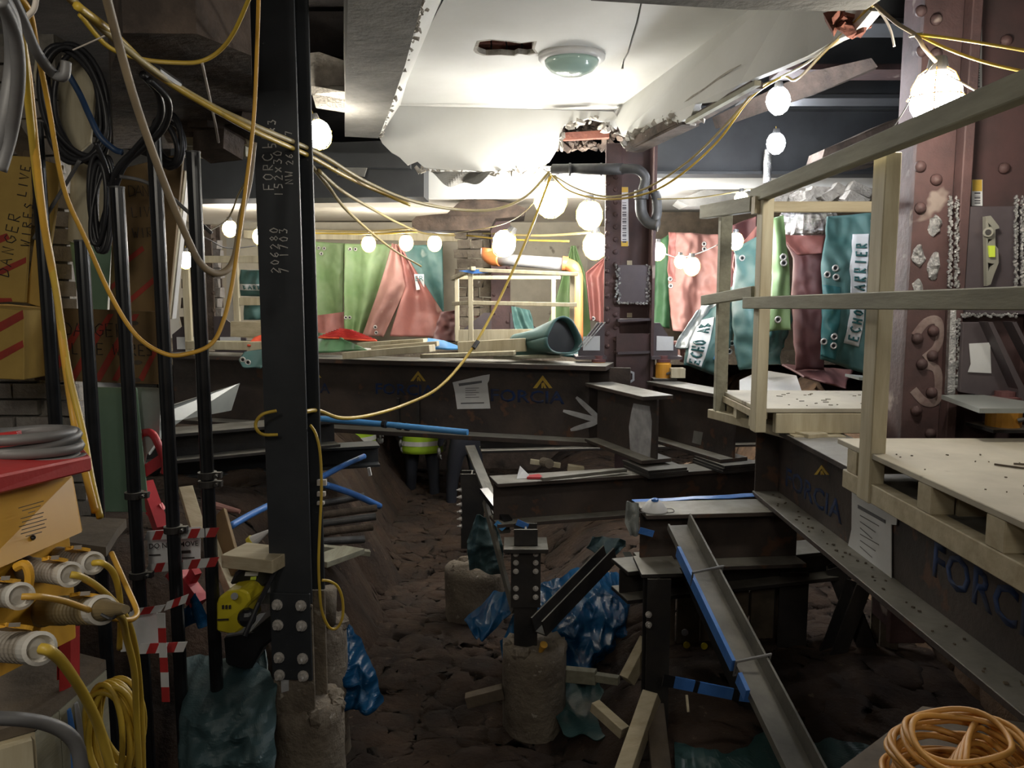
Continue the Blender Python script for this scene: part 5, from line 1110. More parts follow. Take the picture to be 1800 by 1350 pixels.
cy = 'cable_yellow'
cable('festoon_cable', [(540, 405, 8.2), (640, 407, 8.2), (740, 402, 8.2), (850, 410, 7.8), (950, 414, 7.0), (1045, 408, 6.4)], .010, 'cable_dusty', 'festoon cable running level along the far hoarding, upper strand', group='festoon cables')
cable('festoon_cable', [(545, 410, 8.25), (660, 411, 8.2), (760, 408, 8.2), (880, 420, 7.4), (1000, 424, 6.8)], .008, cy, 'thinner yellow festoon cable just under the level strand', group='festoon cables')
cable('power_cable', [(100, -25, 1.7), (180, 50, 1.9), (255, 112, 2.1), (316, 154, 2.3), (380, 190, 2.45), (450, 222, 2.6), (560, 270, 3.2), (640, 318, 3.8), (720, 352, 4.3), (800, 368, 4.8), (870, 368, 5.1), (925, 345, 5.3), (965, 302, 5.4)], [0.009]*0 or .009, 'cable_dusty', 'thick yellow cable bundle crossing from the top left to the hanging lamps, top strand')
cable('power_cable', [(135, 10, 1.75), (200, 60, 1.95), (262, 120, 2.15), (320, 160, 2.3), (390, 200, 2.45), (450, 232, 2.6), (545, 275, 3.1), (600, 306, 3.5), (650, 330, 4.0), (720, 360, 4.3)], .009, cy, 'thick yellow cable running under the top strand of the bundle')
tp = MB().tube([W(274, 122, 2.17), W(312, 148, 2.29)], .013, 8).build('tape_wrap', 'cable_black', label='black tape wrap joining the yellow bundle near the coiled cables', cat='tape')
cable('power_cable', [(140, 25, 2.0), (190, 82, 2.1), (250, 104, 2.2), (310, 110, 2.3), (352, 108, 2.35), (385, 90, 2.35), (412, 55, 2.3), (440, -8, 2.2)], .006, cy, 'slack yellow cable looping up to the ceiling left of the black column')
cable('power_cable', [(6, -20, 1.35), (30, 40, 1.4), (48, 130, 1.5), (62, 260, 1.6), (78, 400, 1.65), (100, 520, 1.7), (112, 620, 1.7), (130, 740, 1.7), (150, 830, 1.6), (168, 900, 1.55)], .0075, 'cable_amber', 'left strand of the amber cables hanging at the far left edge')
cable('power_cable', [(22, -20, 1.38), (38, 60, 1.42), (52, 200, 1.55), (68, 340, 1.65), (90, 460, 1.68), (106, 560, 1.7), (122, 660, 1.7), (146, 760, 1.68), (160, 840, 1.6), (176, 910, 1.55)], .007, cy, 'right strand of the amber cables hanging at the far left edge')
cable('power_cable', [(30, -10, 1.6), (52, 20, 1.65), (64, 80, 1.75), (84, 180, 1.9), (112, 330, 2.0), (150, 420, 2.05), (195, 520, 2.1), (240, 590, 2.12), (290, 622, 2.14), (330, 622, 2.15), (372, 604, 2.2), (394, 560, 2.25), (408, 500, 2.3), (420, 420, 2.35), (432, 330, 2.4), (446, 210, 2.45), (452, 80, 2.4), (455, -20, 2.3)], .006, 'cable_amber', 'long amber cable swagged low across the scaffold poles')
cable('hose', [(182, -25, 1.8), (204, 60, 1.9), (232, 160, 2.0), (262, 250, 2.1), (296, 340, 2.2), (330, 420, 2.3), (352, 462, 2.35), (376, 480, 2.4), (400, 474, 2.45), (414, 445, 2.5), (424, 380, 2.55), (438, 320, 2.6), (446, 250, 2.6)], .0105, 'cable_tan', 'thick tan hose sweeping down and up again behind the black poles', cat='hose')
cable('power_cable', [(545, 288, 3.2), (575, 325, 3.8), (610, 370, 4.6), (660, 415, 6.0), (700, 445, 7.4), (740, 468, 8.2)], .009, 'cable_dusty', 'yellow cable slanting down in front of the green barriers', k=6)
cable('power_cable', [(560, 300, 3.3), (600, 335, 3.9), (650, 365, 4.8), (700, 392, 6.0), (745, 410, 7.4), (800, 414, 7.8)], .009, 'cable_dusty', 'yellow cable joining the far festoon string above the red fold')
cable('power_cable', [(536, 724, 2.95), (560, 722, 3.1), (600, 735, 3.4), (650, 730, 3.8), (710, 712, 4.2), (770, 682, 4.5), (818, 630, 4.8), (858, 565, 5.0), (895, 490, 5.2), (930, 410, 5.3), (968, 310, 5.4)], .0085, cy, 'yellow cable hanging in a long curve in front of the main girder')
MB().tube([W(832, 612, 4.86), W(840, 600, 4.89)], .015, 10).build('cable_joint', 'cast_iron', label='dark connector joint on the yellow cable above the girder', cat='connector')
cable('power_cable', [(486, 722, 2.86), (462, 728, 2.84), (450, 742, 2.84), (452, 756, 2.84), (464, 764, 2.86), (488, 764, 2.88)], .006, cy, 'small yellow cable loop left of the black column')
cable('power_cable', [(546, 748, 2.95), (556, 765, 2.9), (563, 800, 2.9), (565, 860, 2.9), (562, 930, 2.9), (560, 990, 2.9), (562, 1040, 2.92), (566, 1075, 2.95), (578, 1102, 2.98), (592, 1104, 3.0), (602, 1085, 3.0), (602, 1055, 3.0), (594, 1032, 2.98), (580, 1022, 2.95), (566, 1020, 2.93)], .0055, cy, 'yellow cable running down the black column and ending in a loop')
for (pts, lb) in (([(968, 305, 5.4), (1010, 330, 5.0), (1060, 345, 4.6), (1110, 340, 4.3), (1160, 318, 4.1), (1220, 275, 3.9), (1280, 215, 3.8), (1330, 158, 3.8), (1368, 138, 3.85), (1420, 110, 3.3), (1480, 60, 2.9), (1535, 10, 2.6)], 'upper yellow festoon cable sweeping up to the right over the riveted column'),
                  ([(970, 308, 5.4), (1000, 335, 5.0), (1060, 350, 4.6), (1130, 342, 4.2), (1190, 312, 4.0), (1260, 250, 3.9), (1320, 172, 3.8), (1375, 136, 3.8), (1400, 140, 3.4), (1450, 90, 3.0), (1500, 42, 2.75), (1532, 8, 2.6)], 'lower yellow festoon cable sweeping up to the right over the riveted column')):
    cable('festoon_cable', pts, .0055, 'cable_dusty' if 'upper' in lb else cy, lb, group=None)
cable('power_cable', [(1535, 5, 2.6), (1575, 40, 2.55), (1610, 62, 2.5), (1625, 85, 2.5), (1645, 108, 2.52)], .006, 'cable_tan', 'dark yellow cable running down to the large caged lamp')
cable('power_cable', [(1610, 60, 2.5), (1660, 66, 2.45), (1720, 75, 2.4), (1820, 92, 2.3)], .0045, cy, 'thin yellow cable crossing the near column near the top, upper strand')
cable('power_cable', [(1616, 62, 2.5), (1670, 88, 2.45), (1740, 112, 2.4), (1830, 132, 2.3)], .0045, cy, 'thin yellow cable crossing the near column near the top, lower strand')
cable('power_cable', [(1660, 130, 2.5), (1695, 148, 2.45), (1725, 165, 2.4)], .0035, 'cable_pale', 'short pale lead hanging right of the large caged lamp')
cable('wire', [(1538, 10, 2.6), (1555, 32, 2.6), (1566, 55, 2.6), (1572, 82, 2.6)], .004, 'cable_pale', 'loose white wire dangling from the top edge right of the ceiling', cat='wire')
cable('wire', [(1640, 112, 2.5), (1612, 150, 2.5), (1592, 190, 2.5), (1571, 222, 2.5)], .0018, 'cable_grey', 'thin dark wire hanging left of the large caged lamp', cat='wire')
cable('wire', [(1598, 64, 2.5), (1610, 62, 2.5), (1622, 58, 2.5)], .004, 'cable_pale', 'pale cable tie on the yellow cables left of the near column', cat='tie')
for (pts, lb) in (([(968, 305, 5.4), (930, 365, 5.8), (880, 395, 6.6), (800, 410, 7.6)], 'yellow lead falling left from the cable junction to the far string'),
                  ([(966, 308, 5.4), (940, 390, 5.6), (925, 430, 6.0), (915, 450, 6.6)], 'dark lead falling from the junction past the bright lamps'),
                  ([(975, 310, 5.4), (1000, 340, 5.6), (1030, 348, 5.9)], 'short lead from the junction to the second bright lamp'),
                  ([(1145, 350, 5.0), (1220, 348, 4.8), (1290, 338, 4.5), (1340, 330, 4.2)], 'thin yellow cable running level to the end of the top guard rail'),
                  ([(1156, 440, 6.2), (1190, 452, 6.0), (1230, 444, 6.0), (1262, 430, 5.9)], 'thin lead between the cool lamp and the warm pair'),
                  ([(320, 400, 4.5), (365, 420, 4.5), (400, 436, 4.6), (450, 432, 4.7)], 'dark lead sagging across the opening left of the black column'),
                  ([(440, 308, 3.2), (420, 340, 3.4), (400, 385, 3.8), (370, 405, 4.4)], 'thin yellow lead falling left of the black column')):
    cable('lead', pts, .004, 'cable_dusty' if 'yellow' in lb else 'cable_grey', lb)
dm('cable_navy', (0.02, 0.05, 0.12), (0.03, 0.06, 0.13), 0.45, 0, 8)
# ================================================================== LEFT SIDE
for i, (u, vt, vb, d, lb) in enumerate(((88, 214, 0, 2.95, 'leftmost black scaffold pole, beside the amber cables'), (154, 424, 0, 2.9, 'second black scaffold pole from the left, the one with the lowest top'), (221, 330, 0, 2.9, 'third black scaffold pole from the left, before the green panel'),
        (288, 236, 0, 2.9, 'fourth black scaffold pole from the left, in front of the taped notice'), (354, 268, 0, 2.9, 'rightmost black scaffold pole, nearest the black column'))):
    p = W(u, 600, d); zt_ = W(u, vt, d).z
    t = thing('scaffold_pole', lb, 'pole', (p.x, p.y, 0))
    MB().cyl((p.x, p.y, 0.0), (p.x, p.y, zt_), 0.0242, n=18).build('tube', 'black_pole', t, smooth=False)
    MB().cyl((p.x, p.y, zt_ - .002), (p.x, p.y, zt_ + .004), 0.026, n=18).build('end_rim', 'cast_iron', t)
    for cv in {2: (870, 1010), 3: (930,), 4: (835, 850)}.get(i, ()):
        z_ = W(u, cv, d).z
        b = MB(); b.cyl((p.x, p.y, z_ - .012), (p.x, p.y, z_ + .012), 0.034, n=18)
        b.box((p.x + .038, p.y, z_), (.03, .02, .022)); b.cyl((p.x + .04, p.y - .03, z_), (p.x + .04, p.y + .03, z_), .007, n=8); b.build('coupler', 'dark_steel', t)
sp_ = MB(); 
# painted hazard boards
def quad(name, label, pts, m, th=0.018, cat='board', par=None):
    P = [W(*p) for p in pts]; n_ = (P[1]-P[0]).cross(P[-1]-P[0]).normalized(); n_ = n_ if n_.y > 0 else -n_
    t = thing(name, label, cat, min(P, key=lambda q: q.z)) if par is None else par
    b = MB().prism(P, n_*th).build('panel', m, t, bevel=.002); return t, P, -n_
def on(P, n_, u, v, off=0.002):
    r = ray(u, v); return EYE + r*((P[0] - EYE).dot(n_)/r.dot(n_)) + n_*off
def stripe(t, P, n_, poly):
    MB().prism([on(P, n_, a, b, .0005) for a, b in poly], n_*.0012).build('red_stripe', 'stripe_red', t)
def scrawl(t, P, n_, text, a, b, h, r=.0022, up=None, track=.95):
    o = on(P, n_, *a); e = on(P, n_, *b); rt = (e - o).normalized(); up_ = n_.cross(rt)
    if up is not None and up_.dot(up) < 0: up_ = -up_
    w_ = (e - o).length; trk = w_/max(1, len(text))/h
    strokes(MB(), text, o, rt, up_, h, r, trk).build('marker_lettering', 'ink', t)
t, P, n_ = quad('hazard_board', 'yellow painted board with upright danger lettering and red stripes, far left', [(-60, 268, 3.15), (57, 276, 3.15), (43, 532, 3.15), (-60, 526, 3.15)], 'board_yellow')
scrawl(t, P, n_, 'DANGER', (16, 488), (38, 372), .045, up=V((-1, 0, 0))); scrawl(t, P, n_, 'WIRES', (52, 434), (60, 352), .034, up=V((-1, 0, 0))); scrawl(t, P, n_, 'LIVE', (46, 346), (54, 288), .034, up=V((-1, 0, 0)))
stripe(t, P, n_, [(-40, 428), (12, 410), (18, 420), (-40, 444)]); stripe(t, P, n_, [(-40, 490), (46, 452), (46, 462), (-40, 504)]); stripe(t, P, n_, [(-40, 524), (20, 524), (22, 530), (-40, 534)])
quad('hazard_board', 'pale yellow tapering board strip beside the upright danger board', [(80, 283, 3.2), (108, 290, 3.2), (72, 540, 3.2), (45, 532, 3.2)], 'board_yellow')
t = thing('hazard_box', 'projecting yellow plywood box with red stripes at the lower far left', 'box', W(0, 668, 3.0))
P = [W(-60, 536, 3.0), W(42, 546, 3.0), W(42, 668, 3.0), W(-60, 664, 3.0)]
MB().prism(P, (0, .25, 0)).build('panel', 'board_yellow', t, bevel=.003)
n_ = V((0, -1, 0)); stripe(t, P, n_, [(-40, 588), (40, 545), (42, 560), (-40, 606)]); stripe(t, P, n_, [(-40, 640), (40, 598), (42, 610), (-40, 656)])
t, P, n_ = quad('hazard_board', 'long low brown board with danger lettering, behind the scaffold poles', [(60, 540, 3.22), (285, 548, 3.22), (283, 676, 3.22), (60, 668, 3.22)], 'board_brown')
scrawl(t, P, n_, 'DANGER', (112, 590), (222, 592), .052); scrawl(t, P, n_, 'LIVE WIRES', (126, 622), (272, 626), .045)
for a in (80, 120, 165, 205, 250): stripe(t, P, n_, [(a, 668), (a + 38, 600), (a + 70, 552), (a + 80, 552) if a < 205 else (a + 32, 620), (a + 12, 670)] if a < 205 else [(a - 8, 668), (a + 22, 610), (a + 30, 612), (a + 2, 670)])
for (a, b) in ((236, 568), (242, 637), (240, 668)): MB().prism([on(P, n_, a + 8*math.cos(k*math.pi/6), b + 4*math.sin(k*math.pi/6), .001) for k in range(12)], n_*.001).build('knot', 'timber_dark', t)
t, P, n_ = quad('hazard_board', 'tall brown board with faint lettering and red stripes, right of the coils', [(200, 300, 3.34), (322, 268, 3.34), (296, 550, 3.34), (192, 546, 3.34)], 'board_brown')
scrawl(t, P, n_, 'DANGER', (226, 346), (300, 344), .045, .0016); scrawl(t, P, n_, 'LIVE', (232, 382), (276, 380), .040, .0016); scrawl(t, P, n_, 'WIRES', (234, 418), (296, 416), .040, .0016)
stripe(t, P, n_, [(225, 452), (250, 432), (254, 440), (226, 462)]); stripe(t, P, n_, [(222, 528), (278, 480), (280, 490), (224, 538)]); stripe(t, P, n_, [(196, 500), (210, 488), (210, 498), (196, 510)])
quad('plywood_offcut', 'pale wood panel showing through the upper black cable coils', [(108, 98, 3.2), (150, 90, 3.2), (166, 160, 3.2), (158, 250, 3.2), (134, 272, 3.2), (106, 240, 3.2), (102, 160, 3.2)], 'timber_pale')
quad('plywood_offcut', 'pale wood panel below the upper black cable coils', [(125, 290, 3.25), (160, 280, 3.25), (185, 300, 3.25), (182, 400, 3.25), (168, 428, 3.25), (118, 424, 3.25)], 'timber_pale')
quad('plywood_offcut', 'ragged narrow strip of pale wood beside the amber cables', [(62, 96, 3.2), (84, 92, 3.2), (90, 190, 3.2), (78, 202, 3.2), (70, 180, 3.2), (58, 135, 3.2)], 'timber_pale')
quad('film_sheet', 'thin pale green sheet hanging just below the pale wood panel', [(122, 425, 3.3), (196, 430, 3.3), (188, 548, 3.3), (140, 548, 3.3)], 'green_glass', .004, 'sheet')
quad('film_sheet', 'tall pale green translucent panel low between the second and third poles', [(152, 680, 3.3), (240, 682, 3.3), (262, 900, 3.3), (176, 900, 3.3)], 'green_glass', .006, 'sheet')
quad('film_sheet', 'grey plastic sheet hanging right of the tall green panel', [(236, 680, 3.36), (283, 682, 3.36), (280, 770, 3.36), (258, 800, 3.36), (246, 860, 3.36)], 'film_grey', .004, 'sheet')
# coils of black cable
def coil(name, label, cu, cv, d, rx, ry, n, r, m, seed=0, tilt=0.0, turns_off=6, cat='cable coil', horizontal=False, dz=0.012):
    rr = random.Random(seed); c = W(cu, cv, d); sx = rx/FPX*d; sy = ry/FPX*d
    t = thing(name, label, cat, c - Z*(0 if horizontal else sy))
    b = []
    for k in range(n):
        ox, oy = rr.uniform(-1, 1)*turns_off/FPX*d, rr.uniform(-1, 1)*turns_off/FPX*d; s = 1 + rr.uniform(-.14, .06); ph = rr.uniform(0, 6.28); tl = tilt + rr.uniform(-.12, .12)
        pts = []
        for j in range(40):
            a = 2*math.pi*j/40; w_ = 1 + .04*math.sin(2*a + ph) + .03*math.sin(3*a + ph*2)
            x, y = sx*s*w_*math.cos(a), sy*s*w_*math.sin(a)
            if horizontal: pts.append(c + V((x + ox, y + oy, k*dz + .006*math.sin(a + ph))))
            else: pts.append(c + V((x*math.cos(tl) - y*math.sin(tl) + ox, rr.uniform(-.0, .0) + .012*math.sin(a + ph) - k*.006, x*math.sin(tl) + y*math.cos(tl) + oy)))
        MB().tube(pts, r, 7, closed=True).build('turn', m, t, smooth=True)
    return t
coil('cable_coil', 'upper loops of black cable hanging over the pale wood panel', 138, 185, 3.05, 48, 96, 7, .010, 'cable_black', 3, .15, 5)
coil('cable_coil', 'narrow bunch of black cable loops left of the third pole', 184, 360, 3.0, 16, 78, 6, .009, 'cable_black', 5, -.1, 4)
coil('cable_coil', 'dark cable loops bunched under the timber lintel', 300, 250, 3.1, 22, 40, 5, .010, 'cable_black', 7, .1, 5)
cable('power_cable', [(250, 130, 2.6), (278, 165, 2.7), (280, 210, 2.8), (240, 260, 2.9), (205, 300, 2.95), (190, 360, 3.0), (172, 425, 3.0)], .012, 'cable_black', 'thick black cable slanting down from the taped joint to the loop bunch')
cable('power_cable', [(262, 140, 2.6), (296, 178, 2.7), (288, 225, 2.8), (250, 262, 2.9), (218, 292, 2.95), (196, 352, 3.0), (178, 430, 3.0)], .011, 'cable_black', 'second thick black cable beside the one from the taped joint')
cable('power_cable', [(120, 130, 2.9), (140, 165, 2.9), (158, 205, 2.88), (176, 240, 2.88), (200, 262, 2.9), (215, 268, 2.9)], .011, 'cable_navy', 'dark blue cable running across the upper black coils')
cable('power_cable', [(168, 250, 2.9), (188, 300, 2.95), (188, 350, 3.0), (180, 420, 3.0)], .009, 'cable_black', 'black cable dropping from the coils to the second pole')
cable('power_cable', [(140, 282, 3.0), (112, 330, 3.05), (84, 375, 3.05), (60, 420, 3.08)], .007, 'cable_grey', 'grey cable crossing down to the left over the yellow board')
cable('power_cable', [(210, 310, 2.95), (250, 318, 3.0), (290, 338, 3.0), (330, 372, 3.0), (372, 410, 3.0)], .007, 'cable_grey', 'grey cable slanting right across the brown board')
for i, (pts, r_) in enumerate((([(-10, -20, 1.2), (18, 30, 1.25), (24, 110, 1.3), (10, 200, 1.3), (-8, 270, 1.3)], .013), ([(0, 0, 1.15), (26, 60, 1.2), (32, 140, 1.25), (20, 230, 1.3), (0, 300, 1.3)], .010), ([(14, -20, 1.3), (40, 34, 1.35), (64, 90, 1.4), (92, 128, 1.45), (112, 134, 1.45), (116, 108, 1.45)], .009))):
    cable('power_cable', pts, r_, 'cable_grey', ('thickest grey cable hanging in the top left corner', 'thinner grey cable hanging in the top left corner', 'hooked grey cable curling beside the amber cables at the top left')[i])
cable('power_cable', [(66, -20, 1.5), (60, 15, 1.5), (46, 30, 1.5), (50, 28, 1.5)], .005, 'cable_pale', 'pale looped cord at the very top left')
cable('wire', [(355, 110, 2.35), (366, 160, 2.5), (378, 215, 2.6), (384, 250, 2.7)], .004, 'cable_pale', 'pale cord hanging down from the slack yellow cable', cat='wire')
cable('wire', [(190, 60, 2.0), (160, 74, 2.0), (128, 88, 2.0)], .002, 'cable_pale', 'thin pale cable tie near the top left coils', cat='wire')
t = thing('dark_board', 'dark timber beam end under the ceiling at the top left', 'board', W(60, 230, 3.0)); MB().bar(W(20, 225, 3.3), W(52, 275, 3.2), .05, .05).build('board', 'timber_dark', t)

# ---- distribution box with plugs
bx = thing('distribution_box', 'yellow site power box with red frame and grey plugs in its face', 'power box', W(40, 1200, 1.25))
bk = V((-.17, .22, 0))
MB().prism([W(-60, 862, 1.00), W(128, 836, 1.27), W(146, 936, 1.24), (W(-60, 1026, .98))], bk).build('upper_panel', 'box_yellow', bx, bevel=.003)
MB().prism([W(-60, 1000, 1.03), W(122, 938, 1.29), W(130, 1030, 1.29), W(134, 1122, 1.28), (W(-60, 1222, 1.02))], bk).build('socket_panel', 'box_yellow', bx, bevel=.003)
MB().prism([W(-60, 848, .97), W(160, 802, 1.24), W(162, 828, 1.24), W(-60, 884, .97)], (-.14, .20, 0)).build('lid_frame', 'paint_red', bx, bevel=.003)
MB().prism([W(-60, 848, .99), W(158, 804, 1.26), W(120, 797, 1.42), W(-60, 838, 1.3)], (0, 0, -.005)).build('lid_top', 'paint_red', bx)
for (a, b, c, d_) in ((104, 124, 1120, 1210), (100, 120, 1120, 1190)):
    MB().prism([W(a, c, 1.3), W(b, c - 8, 1.32), W(b, d_, 1.32), W(a, d_ + 6, 1.3)], (0, .03, 0)).build('leg_tube', 'paint_red', bx)
for i in range(9):
    v = 886 + i*6.5; w_ = (22, 16, 6, 20, 18, 24, 20, 22, 14)[i]; cu_ = 55 + i*.6
    MB().prism([W(cu_ - w_, v + w_*.28, 1.085), W(cu_ + w_, v - w_*.28, 1.135), W(cu_ + w_, v - w_*.28 + 1.5, 1.135), W(cu_ - w_, v + w_*.28 + 1.5, 1.085)], (0, -.001, 0)).build('printed_line', 'timber_dark', bx)
MB().ball(W(58, 945, 1.125), .004, 8, 6).build('screw_hole', 'black_plastic', bx)
def plug(a, b, r0, r1, m='plug_grey', cone=None, ring=True):
    a = W(*a); b = W(*b); dd = (b - a); L_ = dd.length; prof = [(r0*1.12, 0), (r0*1.12, L_*.06), (r0, L_*.08), (r0, L_*.42)]
    for k in range(8): prof += [(r0*.93, L_*(.44 + .06*k)), (r0*.93, L_*(.46 + .06*k)), (r0*.84, L_*(.47 + .06*k)), (r0*.84, L_*(.49 + .06*k))]
    prof += [(r1, L_*.93)]
    p = MB().lathe(prof, a, dd, 22).build('plug', m, bx)
    if ring: MB().lathe([(r1*1.22, L_*.90), (r1*1.28, L_*.93), (r1*1.28, L_*1.0), (r1*1.0, L_*1.01), (r1*.75, L_*.96)], a, dd, 24).build('plug_collar', 'plug_ring', p)
    if cone: MB().lathe([(r1, L_*.98), (r1*.75, L_*1.1), (r1*.35, L_*1.32)], a, dd, 18).build('cable_gland', m, p)
    return p
plug((88, 978, 1.27), (164, 990, 1.15), .0175, .0135)
plug((36, 998, 1.16), (124, 1010, 1.04), .0175, .0135)
plug((-40, 1040, 1.05), (36, 1048, .93), .017, .0130)
plug((72, 1074, 1.20), (180, 1072, 1.05), .022, .016, 'plug_dirty', cone=True)
plug((-50, 1134, 1.03), (70, 1140, .90), .0205, .0155)
for (u, v, rx, ry, d) in ((137, 962, 21, 9, 1.16), (97, 980, 21, 10, 1.05), (10, 1016, 24, 10, .95), (150, 1043, 26, 11, 1.07), (26, 1098, 31, 14, .92)):
    c = W(u, v, d); MB().sheet(lambda a, b: c + V(((a - .5)*2*rx/FPX*d*math.sqrt(max(0, 1 - (2*b - 1)**2*.96)), (b-.5)*.03, -(b - .5)*2*ry/FPX*d - abs(a-.5)*.003)), 14, 10, .005).build('socket_flap', 'box_yellow', bx, smooth=False)
    MB().prism([W(u - rx*.3, v - 3, d - .022), W(u + rx*.35, v - 4, d - .022), W(u + rx*.3, v + 3, d - .022), W(u - rx*.35, v + 4, d - .022)], (0, -.001, 0)).build('worn_label', 'plug_grey', bx)
MB().tube(spline([W(28, 998, 1.0), W(44, 992, 1.0), W(52, 1010, 1.0), W(50, 1034, 1.0)], 5), .006, 8).build('flap_hinge', 'box_yellow', bx)
cable('lead', [(164, 990, 1.15), (180, 990, 1.15), (198, 1005, 1.18), (208, 1035, 1.2), (212, 1075, 1.22), (210, 1140, 1.25)], .0048, 'cable_yellow', 'yellow lead from the topmost plug of the power box')
cable('lead', [(124, 1010, 1.04), (142, 1014, 1.05), (172, 1032, 1.1), (200, 1058, 1.15), (224, 1090, 1.2), (238, 1140, 1.25), (246, 1210, 1.3), (250, 1290, 1.32), (252, 1380, 1.33)], .0050, 'cable_yellow', 'yellow lead from the second plug looping down past the coil')
cable('lead', [(38, 1049, .93), (70, 1049, .94), (110, 1056, .98), (150, 1070, 1.03), (190, 1085, 1.08), (225, 1090, 1.12), (240, 1082, 1.15), (238, 1066, 1.17), (222, 1030, 1.2), (196, 972, 1.25)], .0042, 'cable_amber', 'thin orange-yellow lead hooking round to the right of the power box')
cable('lead', [(72, 1140, .90), (86, 1144, .90), (106, 1160, .92), (128, 1190, .95), (152, 1230, 1.0), (176, 1284, 1.05), (200, 1370, 1.08)], [.0075]*0 or .0068, 'cable_yellow', 'thick yellow lead from the bottom plug curving down')
cable('lead', [(205, 1078, 1.02), (216, 1090, 1.08), (222, 1120, 1.15), (236, 1180, 1.22), (240, 1260, 1.28), (246, 1380, 1.3)], .0052, 'cable_yellow', 'yellow lead from the large dirty plug running straight down')
MB().tube(spline([W(178, 1080, 1.0), W(196, 1088, 1.0), W(206, 1078, 1.02)], 4), .002, 6).build('cable_tie', 'cable_black', label='black cable tie round the leads right of the power box', cat='tie')
coil('cable_coil', 'grey rubber cable coiled on top of the power box', 40, 812, 1.22, 92, 92, 6, .0085, 'cable_grey', 11, 0, 6, horizontal=True, dz=.0085)
MB().bar(W(-20, 768, 1.2), W(34, 762, 1.2), .012, .008).build('red_bar_offcut', 'paint_red', label='red handle end on the grey cable coil', cat='handle')
coil('cable_coil', 'yellow cable coil hanging below the power box leads', 213, 1268, 1.36, 36, 84, 9, .0052, 'cable_yellow', 21, .06, 7)
cable('hose', [(-30, 1262, .95), (30, 1264, .97), (80, 1272, 1.0), (118, 1290, 1.02), (138, 1320, 1.03), (144, 1380, 1.03)], .0095, 'cable_grey', 'thick dark hose in the bottom left corner', cat='hose')
t = thing('timber_crate', 'dusty timber crate under the power box with a blue and white painted side', 'crate', W(100, 1400, 1.3))
cz = 1.815
tp_ = [H(-60, 1300, cz), H(60, 1266, cz), H(186, 1160, cz), H(100, 1138, cz), H(-60, 1170, cz)]
def pushz(p, dz): return p + V((0, 0, dz))
MB().prism([tp_[0], tp_[1], tp_[2], tp_[3], tp_[4]], (0, 0, -.018)).build('top_board', 'timber_dark', t)
q1, q2 = tp_[1], tp_[2]; nn = V(((q2-q1).y, -(q2-q1).x, 0)).normalized()
for k, (f0, f1) in enumerate(((0, .30), (.31, .62), (.63, 1.0))):
    a = q1.lerp(q2, f0); b = q1.lerp(q2, f1)
    MB().prism([a - Z*.02, b - Z*.02, b - Z*.45, a - Z*.45], -nn*.015).build('side_board', 'timber_grey', t)
for k, (f, m_) in enumerate(((.42, 'blue_tape'), (.52, 'spray_white'), (.70, 'spray_white'))):
    pts = [q1.lerp(q2, f + .03*math.sin(j*.8)) + nn*.001 - Z*(.03 + .045*j) for j in range(8)]
    MB().tube(pts, [.004, .007, .009, .009, .010, .009, .007, .003], 6).build('paint_streak', m_, t)
q0 = tp_[0]
MB().prism([q0 - Z*.02, q1 - Z*.02, q1 - Z*.45, q0 - Z*.45], (0, .015, 0)).build('side_board', 'timber', t)
MB().bar(q0 - Z*.05 + V((0, -.01, 0)), q1 - Z*.05 + V((0, -.01, 0)), .015, .05).build('batten', 'timber_pale', t)
t = thing('work_bench', 'weathered grey plywood shelf behind the power box', 'bench', W(170, 960, 1.9))
MB().prism([H(100, 905, 1.93), H(222, 912, 1.93), H(206, 930, 1.93), H(186, 962, 1.93), H(100, 950, 1.93)], (0, 0, -.022)).build('top_board', 'timber_dark', t)
# signs
def tape(t, P0, P1, h, n, m1='paint_red', m2='white_plastic', y=0, slant=.5):
    P0 = V(P0); P1 = V(P1); d_ = (P1 - P0)/n
    for i in range(n):
        a = P0 + d_*i; b = P0 + d_*(i + 1); s_ = d_*slant
        sp_ = min(1, max(0, 0)); poly = [a, b, b + s_ + Z*h, a + s_ + Z*h]
        MB().prism(poly, (0, .002, 0)).build('tape_stripe', m1 if i % 2 else m2, t)
t = thing('notice_sign', 'white do-not-move notice framed with red and white tape on the poles', 'sign', W(310, 1000, 3.0))
MB().prism([W(a, b, 3.02) for a, b in ((258, 934), (352, 926), (352, 995), (262, 1004))], (0, .003, 0)).build('paper', 'paper', t)
font_mesh('printed_words', 'DO NOT MOVE', .029, W(305, 958, 3.0), W(352, 950, 3) - W(258, 956, 3), Z, 'ink', t, sx=.95, bold=.01)
font_mesh('printed_words', 'FORCIA', .024, W(334, 943, 3.0), XM, Z, 'ink', t, bold=.005)
for (u0, u1, v) in ((262, 282, 975), (318, 335, 968), (320, 342, 980)): MB().prism([W(a, b, 3.01) for a, b in ((u0, v), (u1, v - 1), (u1, v + 4 if v == 968 else v + 1), (u0, v + 5 if v == 968 else v + 2))], (0, -.001, 0)).build('printed_bar', 'ink', t)
tape(t, W(252, 950, 3.0), W(378, 944, 2.86), .035, 8); tape(t, W(254, 1008, 3.0), W(378, 996, 2.86), .035, 8)
t = thing('notice_sign', 'lower folded white notice edged with red and white tape beside the leads', 'sign', W(270, 1230, 2.2))
MB().prism([W(a, b, 2.2) for a, b in ((228, 1076), (276, 1076), (280, 1140), (212, 1146), (212, 1110))], (0, .003, 0)).build('paper', 'paper', t)
tape(t, W(226, 1084, 2.18), W(282, 1076, 2.18), .02, 3); tape(t, W(240, 1150, 2.18), W(322, 1146, 2.2), .03, 5)
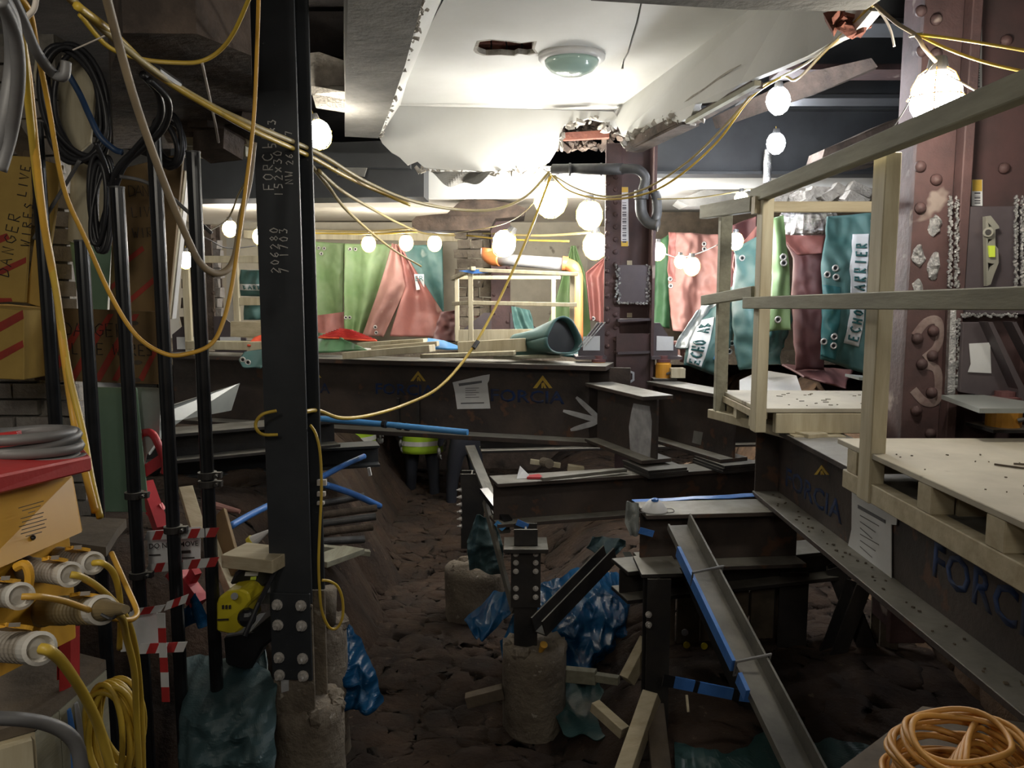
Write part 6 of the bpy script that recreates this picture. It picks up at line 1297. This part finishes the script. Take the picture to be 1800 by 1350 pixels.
for k in range(6):
    a = W(276 + k*1.5, 1078 + k*26, 2.16); b = W(277 + k*1.5, 1104 + k*26, 2.16); MB().prism([a, a + V((.022, 0, 0)), b + V((.022, 0, 0)), b], (0, .002, 0)).build('tape_stripe', 'paint_red' if k % 2 else 'white_plastic', t)
t = thing('barrier_tape', 'short loop of red and white tape on the fourth pole below the notice', 'tape', W(305, 1075, 2.85)); tape(t, W(288, 1074, 2.85), W(326, 1060, 2.85), .03, 3)
# red plastic barriers
t = thing('plastic_barrier', 'red plastic barrier leaning among the clutter behind the scaffold poles', 'barrier', W(300, 1060, 3.3))
fr_ = [W(246, 766, 3.35), W(262, 758, 3.35), W(276, 774, 3.3), W(292, 812, 3.3), W(288, 834, 3.3), W(272, 818, 3.3), W(254, 842, 3.35), W(244, 800, 3.35)]
MB().tube(spline([W(250, 838, 3.35), W(243, 775, 3.35), W(256, 760, 3.35), W(272, 768, 3.3), (W(290, 815, 3.3)), W(288, 832, 3.3)], 6), .016, 10).build('handle_loop', 'red_plastic', t, smooth=True)
MB().bar(W(252, 830, 3.32), W(288, 806, 3.3), .02, .045).build('cross_bar', 'red_plastic', t)
MB().bar(W(256, 850, 3.35), W(284, 930, 3.25), .05, .05).build('side_bar', 'red_plastic', t); MB().bar(W(286, 890, 3.3), W(262, 905, 3.3), .03, .03).build('cross_bar', 'red_plastic', t)
MB().bar(W(306, 1000, 3.15), W(352, 1062, 3.1), .05, .07).build('foot_bar', 'red_plastic', t); MB().bar(W(328, 1035, 3.15), W(345, 1002, 3.1), .03, .04).build('foot_brace', 'red_plastic', t)
plank('pale timber leaning behind the rightmost pole', W(326, 858, 3.6), W(352, 945, 3.4), .06, .03, 'timber')
plank('brown plywood strip leaning between the rightmost pole and the column', W(384, 905, 3.6), W(412, 1010, 3.3), .09, .02, 'board_brown', YM)
plank('narrow pale timber leaning below the brown plywood strip', W(366, 940, 3.5), W(412, 1050, 3.2), .035, .05, 'timber', YM)
plank('thick pale timber slab lying behind the yellow machine', H(412, 975, 1.49), H(500, 985, 1.49), .16, .05, 'timber')
plank('broad pale timber board right of the black column on the rubble', W(555, 990, 3.9), W(622, 966, 4.2), .14, .03, 'timber_grey')
t = thing('sealant_nozzle', 'small white and yellow pointed nozzle on the thick timber slab', 'nozzle', W(450, 950, 3.3)); MB().cyl(W(443, 952, 3.3), W(472, 933, 3.3), .026, .006, n=14).build('cone', 'white_plastic', t); MB().cyl(W(440, 955, 3.3), W(446, 950, 3.3), .028, n=14).build('collar', 'machine_yellow', t)
# yellow and black machine
t = thing('pressure_washer', 'yellow and black wheeled machine lying between the poles and the black column', 'machine', W(420, 1120, 2.9))
prf = [(380, 1062), (384, 1050), (398, 1040), (424, 1036), (436, 1042), (441, 1058), (430, 1072), (426, 1090), (428, 1104), (418, 1112), (398, 1114), (380, 1110)]
MB().prism([W(a, b, 2.85) for a, b in prf], (.02, .16, 0)).build('yellow_cowl', 'machine_yellow', t, bevel=.008)
MB().cyl(W(412, 1048, 2.84), W(412, 1048, 2.80), .013, n=14).build('knob', 'black_plastic', t)
MB().ball(W(434, 1085, 2.83), .035, 12, 8).build('wheel', 'black_plastic', t)
MB().prism([W(a, b, 2.84) for a, b in ((382, 1088), (402, 1087), (402, 1090), (382, 1091))], (0, -.002, 0)).build('vent_slot', 'ink', t)
for i_ in range(3): MB().prism([W(a, b, 2.84) for a, b in ((390 + i_*6, 1064), (394 + i_*6, 1063), (394 + i_*6, 1070), (390 + i_*6, 1071))], (0, -.001, 0)).build('printed_mark', 'ink', t)
MB().prism([W(a, b, 2.95) for a, b in ((402, 1030), (412, 1008), (428, 996), (470, 990), (492, 998), (486, 1016), (462, 1034), (440, 1028), (420, 1026))], (0, .2, 0)).build('black_motor_cover', 'black_plastic', t, bevel=.01)
MB().prism([W(a, b, 2.94) for a, b in ((432, 1005), (455, 1004), (453, 1012), (430, 1012))], (0, -.002, 0)).build('white_label', 'white_plastic', t)
MB().prism([W(a, b, 2.94) for a, b in ((441, 1014), (451, 1013), (450, 1019), (440, 1019))], (0, -.002, 0)).build('green_label', 'vial', t)
MB().tube([W(486, 1000, 2.9), W(455, 1060, 2.8), W(430, 1118, 2.75)], .009, 8).build('handle_tube', 'black_plastic', t)
MB().prism([W(a, b, 2.98) for a, b in ((430, 1040), (490, 1046), (494, 1064), (432, 1058))], (0, .15, 0)).build('base_tray', 'cast_iron', t)
t = thing('dark_machine_case', 'dark plastic machine casing in shadow under the yellow machine', 'case', W(430, 1170, 2.9))
MB().prism([W(a, b, 2.95) for a, b in ((392, 1120), (440, 1112), (496, 1066), (500, 1110), (462, 1140), (440, 1180), (396, 1170))], (0, .2, 0)).build('casing', 'black_plastic', t, bevel=.01)
# ================================================================== IN THE PIT
def heap(name, label, left, right, m, cat='sheet', **kw):
    kw.setdefault('amp', .05); kw.setdefault('freq', 3); kw.setdefault('wr', .09); kw.setdefault('nu', 64); kw.setdefault('nv', 54)
    nu, nv = kw.pop('nu'), kw.pop('nv')
    f0 = drape_fn(left, right, **kw); wr_ = kw['wr']; sd = kw.get('seed', 0)
    def f(u, v):
        p = f0(u, v); k = 0
        for q, (sc, am) in enumerate(((5, .75), (11, .30), (23, .05))):
            k += am*(1 - 2*abs(noise.noise(V((p.x*sc + sd, p.y*sc*.3 + p.z*sc*.8, p.z*sc - p.x*sc*.6)))))
        return p + V((0, -1, .35))*k*wr_
    return MB().sheet(f, nu, nv, .004).build(name, m, smooth=False, label=label, cat=cat)
heap('tarpaulin', 'dull teal tarpaulin heaped over spoil left of the concrete piles', [(322, 1160, 3.1), (330, 1240, 2.9), (322, 1400, 2.7)], [(440, 1150, 3.15), (492, 1200, 2.95), (492, 1400, 2.7)], 'teal_sheet', cat='tarpaulin', seed=41, bulge=.12, amp=.02, freq=1.5, wr=.05)
heap('tarpaulin', 'raised corner of dull teal tarpaulin against the dark machine case', [(430, 1150, 3.2), (440, 1240, 3.0)], [(462, 1128, 3.2), (494, 1240, 3.0)], 'teal_sheet', cat='tarpaulin', seed=42, amp=.02, wr=.04, nu=20, nv=20)
heap('plastic_sheet', 'crumpled blue plastic sheet bunched behind the foreground concrete piles', [(592, 1090, 4.0), (598, 1180, 3.8), (590, 1240, 3.7)], [(628, 1100, 4.0), (664, 1180, 3.8), (674, 1240, 3.7)], 'blue_sheet', seed=43, bulge=.10, amp=.03)
heap('plastic_sheet', 'small blue plastic sheet scrap beside the rightmost scaffold pole', [(322, 1080, 3.1), (326, 1100, 3.05)], [(352, 1040, 3.1), (364, 1105, 3.05)], 'blue_sheet', seed=44, nu=20, nv=16, amp=.02, wr=.04)
heap('plastic_sheet', 'large glossy blue plastic sheet crumpled over the spoil beyond the bolted post', [(975, 1005, 5.0), (905, 1070, 4.6), (880, 1120, 4.4), (885, 1160, 4.25)], [(1085, 1010, 5.0), (1130, 1060, 4.7), (1125, 1110, 4.5), (1060, 1180, 4.2)], 'blue_sheet', seed=45, bulge=.18, nu=100, nv=90, wr=.11)
heap('plastic_sheet', 'pointed blue plastic sheet left of the bolted post', [(868, 1040, 4.6), (816, 1090, 4.3), (838, 1122, 4.2)], [(905, 1038, 4.6), (904, 1075, 4.4), (850, 1124, 4.2)], 'blue_sheet', seed=46, amp=.02, wr=.05)
heap('plastic_sheet', 'dark blue plastic sheet hanging behind the thin raking brace', [(838, 905, 5.0), (822, 950, 5.0), (826, 1000, 5.0)], [(868, 912, 5.0), (884, 960, 4.9), (886, 1012, 4.9)], 'teal_sheet', seed=47, amp=.03, wr=.04)
heap('plastic_sheet', 'teal plastic sheet on top of the blue heap under the cross beam', [(1040, 945, 4.7), (1028, 962, 4.65), (1070, 986, 4.6)], [(1098, 948, 4.7), (1100, 962, 4.65), (1074, 986, 4.6)], 'teal_sheet', seed=48, amp=.03, wr=.05)
heap('plastic_sheet', 'dark teal sheet spread on the ground right of the middle concrete pile', [(968, 1180, 4.2), (972, 1250, 3.9), (990, 1290, 3.7)], [(1080, 1200, 4.1), (1090, 1260, 3.8), (1060, 1300, 3.6)], 'teal_film', seed=49, amp=.03, wr=.06)
heap('plastic_sheet', 'wide dark teal sheet in the bottom right of the pit', [(1185, 1250, 3.6), (1180, 1320, 3.3), (1190, 1420, 3.0)], [(1330, 1262, 3.5), (1560, 1330, 3.1), (1560, 1420, 2.9)], 'teal_film', seed=50, amp=.04, wr=.06, bulge=.05)
heap('plastic_sheet', 'teal sheet stretched behind the blue taped prop to the coil', [(1320, 1190, 3.8), (1340, 1300, 3.4)], [(1590, 1280, 3.5), (1580, 1400, 3.1)], 'teal_film', seed=51, amp=.03, wr=.05)
heap('blue_film', 'strip of blue film along the back of the dust mask beam', [(1110, 880, 3.86), (1116, 884, 3.82)], [(1330, 868, 3.86), (1330, 874, 3.82)], 'blue_tape', cat='film', seed=52, amp=.004, wr=.01, nu=30, nv=4)
heap('plastic_wrap', 'crumpled pale plastic wrap round the left end of the dust mask beam', [(1100, 882, 3.5), (1098, 920, 3.48), (1106, 942, 3.48)], [(1122, 884, 3.48), (1122, 915, 3.48), (1120, 944, 3.48)], 'film_grey', cat='wrap', seed=53, amp=.01, wr=.03, nu=14, nv=20)
for (a, lb, mm) in (((W(1124, 932, 3.47), W(1148, 938, 3.47)), 'blue tape patch on the web of the dust mask beam', 'blue_tape'), ((W(908, 918, 3.95), W(928, 926, 3.95)), 'blue tape scrap at the cap of the bolted post', 'blue_tape'), ((W(872, 918, 4.1), W(886, 930, 4.1)), 'blue tape scrap on the thin raking brace', 'blue_bright')):
    MB().bar(a[0], a[1], .004, .03).jitter(.004, 20).build('tape_scrap', mm, label=lb, cat='tape')
MB().sheet(lambda u, v: W(1094 + 14*u + 10*v + 8*math.sin(v*3), 970 + 65*v, 4.3), 6, 14, .003).build('plastic_strip', 'film_grey', label='pale plastic strip hanging left of the brown post', cat='strip')
# dust mask
t = thing('dust_mask', 'white cone dust mask with a blue valve sitting on the short cross beam', 'mask', H(1150, 896, 1.497))
c = H(1150, 898, 1.497); MB().lathe([(.062, 0), (.060, .006), (.050, .022), (.034, .042), (.018, .054), (0, .058)], c, Z, 24).build('mask_shell', 'white_plastic', t, smooth=True)
MB().lathe([(.017, .050), (.017, .060), (.010, .063)], c + V((0, -.012, 0)), Z, 14).build('valve', 'blue_tape', t)
for s_ in (-1, 1): MB().tube(spline([c + V((s_*.055, 0, .01)), c + V((s_*.08, -.01, .012)), c + V((s_*.085, -.03, .004)), c + V((s_*.05, -.045, .003))], 4), .0018, 5).build('strap', 'ink', t)
t = thing('plastic_disc', 'flat red plastic cap with a dark hole on the brown post top', 'cap', W(1160, 1004, 3.35))
MB().slab([[H(a, b, 1.215) for a, b in ((1136, 998), (1150, 988), (1172, 988), (1186, 990), (1180, 1000), (1160, 1006), (1138, 1007))], [H(a, b, 1.215) for a, b in ((1150, 994), (1158, 990), (1168, 992), (1164, 997), (1154, 998))]], (0, 0, .02)).build('cap', 'red_plastic', t)
t = thing('tape_scrap', 'scrap of white and red tape on the end of the long cross beam', 'tape', H(925, 838, 1.5))
MB().prism([H(908, 842, 1.502), H(934, 840, 1.502), W(920, 826, 4.25), W(914, 820, 4.25)], (0, .02, 0)).build('white_piece', 'white_plastic', t); MB().prism([H(926, 842, 1.502), H(955, 842, 1.502), H(948, 836, 1.502), H(930, 838, 1.502)], (0, 0, .01)).build('red_piece', 'red_plastic', t)
MB().bar(H(952, 842, 1.52), H(1100, 826, 1.52), .028, .018).build('steel_flat', 'channel_grey', label='long flat steel bar lying on the cross beam top', cat='bar', bevel=.002)
MB().cyl(W(966, 815, 4.8), W(955, 812, 4.9), .03, n=12).build('pipe_offcut', 'concrete', label='short pipe offcut behind the cross beam', cat='pipe')
for (p, q, w_, h_, m_, lb) in ((W(932, 811, 4.9), W(985, 818, 4.9), .03, .03, 'timber_pale', 'pale timber offcut behind the cross beam, upper one'), (W(998, 822, 4.8), W(1026, 826, 4.8), .05, .04, 'timber', 'pale timber offcut behind the cross beam, right one'),
        (W(965, 1182, 4.0), W(1048, 1190, 3.9), .05, .07, 'timber_grey', 'grey timber lying right of the middle concrete pile'), (W(1048, 1190, 3.9), W(1088, 1196, 3.85), .04, .04, 'timber_grey', 'short grey timber butted to the longer one near the pile'),
        (W(1102, 1196, 3.55), W(1138, 1126, 3.65), .05, .075, 'timber', 'pale timber offcut leaning left of the brown post'), (W(1045, 1240, 3.5), W(1098, 1288, 3.35), .05, .05, 'timber', 'pale timber offcut pointing to the long leaning timber'),
        (W(1084, 1400, 3.0), W(1146, 1222, 3.3), .07, .07, 'timber', 'long pale timber leaning at the bottom beside the brown post'), (W(820, 1232, 3.9), W(885, 1215, 3.9), .06, .06, 'timber_dark', 'dark timber stub left of the middle concrete pile'),
        (W(1140, 1130, 3.55), W(1148, 1222, 3.45), .05, .05, 'timber_grey', 'short grey upright timber fixed to the brown post'), (W(1165, 1380, 3.0), W(1150, 1240, 3.3), .08, .04, 'timber_dark', 'dark board standing under the brown post')):
    plank(lb, p, q, w_, h_, m_)
t = thing('blue_strap', 'blue strap with black buckles crossing the bottom of the taped prop', 'strap', W(1250, 1225, 3.2))
for (u0, u1, v0, v1, m_) in ((1165, 1185, 1196, 1199, 'black_plastic'), (1185, 1220, 1199, 1206, 'blue_tape'), (1220, 1228, 1206, 1208, 'black_plastic'), (1228, 1288, 1208, 1220, 'blue_tape'), (1288, 1300, 1220, 1222, 'black_plastic'), (1300, 1335, 1222, 1226, 'blue_tape')):
    MB().bar(W(u0, v0, 3.2), W(u1, v1, 3.2), .008, .05).build('strap_length', m_, t)
MB().cyl(W(1207, 1222, 3.3), W(1210, 1252, 3.25), .006, n=8).build('stake', 'timber', label='thin pale stake hanging below the blue strap', cat='stake')
for (u, v, m_, lb) in ((1238, 1136, 'machine_yellow', 'yellow mushroom cap on the trench sheets, right one'), (1207, 1134, 'machine_yellow', 'thin yellow cap edge on the trench sheets, left one'), (1204, 1112, 'spray_white', 'pale grey disc on the trench sheets above the yellow caps')):
    MB().lathe([(.018, 0), (.016, .008), (.006, .012), (.005, .03)], W(u, v, 3.95), (0, 1, .0), 14).build('rebar_cap', m_, label=lb, cat='cap')
# blue glints on the ground, put into shape as small blue lumps
for (u, v, lb) in ((721, 898, 'blue glint on the path near the workers, upper one'), (718, 922, 'blue glint on the path near the workers, lower one'), (726, 972, 'larger blue glint in the middle of the path'), (806, 1008, 'blue glint left of the thin raking brace foot')):
    c = H(u, v, .06); MB().ball(c, .022, 7, 5, (1, 1, .6)).jitter(.008, 40).build('blue_glint', 'blue_bright', label=lb, cat='glint')
# pipes and blue tubes on the left bank
for i, (u0, v0, u1, v1, d, lb) in enumerate(((566, 886, 640, 872, 5.2, 'topmost dark pipe of the stack right of the black column'), (566, 905, 662, 893, 5.0, 'second dark pipe of the stack right of the black column'), (566, 920, 660, 908, 4.9, 'third dark pipe of the stack right of the black column'),
        (566, 935, 655, 926, 4.8, 'fourth dark pipe of the stack right of the black column'), (566, 950, 640, 948, 4.7, 'lowest dark pipe of the stack, half buried'))):
    t = thing('dark_pipe', lb, 'pipe', W(u0, v0, d)); MB().cyl(W(u0 - 20, v0 + 3, d), W(u1, v1, d + .15), .024, n=14).build('tube', 'rubble' if i % 2 else 'cast_iron', t)
plank('pale board under the stack of dark pipes', W(560, 962, 4.5), W(650, 972, 4.6), .05, .03, 'timber_grey')
for (pts, r_, lb) in (([(405, 925, 3.7), (440, 905, 3.9), (490, 880, 4.2)], .018, 'blue pipe rising to the right behind the rightmost pole'), ([(560, 842, 5.0), (600, 820, 5.3), (640, 802, 5.6)], .02, 'dark blue pipe rising right of the black column'), ([(572, 852, 5.0), (620, 868, 5.2), (668, 890, 5.4)], .022, 'dark blue pipe falling to the right behind the pipe stack')):
    cable('blue_pipe', pts, r_, 'blue_tape', lb, cat='pipe')
t = thing('blue_pipe', 'long blue pipe with black couplings lashed under the main girder', 'pipe', W(700, 750, 4.9))
pa, pb, pc = W(552, 735, 4.95), W(678, 746, 4.8), W(822, 760, 4.6)
MB().tube([pa, pb], .018, 14).build('blue_length', 'blue_bright', t); MB().tube([pb, pc], .018, 14).build('blue_length', 'blue_bright', t)
for u, v in ((676, 745), (702, 748), (716, 750)): MB().tube([W(u - 3, v, 4.79), W(u + 3, v + 1, 4.78)], .024, 14).build('coupling', 'black_plastic', t)
MB().bar(W(648, 822, 5.6), W(651, 836, 5.6), .03, .02).build('white_tag', 'white_plastic', label='small bright white tag hanging in the dark behind the pipe stack', cat='tag')
t = thing('rag', 'pinkish rag on the rubble left of the black column', 'rag', W(390, 895, 4.6)); MB().cyl(W(365, 888, 4.6), W(422, 898, 4.6), .03, .012, n=10).jitter(.015, 12).build('cloth', 'pink_cloth', t)
for k, (v, lb) in enumerate(((848, 'upper pale clip stuck to the edge of the black column'), (868, 'middle pale clip stuck to the edge of the black column'), (884, 'lowest pale clip stuck to the edge of the black column'))):
    MB().bar(W(558, v, 3.05), W(574 - k*2, v, 3.05), .018, .022 - k*.005).build('clip', 'cable_pale', label=lb, cat='clip')
# loose stones
rr = random.Random(17)
def stone(mb, c, r):
    n0 = len(mb.v); mb.ball(c, r, 7, 5, (rr.uniform(.8, 1.3), rr.uniform(.8, 1.2), rr.uniform(.5, .9)))
    for p in mb.v[n0:]: p += noise.noise_vector(p*25)*r*.5
SL = ['pale stone beside the pile, left of two at the bottom edge of the path', 'pale stone beside the pile, right of two at the bottom edge of the path', 'pale stone left of the leaning timber, middle of the cluster', 'largest pale stone left of the leaning timber',
 'highest stone of the cluster below the short pointing timber', 'rightmost stone of the cluster against the leaning timber', 'lowest stone of the cluster left of the leaning timber', 'lone stone under the blue strap', 'small stone left of the middle concrete pile top',
 'small stone touching the middle concrete pile top', 'stone below the pointed blue sheet', 'lone stone in the middle of the dirt path', 'stone overlapping the leaning timber cluster from above', 'lone stone at the right edge of the path near the bottom']
si = 0
for (u, v, r, z) in ((748, 1314, .035, .35), (760, 1325, .04, .35), (1050, 1300, .05, .3), (1025, 1318, .06, .3), (1040, 1270, .035, .35), (1070, 1330, .05, .3), (1030, 1335, .035, .3), (1225, 1268, .03, .5), (858, 1190, .03, .4), (875, 1185, .035, .4), (820, 1130, .03, .4), (700, 1165, .025, .2), (1060, 1310, .035, .3), (790, 1260, .03, .3)):
    mb = MB(); stone(mb, H(u, v, z*.5), r); mb.build('stone', 'rubble', label=SL[si], cat='stone', group='loose stones on the pit floor'); si += 1
mb = MB()
def gz(x, y):
    return ground((x + 4.4)/9.0, (y + 1.0)/11.2).z
for k in range(2600):
    x = rr.uniform(-1.6, 2.2); y = rr.uniform(2.2, 8.0)
    if abs(x + .25) < .45 and rr.random() < .75: continue
    r = rr.choice([.008, .012, .012, .018, .03]); n0 = len(mb.v)
    mb.box((x, y, gz(x, y) + r*.3), (r*rr.uniform(1, 2.4), r*rr.uniform(1, 2), r*rr.uniform(.7, 1.5)), Matrix.Rotation(rr.uniform(0, 6), 3, 'Z') @ Matrix.Rotation(rr.uniform(-.6, .6), 3, 'X'))
mb.jitter(.006, 60).build('rubble', 'rubble', label='scatter of small broken rubble over the pit floor', cat='rubble', kind='stuff')
# orange cable coil on a board at the bottom right
t = thing('plywood_board', 'grey dusty board at the bottom right under the orange coil', 'board', (0.95, 1.5, 1.5))
MB().prism([V((.55, 1.15, 1.50)), V((1.19, 1.15, 1.50)), V((1.19, 1.72, 1.50)), V((.98, 1.80, 1.50)), V((.62, 1.5, 1.50))], (0, 0, .018)).build('board', 'timber_dark', t)
t = thing('cable_coil', 'big loose coil of dirty orange cable in the bottom right corner', 'cable coil', (0.83, 1.45, 1.525))
rr2 = random.Random(5)
for k in range(15):
    c = V((.845 + rr2.uniform(-.018, .018), 1.40 + rr2.uniform(-.015, .015), 1.54 + .009*k + (.01 if k > 9 else 0))); ra = .138 - .004*(k % 5) - (0.0 if k < 8 else .01*(k - 8)/2); ph = rr2.uniform(0, 6.28); tl = rr2.uniform(-.10, .10); t2 = rr2.uniform(-.08, .08)
    MB().tube([c + V((ra*math.cos(a)*(1 + .05*math.sin(2*a + ph)), ra*math.sin(a)*(1 + .05*math.sin(2*a + ph)), tl*ra*math.cos(a) + t2*ra*math.sin(a) + .006*math.sin(3*a + ph))) for a in [j*2*math.pi/44 for j in range(44)]], .0058, 8, closed=True).build('turn', 'cable_orange', t, smooth=True)
for k in range(7):
    c = V((.80 + .012*k, 1.36 + .01*k, 1.585 + .006*k)); 
    MB().tube(spline([c + V((-.11 + .01*k, -.04, -.02)), c + V((-.06, -.02 - .01*k, .03)), c + V((.0, .01, .045)), c + V((.07, .03 + .008*k, .03)), c + V((.13, .02, -.02))], 6), .0058, 8).build('crossing_strand', 'cable_orange', t, smooth=True)

# ================================================================== PEOPLE (three workers in the dark under the girder)
def person(label, x, y, face, z0=0.0, vest=True, step=0.12, h=1.74, lean=0.0):
    s = h/1.74; t = thing('person', label, 'person', (x, y, z0)); rz = Matrix.Rotation(face, 3, 'Z')
    def T(p): q = V(p)*s; q.y += -lean*max(0, q.z - .9)*1.0; return rz @ q + V((x, y, z0))
    J = {'pel': (0, 0, .93), 'waist': (0, 0, 1.08), 'chest': (0, -.01, 1.28), 'sh': (0, 0, 1.42), 'neck': (0, -.01, 1.50), 'head0': (0, -.03, 1.58), 'head': (0, -.035, 1.66), 'top': (0, -.02, 1.72),
         'hl': (.10, 0, .89), 'kl': (.12, -.02 - step*.5, .50), 'al': (.13, .02 - step, .11), 'tl': (.14, -.13 - step, .045), 'hel': (.13, .05 - step, .05),
         'hr': (-.10, 0, .89), 'kr': (-.12, .0 + step*.3, .50), 'ar': (-.13, .05 + step, .11), 'tr': (-.14, -.10 + step, .045), 'her': (-.13, .09 + step, .05),
         'sl': (.18, 0, 1.40), 'el': (.25, .03, 1.13), 'wl': (.25, -.10, .90), 'sr': (-.18, 0, 1.40), 'er': (-.25, .03, 1.13), 'wr': (-.24, -.12, .91)}
    E = [('pel','waist'),('waist','chest'),('chest','sh'),('sh','neck'),('neck','head0'),('head0','head'),('head','top'),('pel','hl'),('hl','kl'),('kl','al'),('al','tl'),('al','hel'),('pel','hr'),('hr','kr'),('kr','ar'),('ar','tr'),('ar','her'),
         ('sh','sl'),('sl','el'),('el','wl'),('sh','sr'),('sr','er'),('er','wr')]
    Rd = {'pel': (.155, .12), 'waist': (.145, .11), 'chest': (.17, .125), 'sh': (.13, .10), 'neck': (.058, .06), 'head0': (.065, .075), 'head': (.078, .098), 'top': (.06, .075), 'hl': (.10, .10), 'hr': (.10, .10), 'kl': (.068, .068), 'kr': (.068, .068),
          'al': (.052, .052), 'ar': (.052, .052), 'tl': (.045, .04), 'tr': (.045, .04), 'hel': (.045, .045), 'her': (.045, .045), 'sl': (.065, .065), 'sr': (.065, .065), 'el': (.045, .045), 'er': (.045, .045), 'wl': (.03, .03), 'wr': (.03, .03)}
    K = list(J); me = bpy.data.meshes.new('body'); me.from_pydata([T(J[k]) - loc_of(t) for k in K], [(K.index(a), K.index(b)) for a, b in E], [])
    tmp = bpy.data.objects.new('tmp', me); C.objects.link(tmp); sk = tmp.modifiers.new('skin', 'SKIN'); sk.use_smooth_shade = True
    for i, k in enumerate(K): me.skin_vertices[0].data[i].radius = (Rd[k][0]*s, Rd[k][1]*s); me.skin_vertices[0].data[i].use_root = (k == 'pel')
    tmp.modifiers.new('sub', 'SUBSURF').levels = 2; tmp.modifiers['sub'].render_levels = 2
    dg = bpy.context.evaluated_depsgraph_get(); m2 = bpy.data.meshes.new_from_object(tmp.evaluated_get(dg)); bpy.data.objects.remove(tmp)
    m2.materials.clear(); m2.materials.append(M['workwear']); m2.materials.append(M['skin']); m2.name = 'body'
    for pl_ in m2.polygons:
        if pl_.center.z > 1.49*s: pl_.material_index = 1
    b = bpy.data.objects.new('body', m2); C.objects.link(b); b.parent = t; WL[b.name] = loc_of(t)
    if vest:
        def vs(u, v):
            a = 2*math.pi*u; z = .74 + .72*v; w_ = .215 - .03*v + .02*math.cos(v*5); return T((w_*math.cos(a), .165*math.sin(a) - .005, z))
        vb = MB().sheet(vs, 32, 16, .006).build('hi_vis_vest', 'hi_vis', t, smooth=True)
        for v0 in (.12, .38): MB().sheet(lambda u, v: vs(u, v0 + .07*v) + (vs(u, v0) - T((0, 0, .74 + .72*v0))).normalized()*.006, 32, 2, .002).build('reflective_band', 'reflective', vb)
    for sx in (1, -1):
        w_ = J['wl' if sx > 0 else 'wr']; hb = MB().ball(T((w_[0], w_[1] - .015, w_[2] - .05)), .038, 10, 8, (.55, .9, 1.2))
        for k in range(4):
            o = (w_[0] - sx*.005, w_[1] - .045 + .02*k, w_[2] - .085)
            hb.tube([T(o), T((o[0], o[1] - .004, o[2] - .035)), T((o[0] - sx*.012, o[1], o[2] - .06 + .006*abs(k - 1.5)))], [.010, .009, .007], 6)
        hb.tube([T((w_[0] - sx*.01, w_[1] - .05, w_[2] - .04)), T((w_[0] - sx*.02, w_[1] - .07, w_[2] - .065))], [.011, .008], 6)
        hb.build('gloved_hand', 'cable_grey', t, smooth=True)
    MB().lathe([(.135, 0), (.122, .012), (.118, .04), (.10, .085), (.06, .115), (0, .125)], T((0, -.03, 1.68)), Z, 20).build('hard_hat', 'white_plastic', t, smooth=True)
    fc = MB()
    fc.ball(T((0, -.135, 1.625)), .016, 8, 6, (.8, 1.2, 1.4)); fc.build('nose', 'skin', t)
    for sx in (1, -1): MB().ball(T((sx*.032, -.122, 1.65)), .010, 8, 6).build('eye', 'white_plastic', t)
    MB().bar(T((-.022, -.125, 1.585)), T((.022, -.125, 1.585)), .006, .008).build('mouth', 'stripe_red', t)
    return t
person('person in a yellow-green vest and dark trousers standing under the middle of the girder', W(742, 800, 8.7).x, 8.7, R(10), 0.0)
person('person in dark workwear standing at the right of the group under the girder', W(818, 800, 8.2).x, 8.2, R(-150), 0.0, vest=False)
person('leftmost person in a yellow-green vest, half hidden behind the dark beam', W(628, 800, 8.3).x, 8.3, R(60), 0.12, lean=.15)
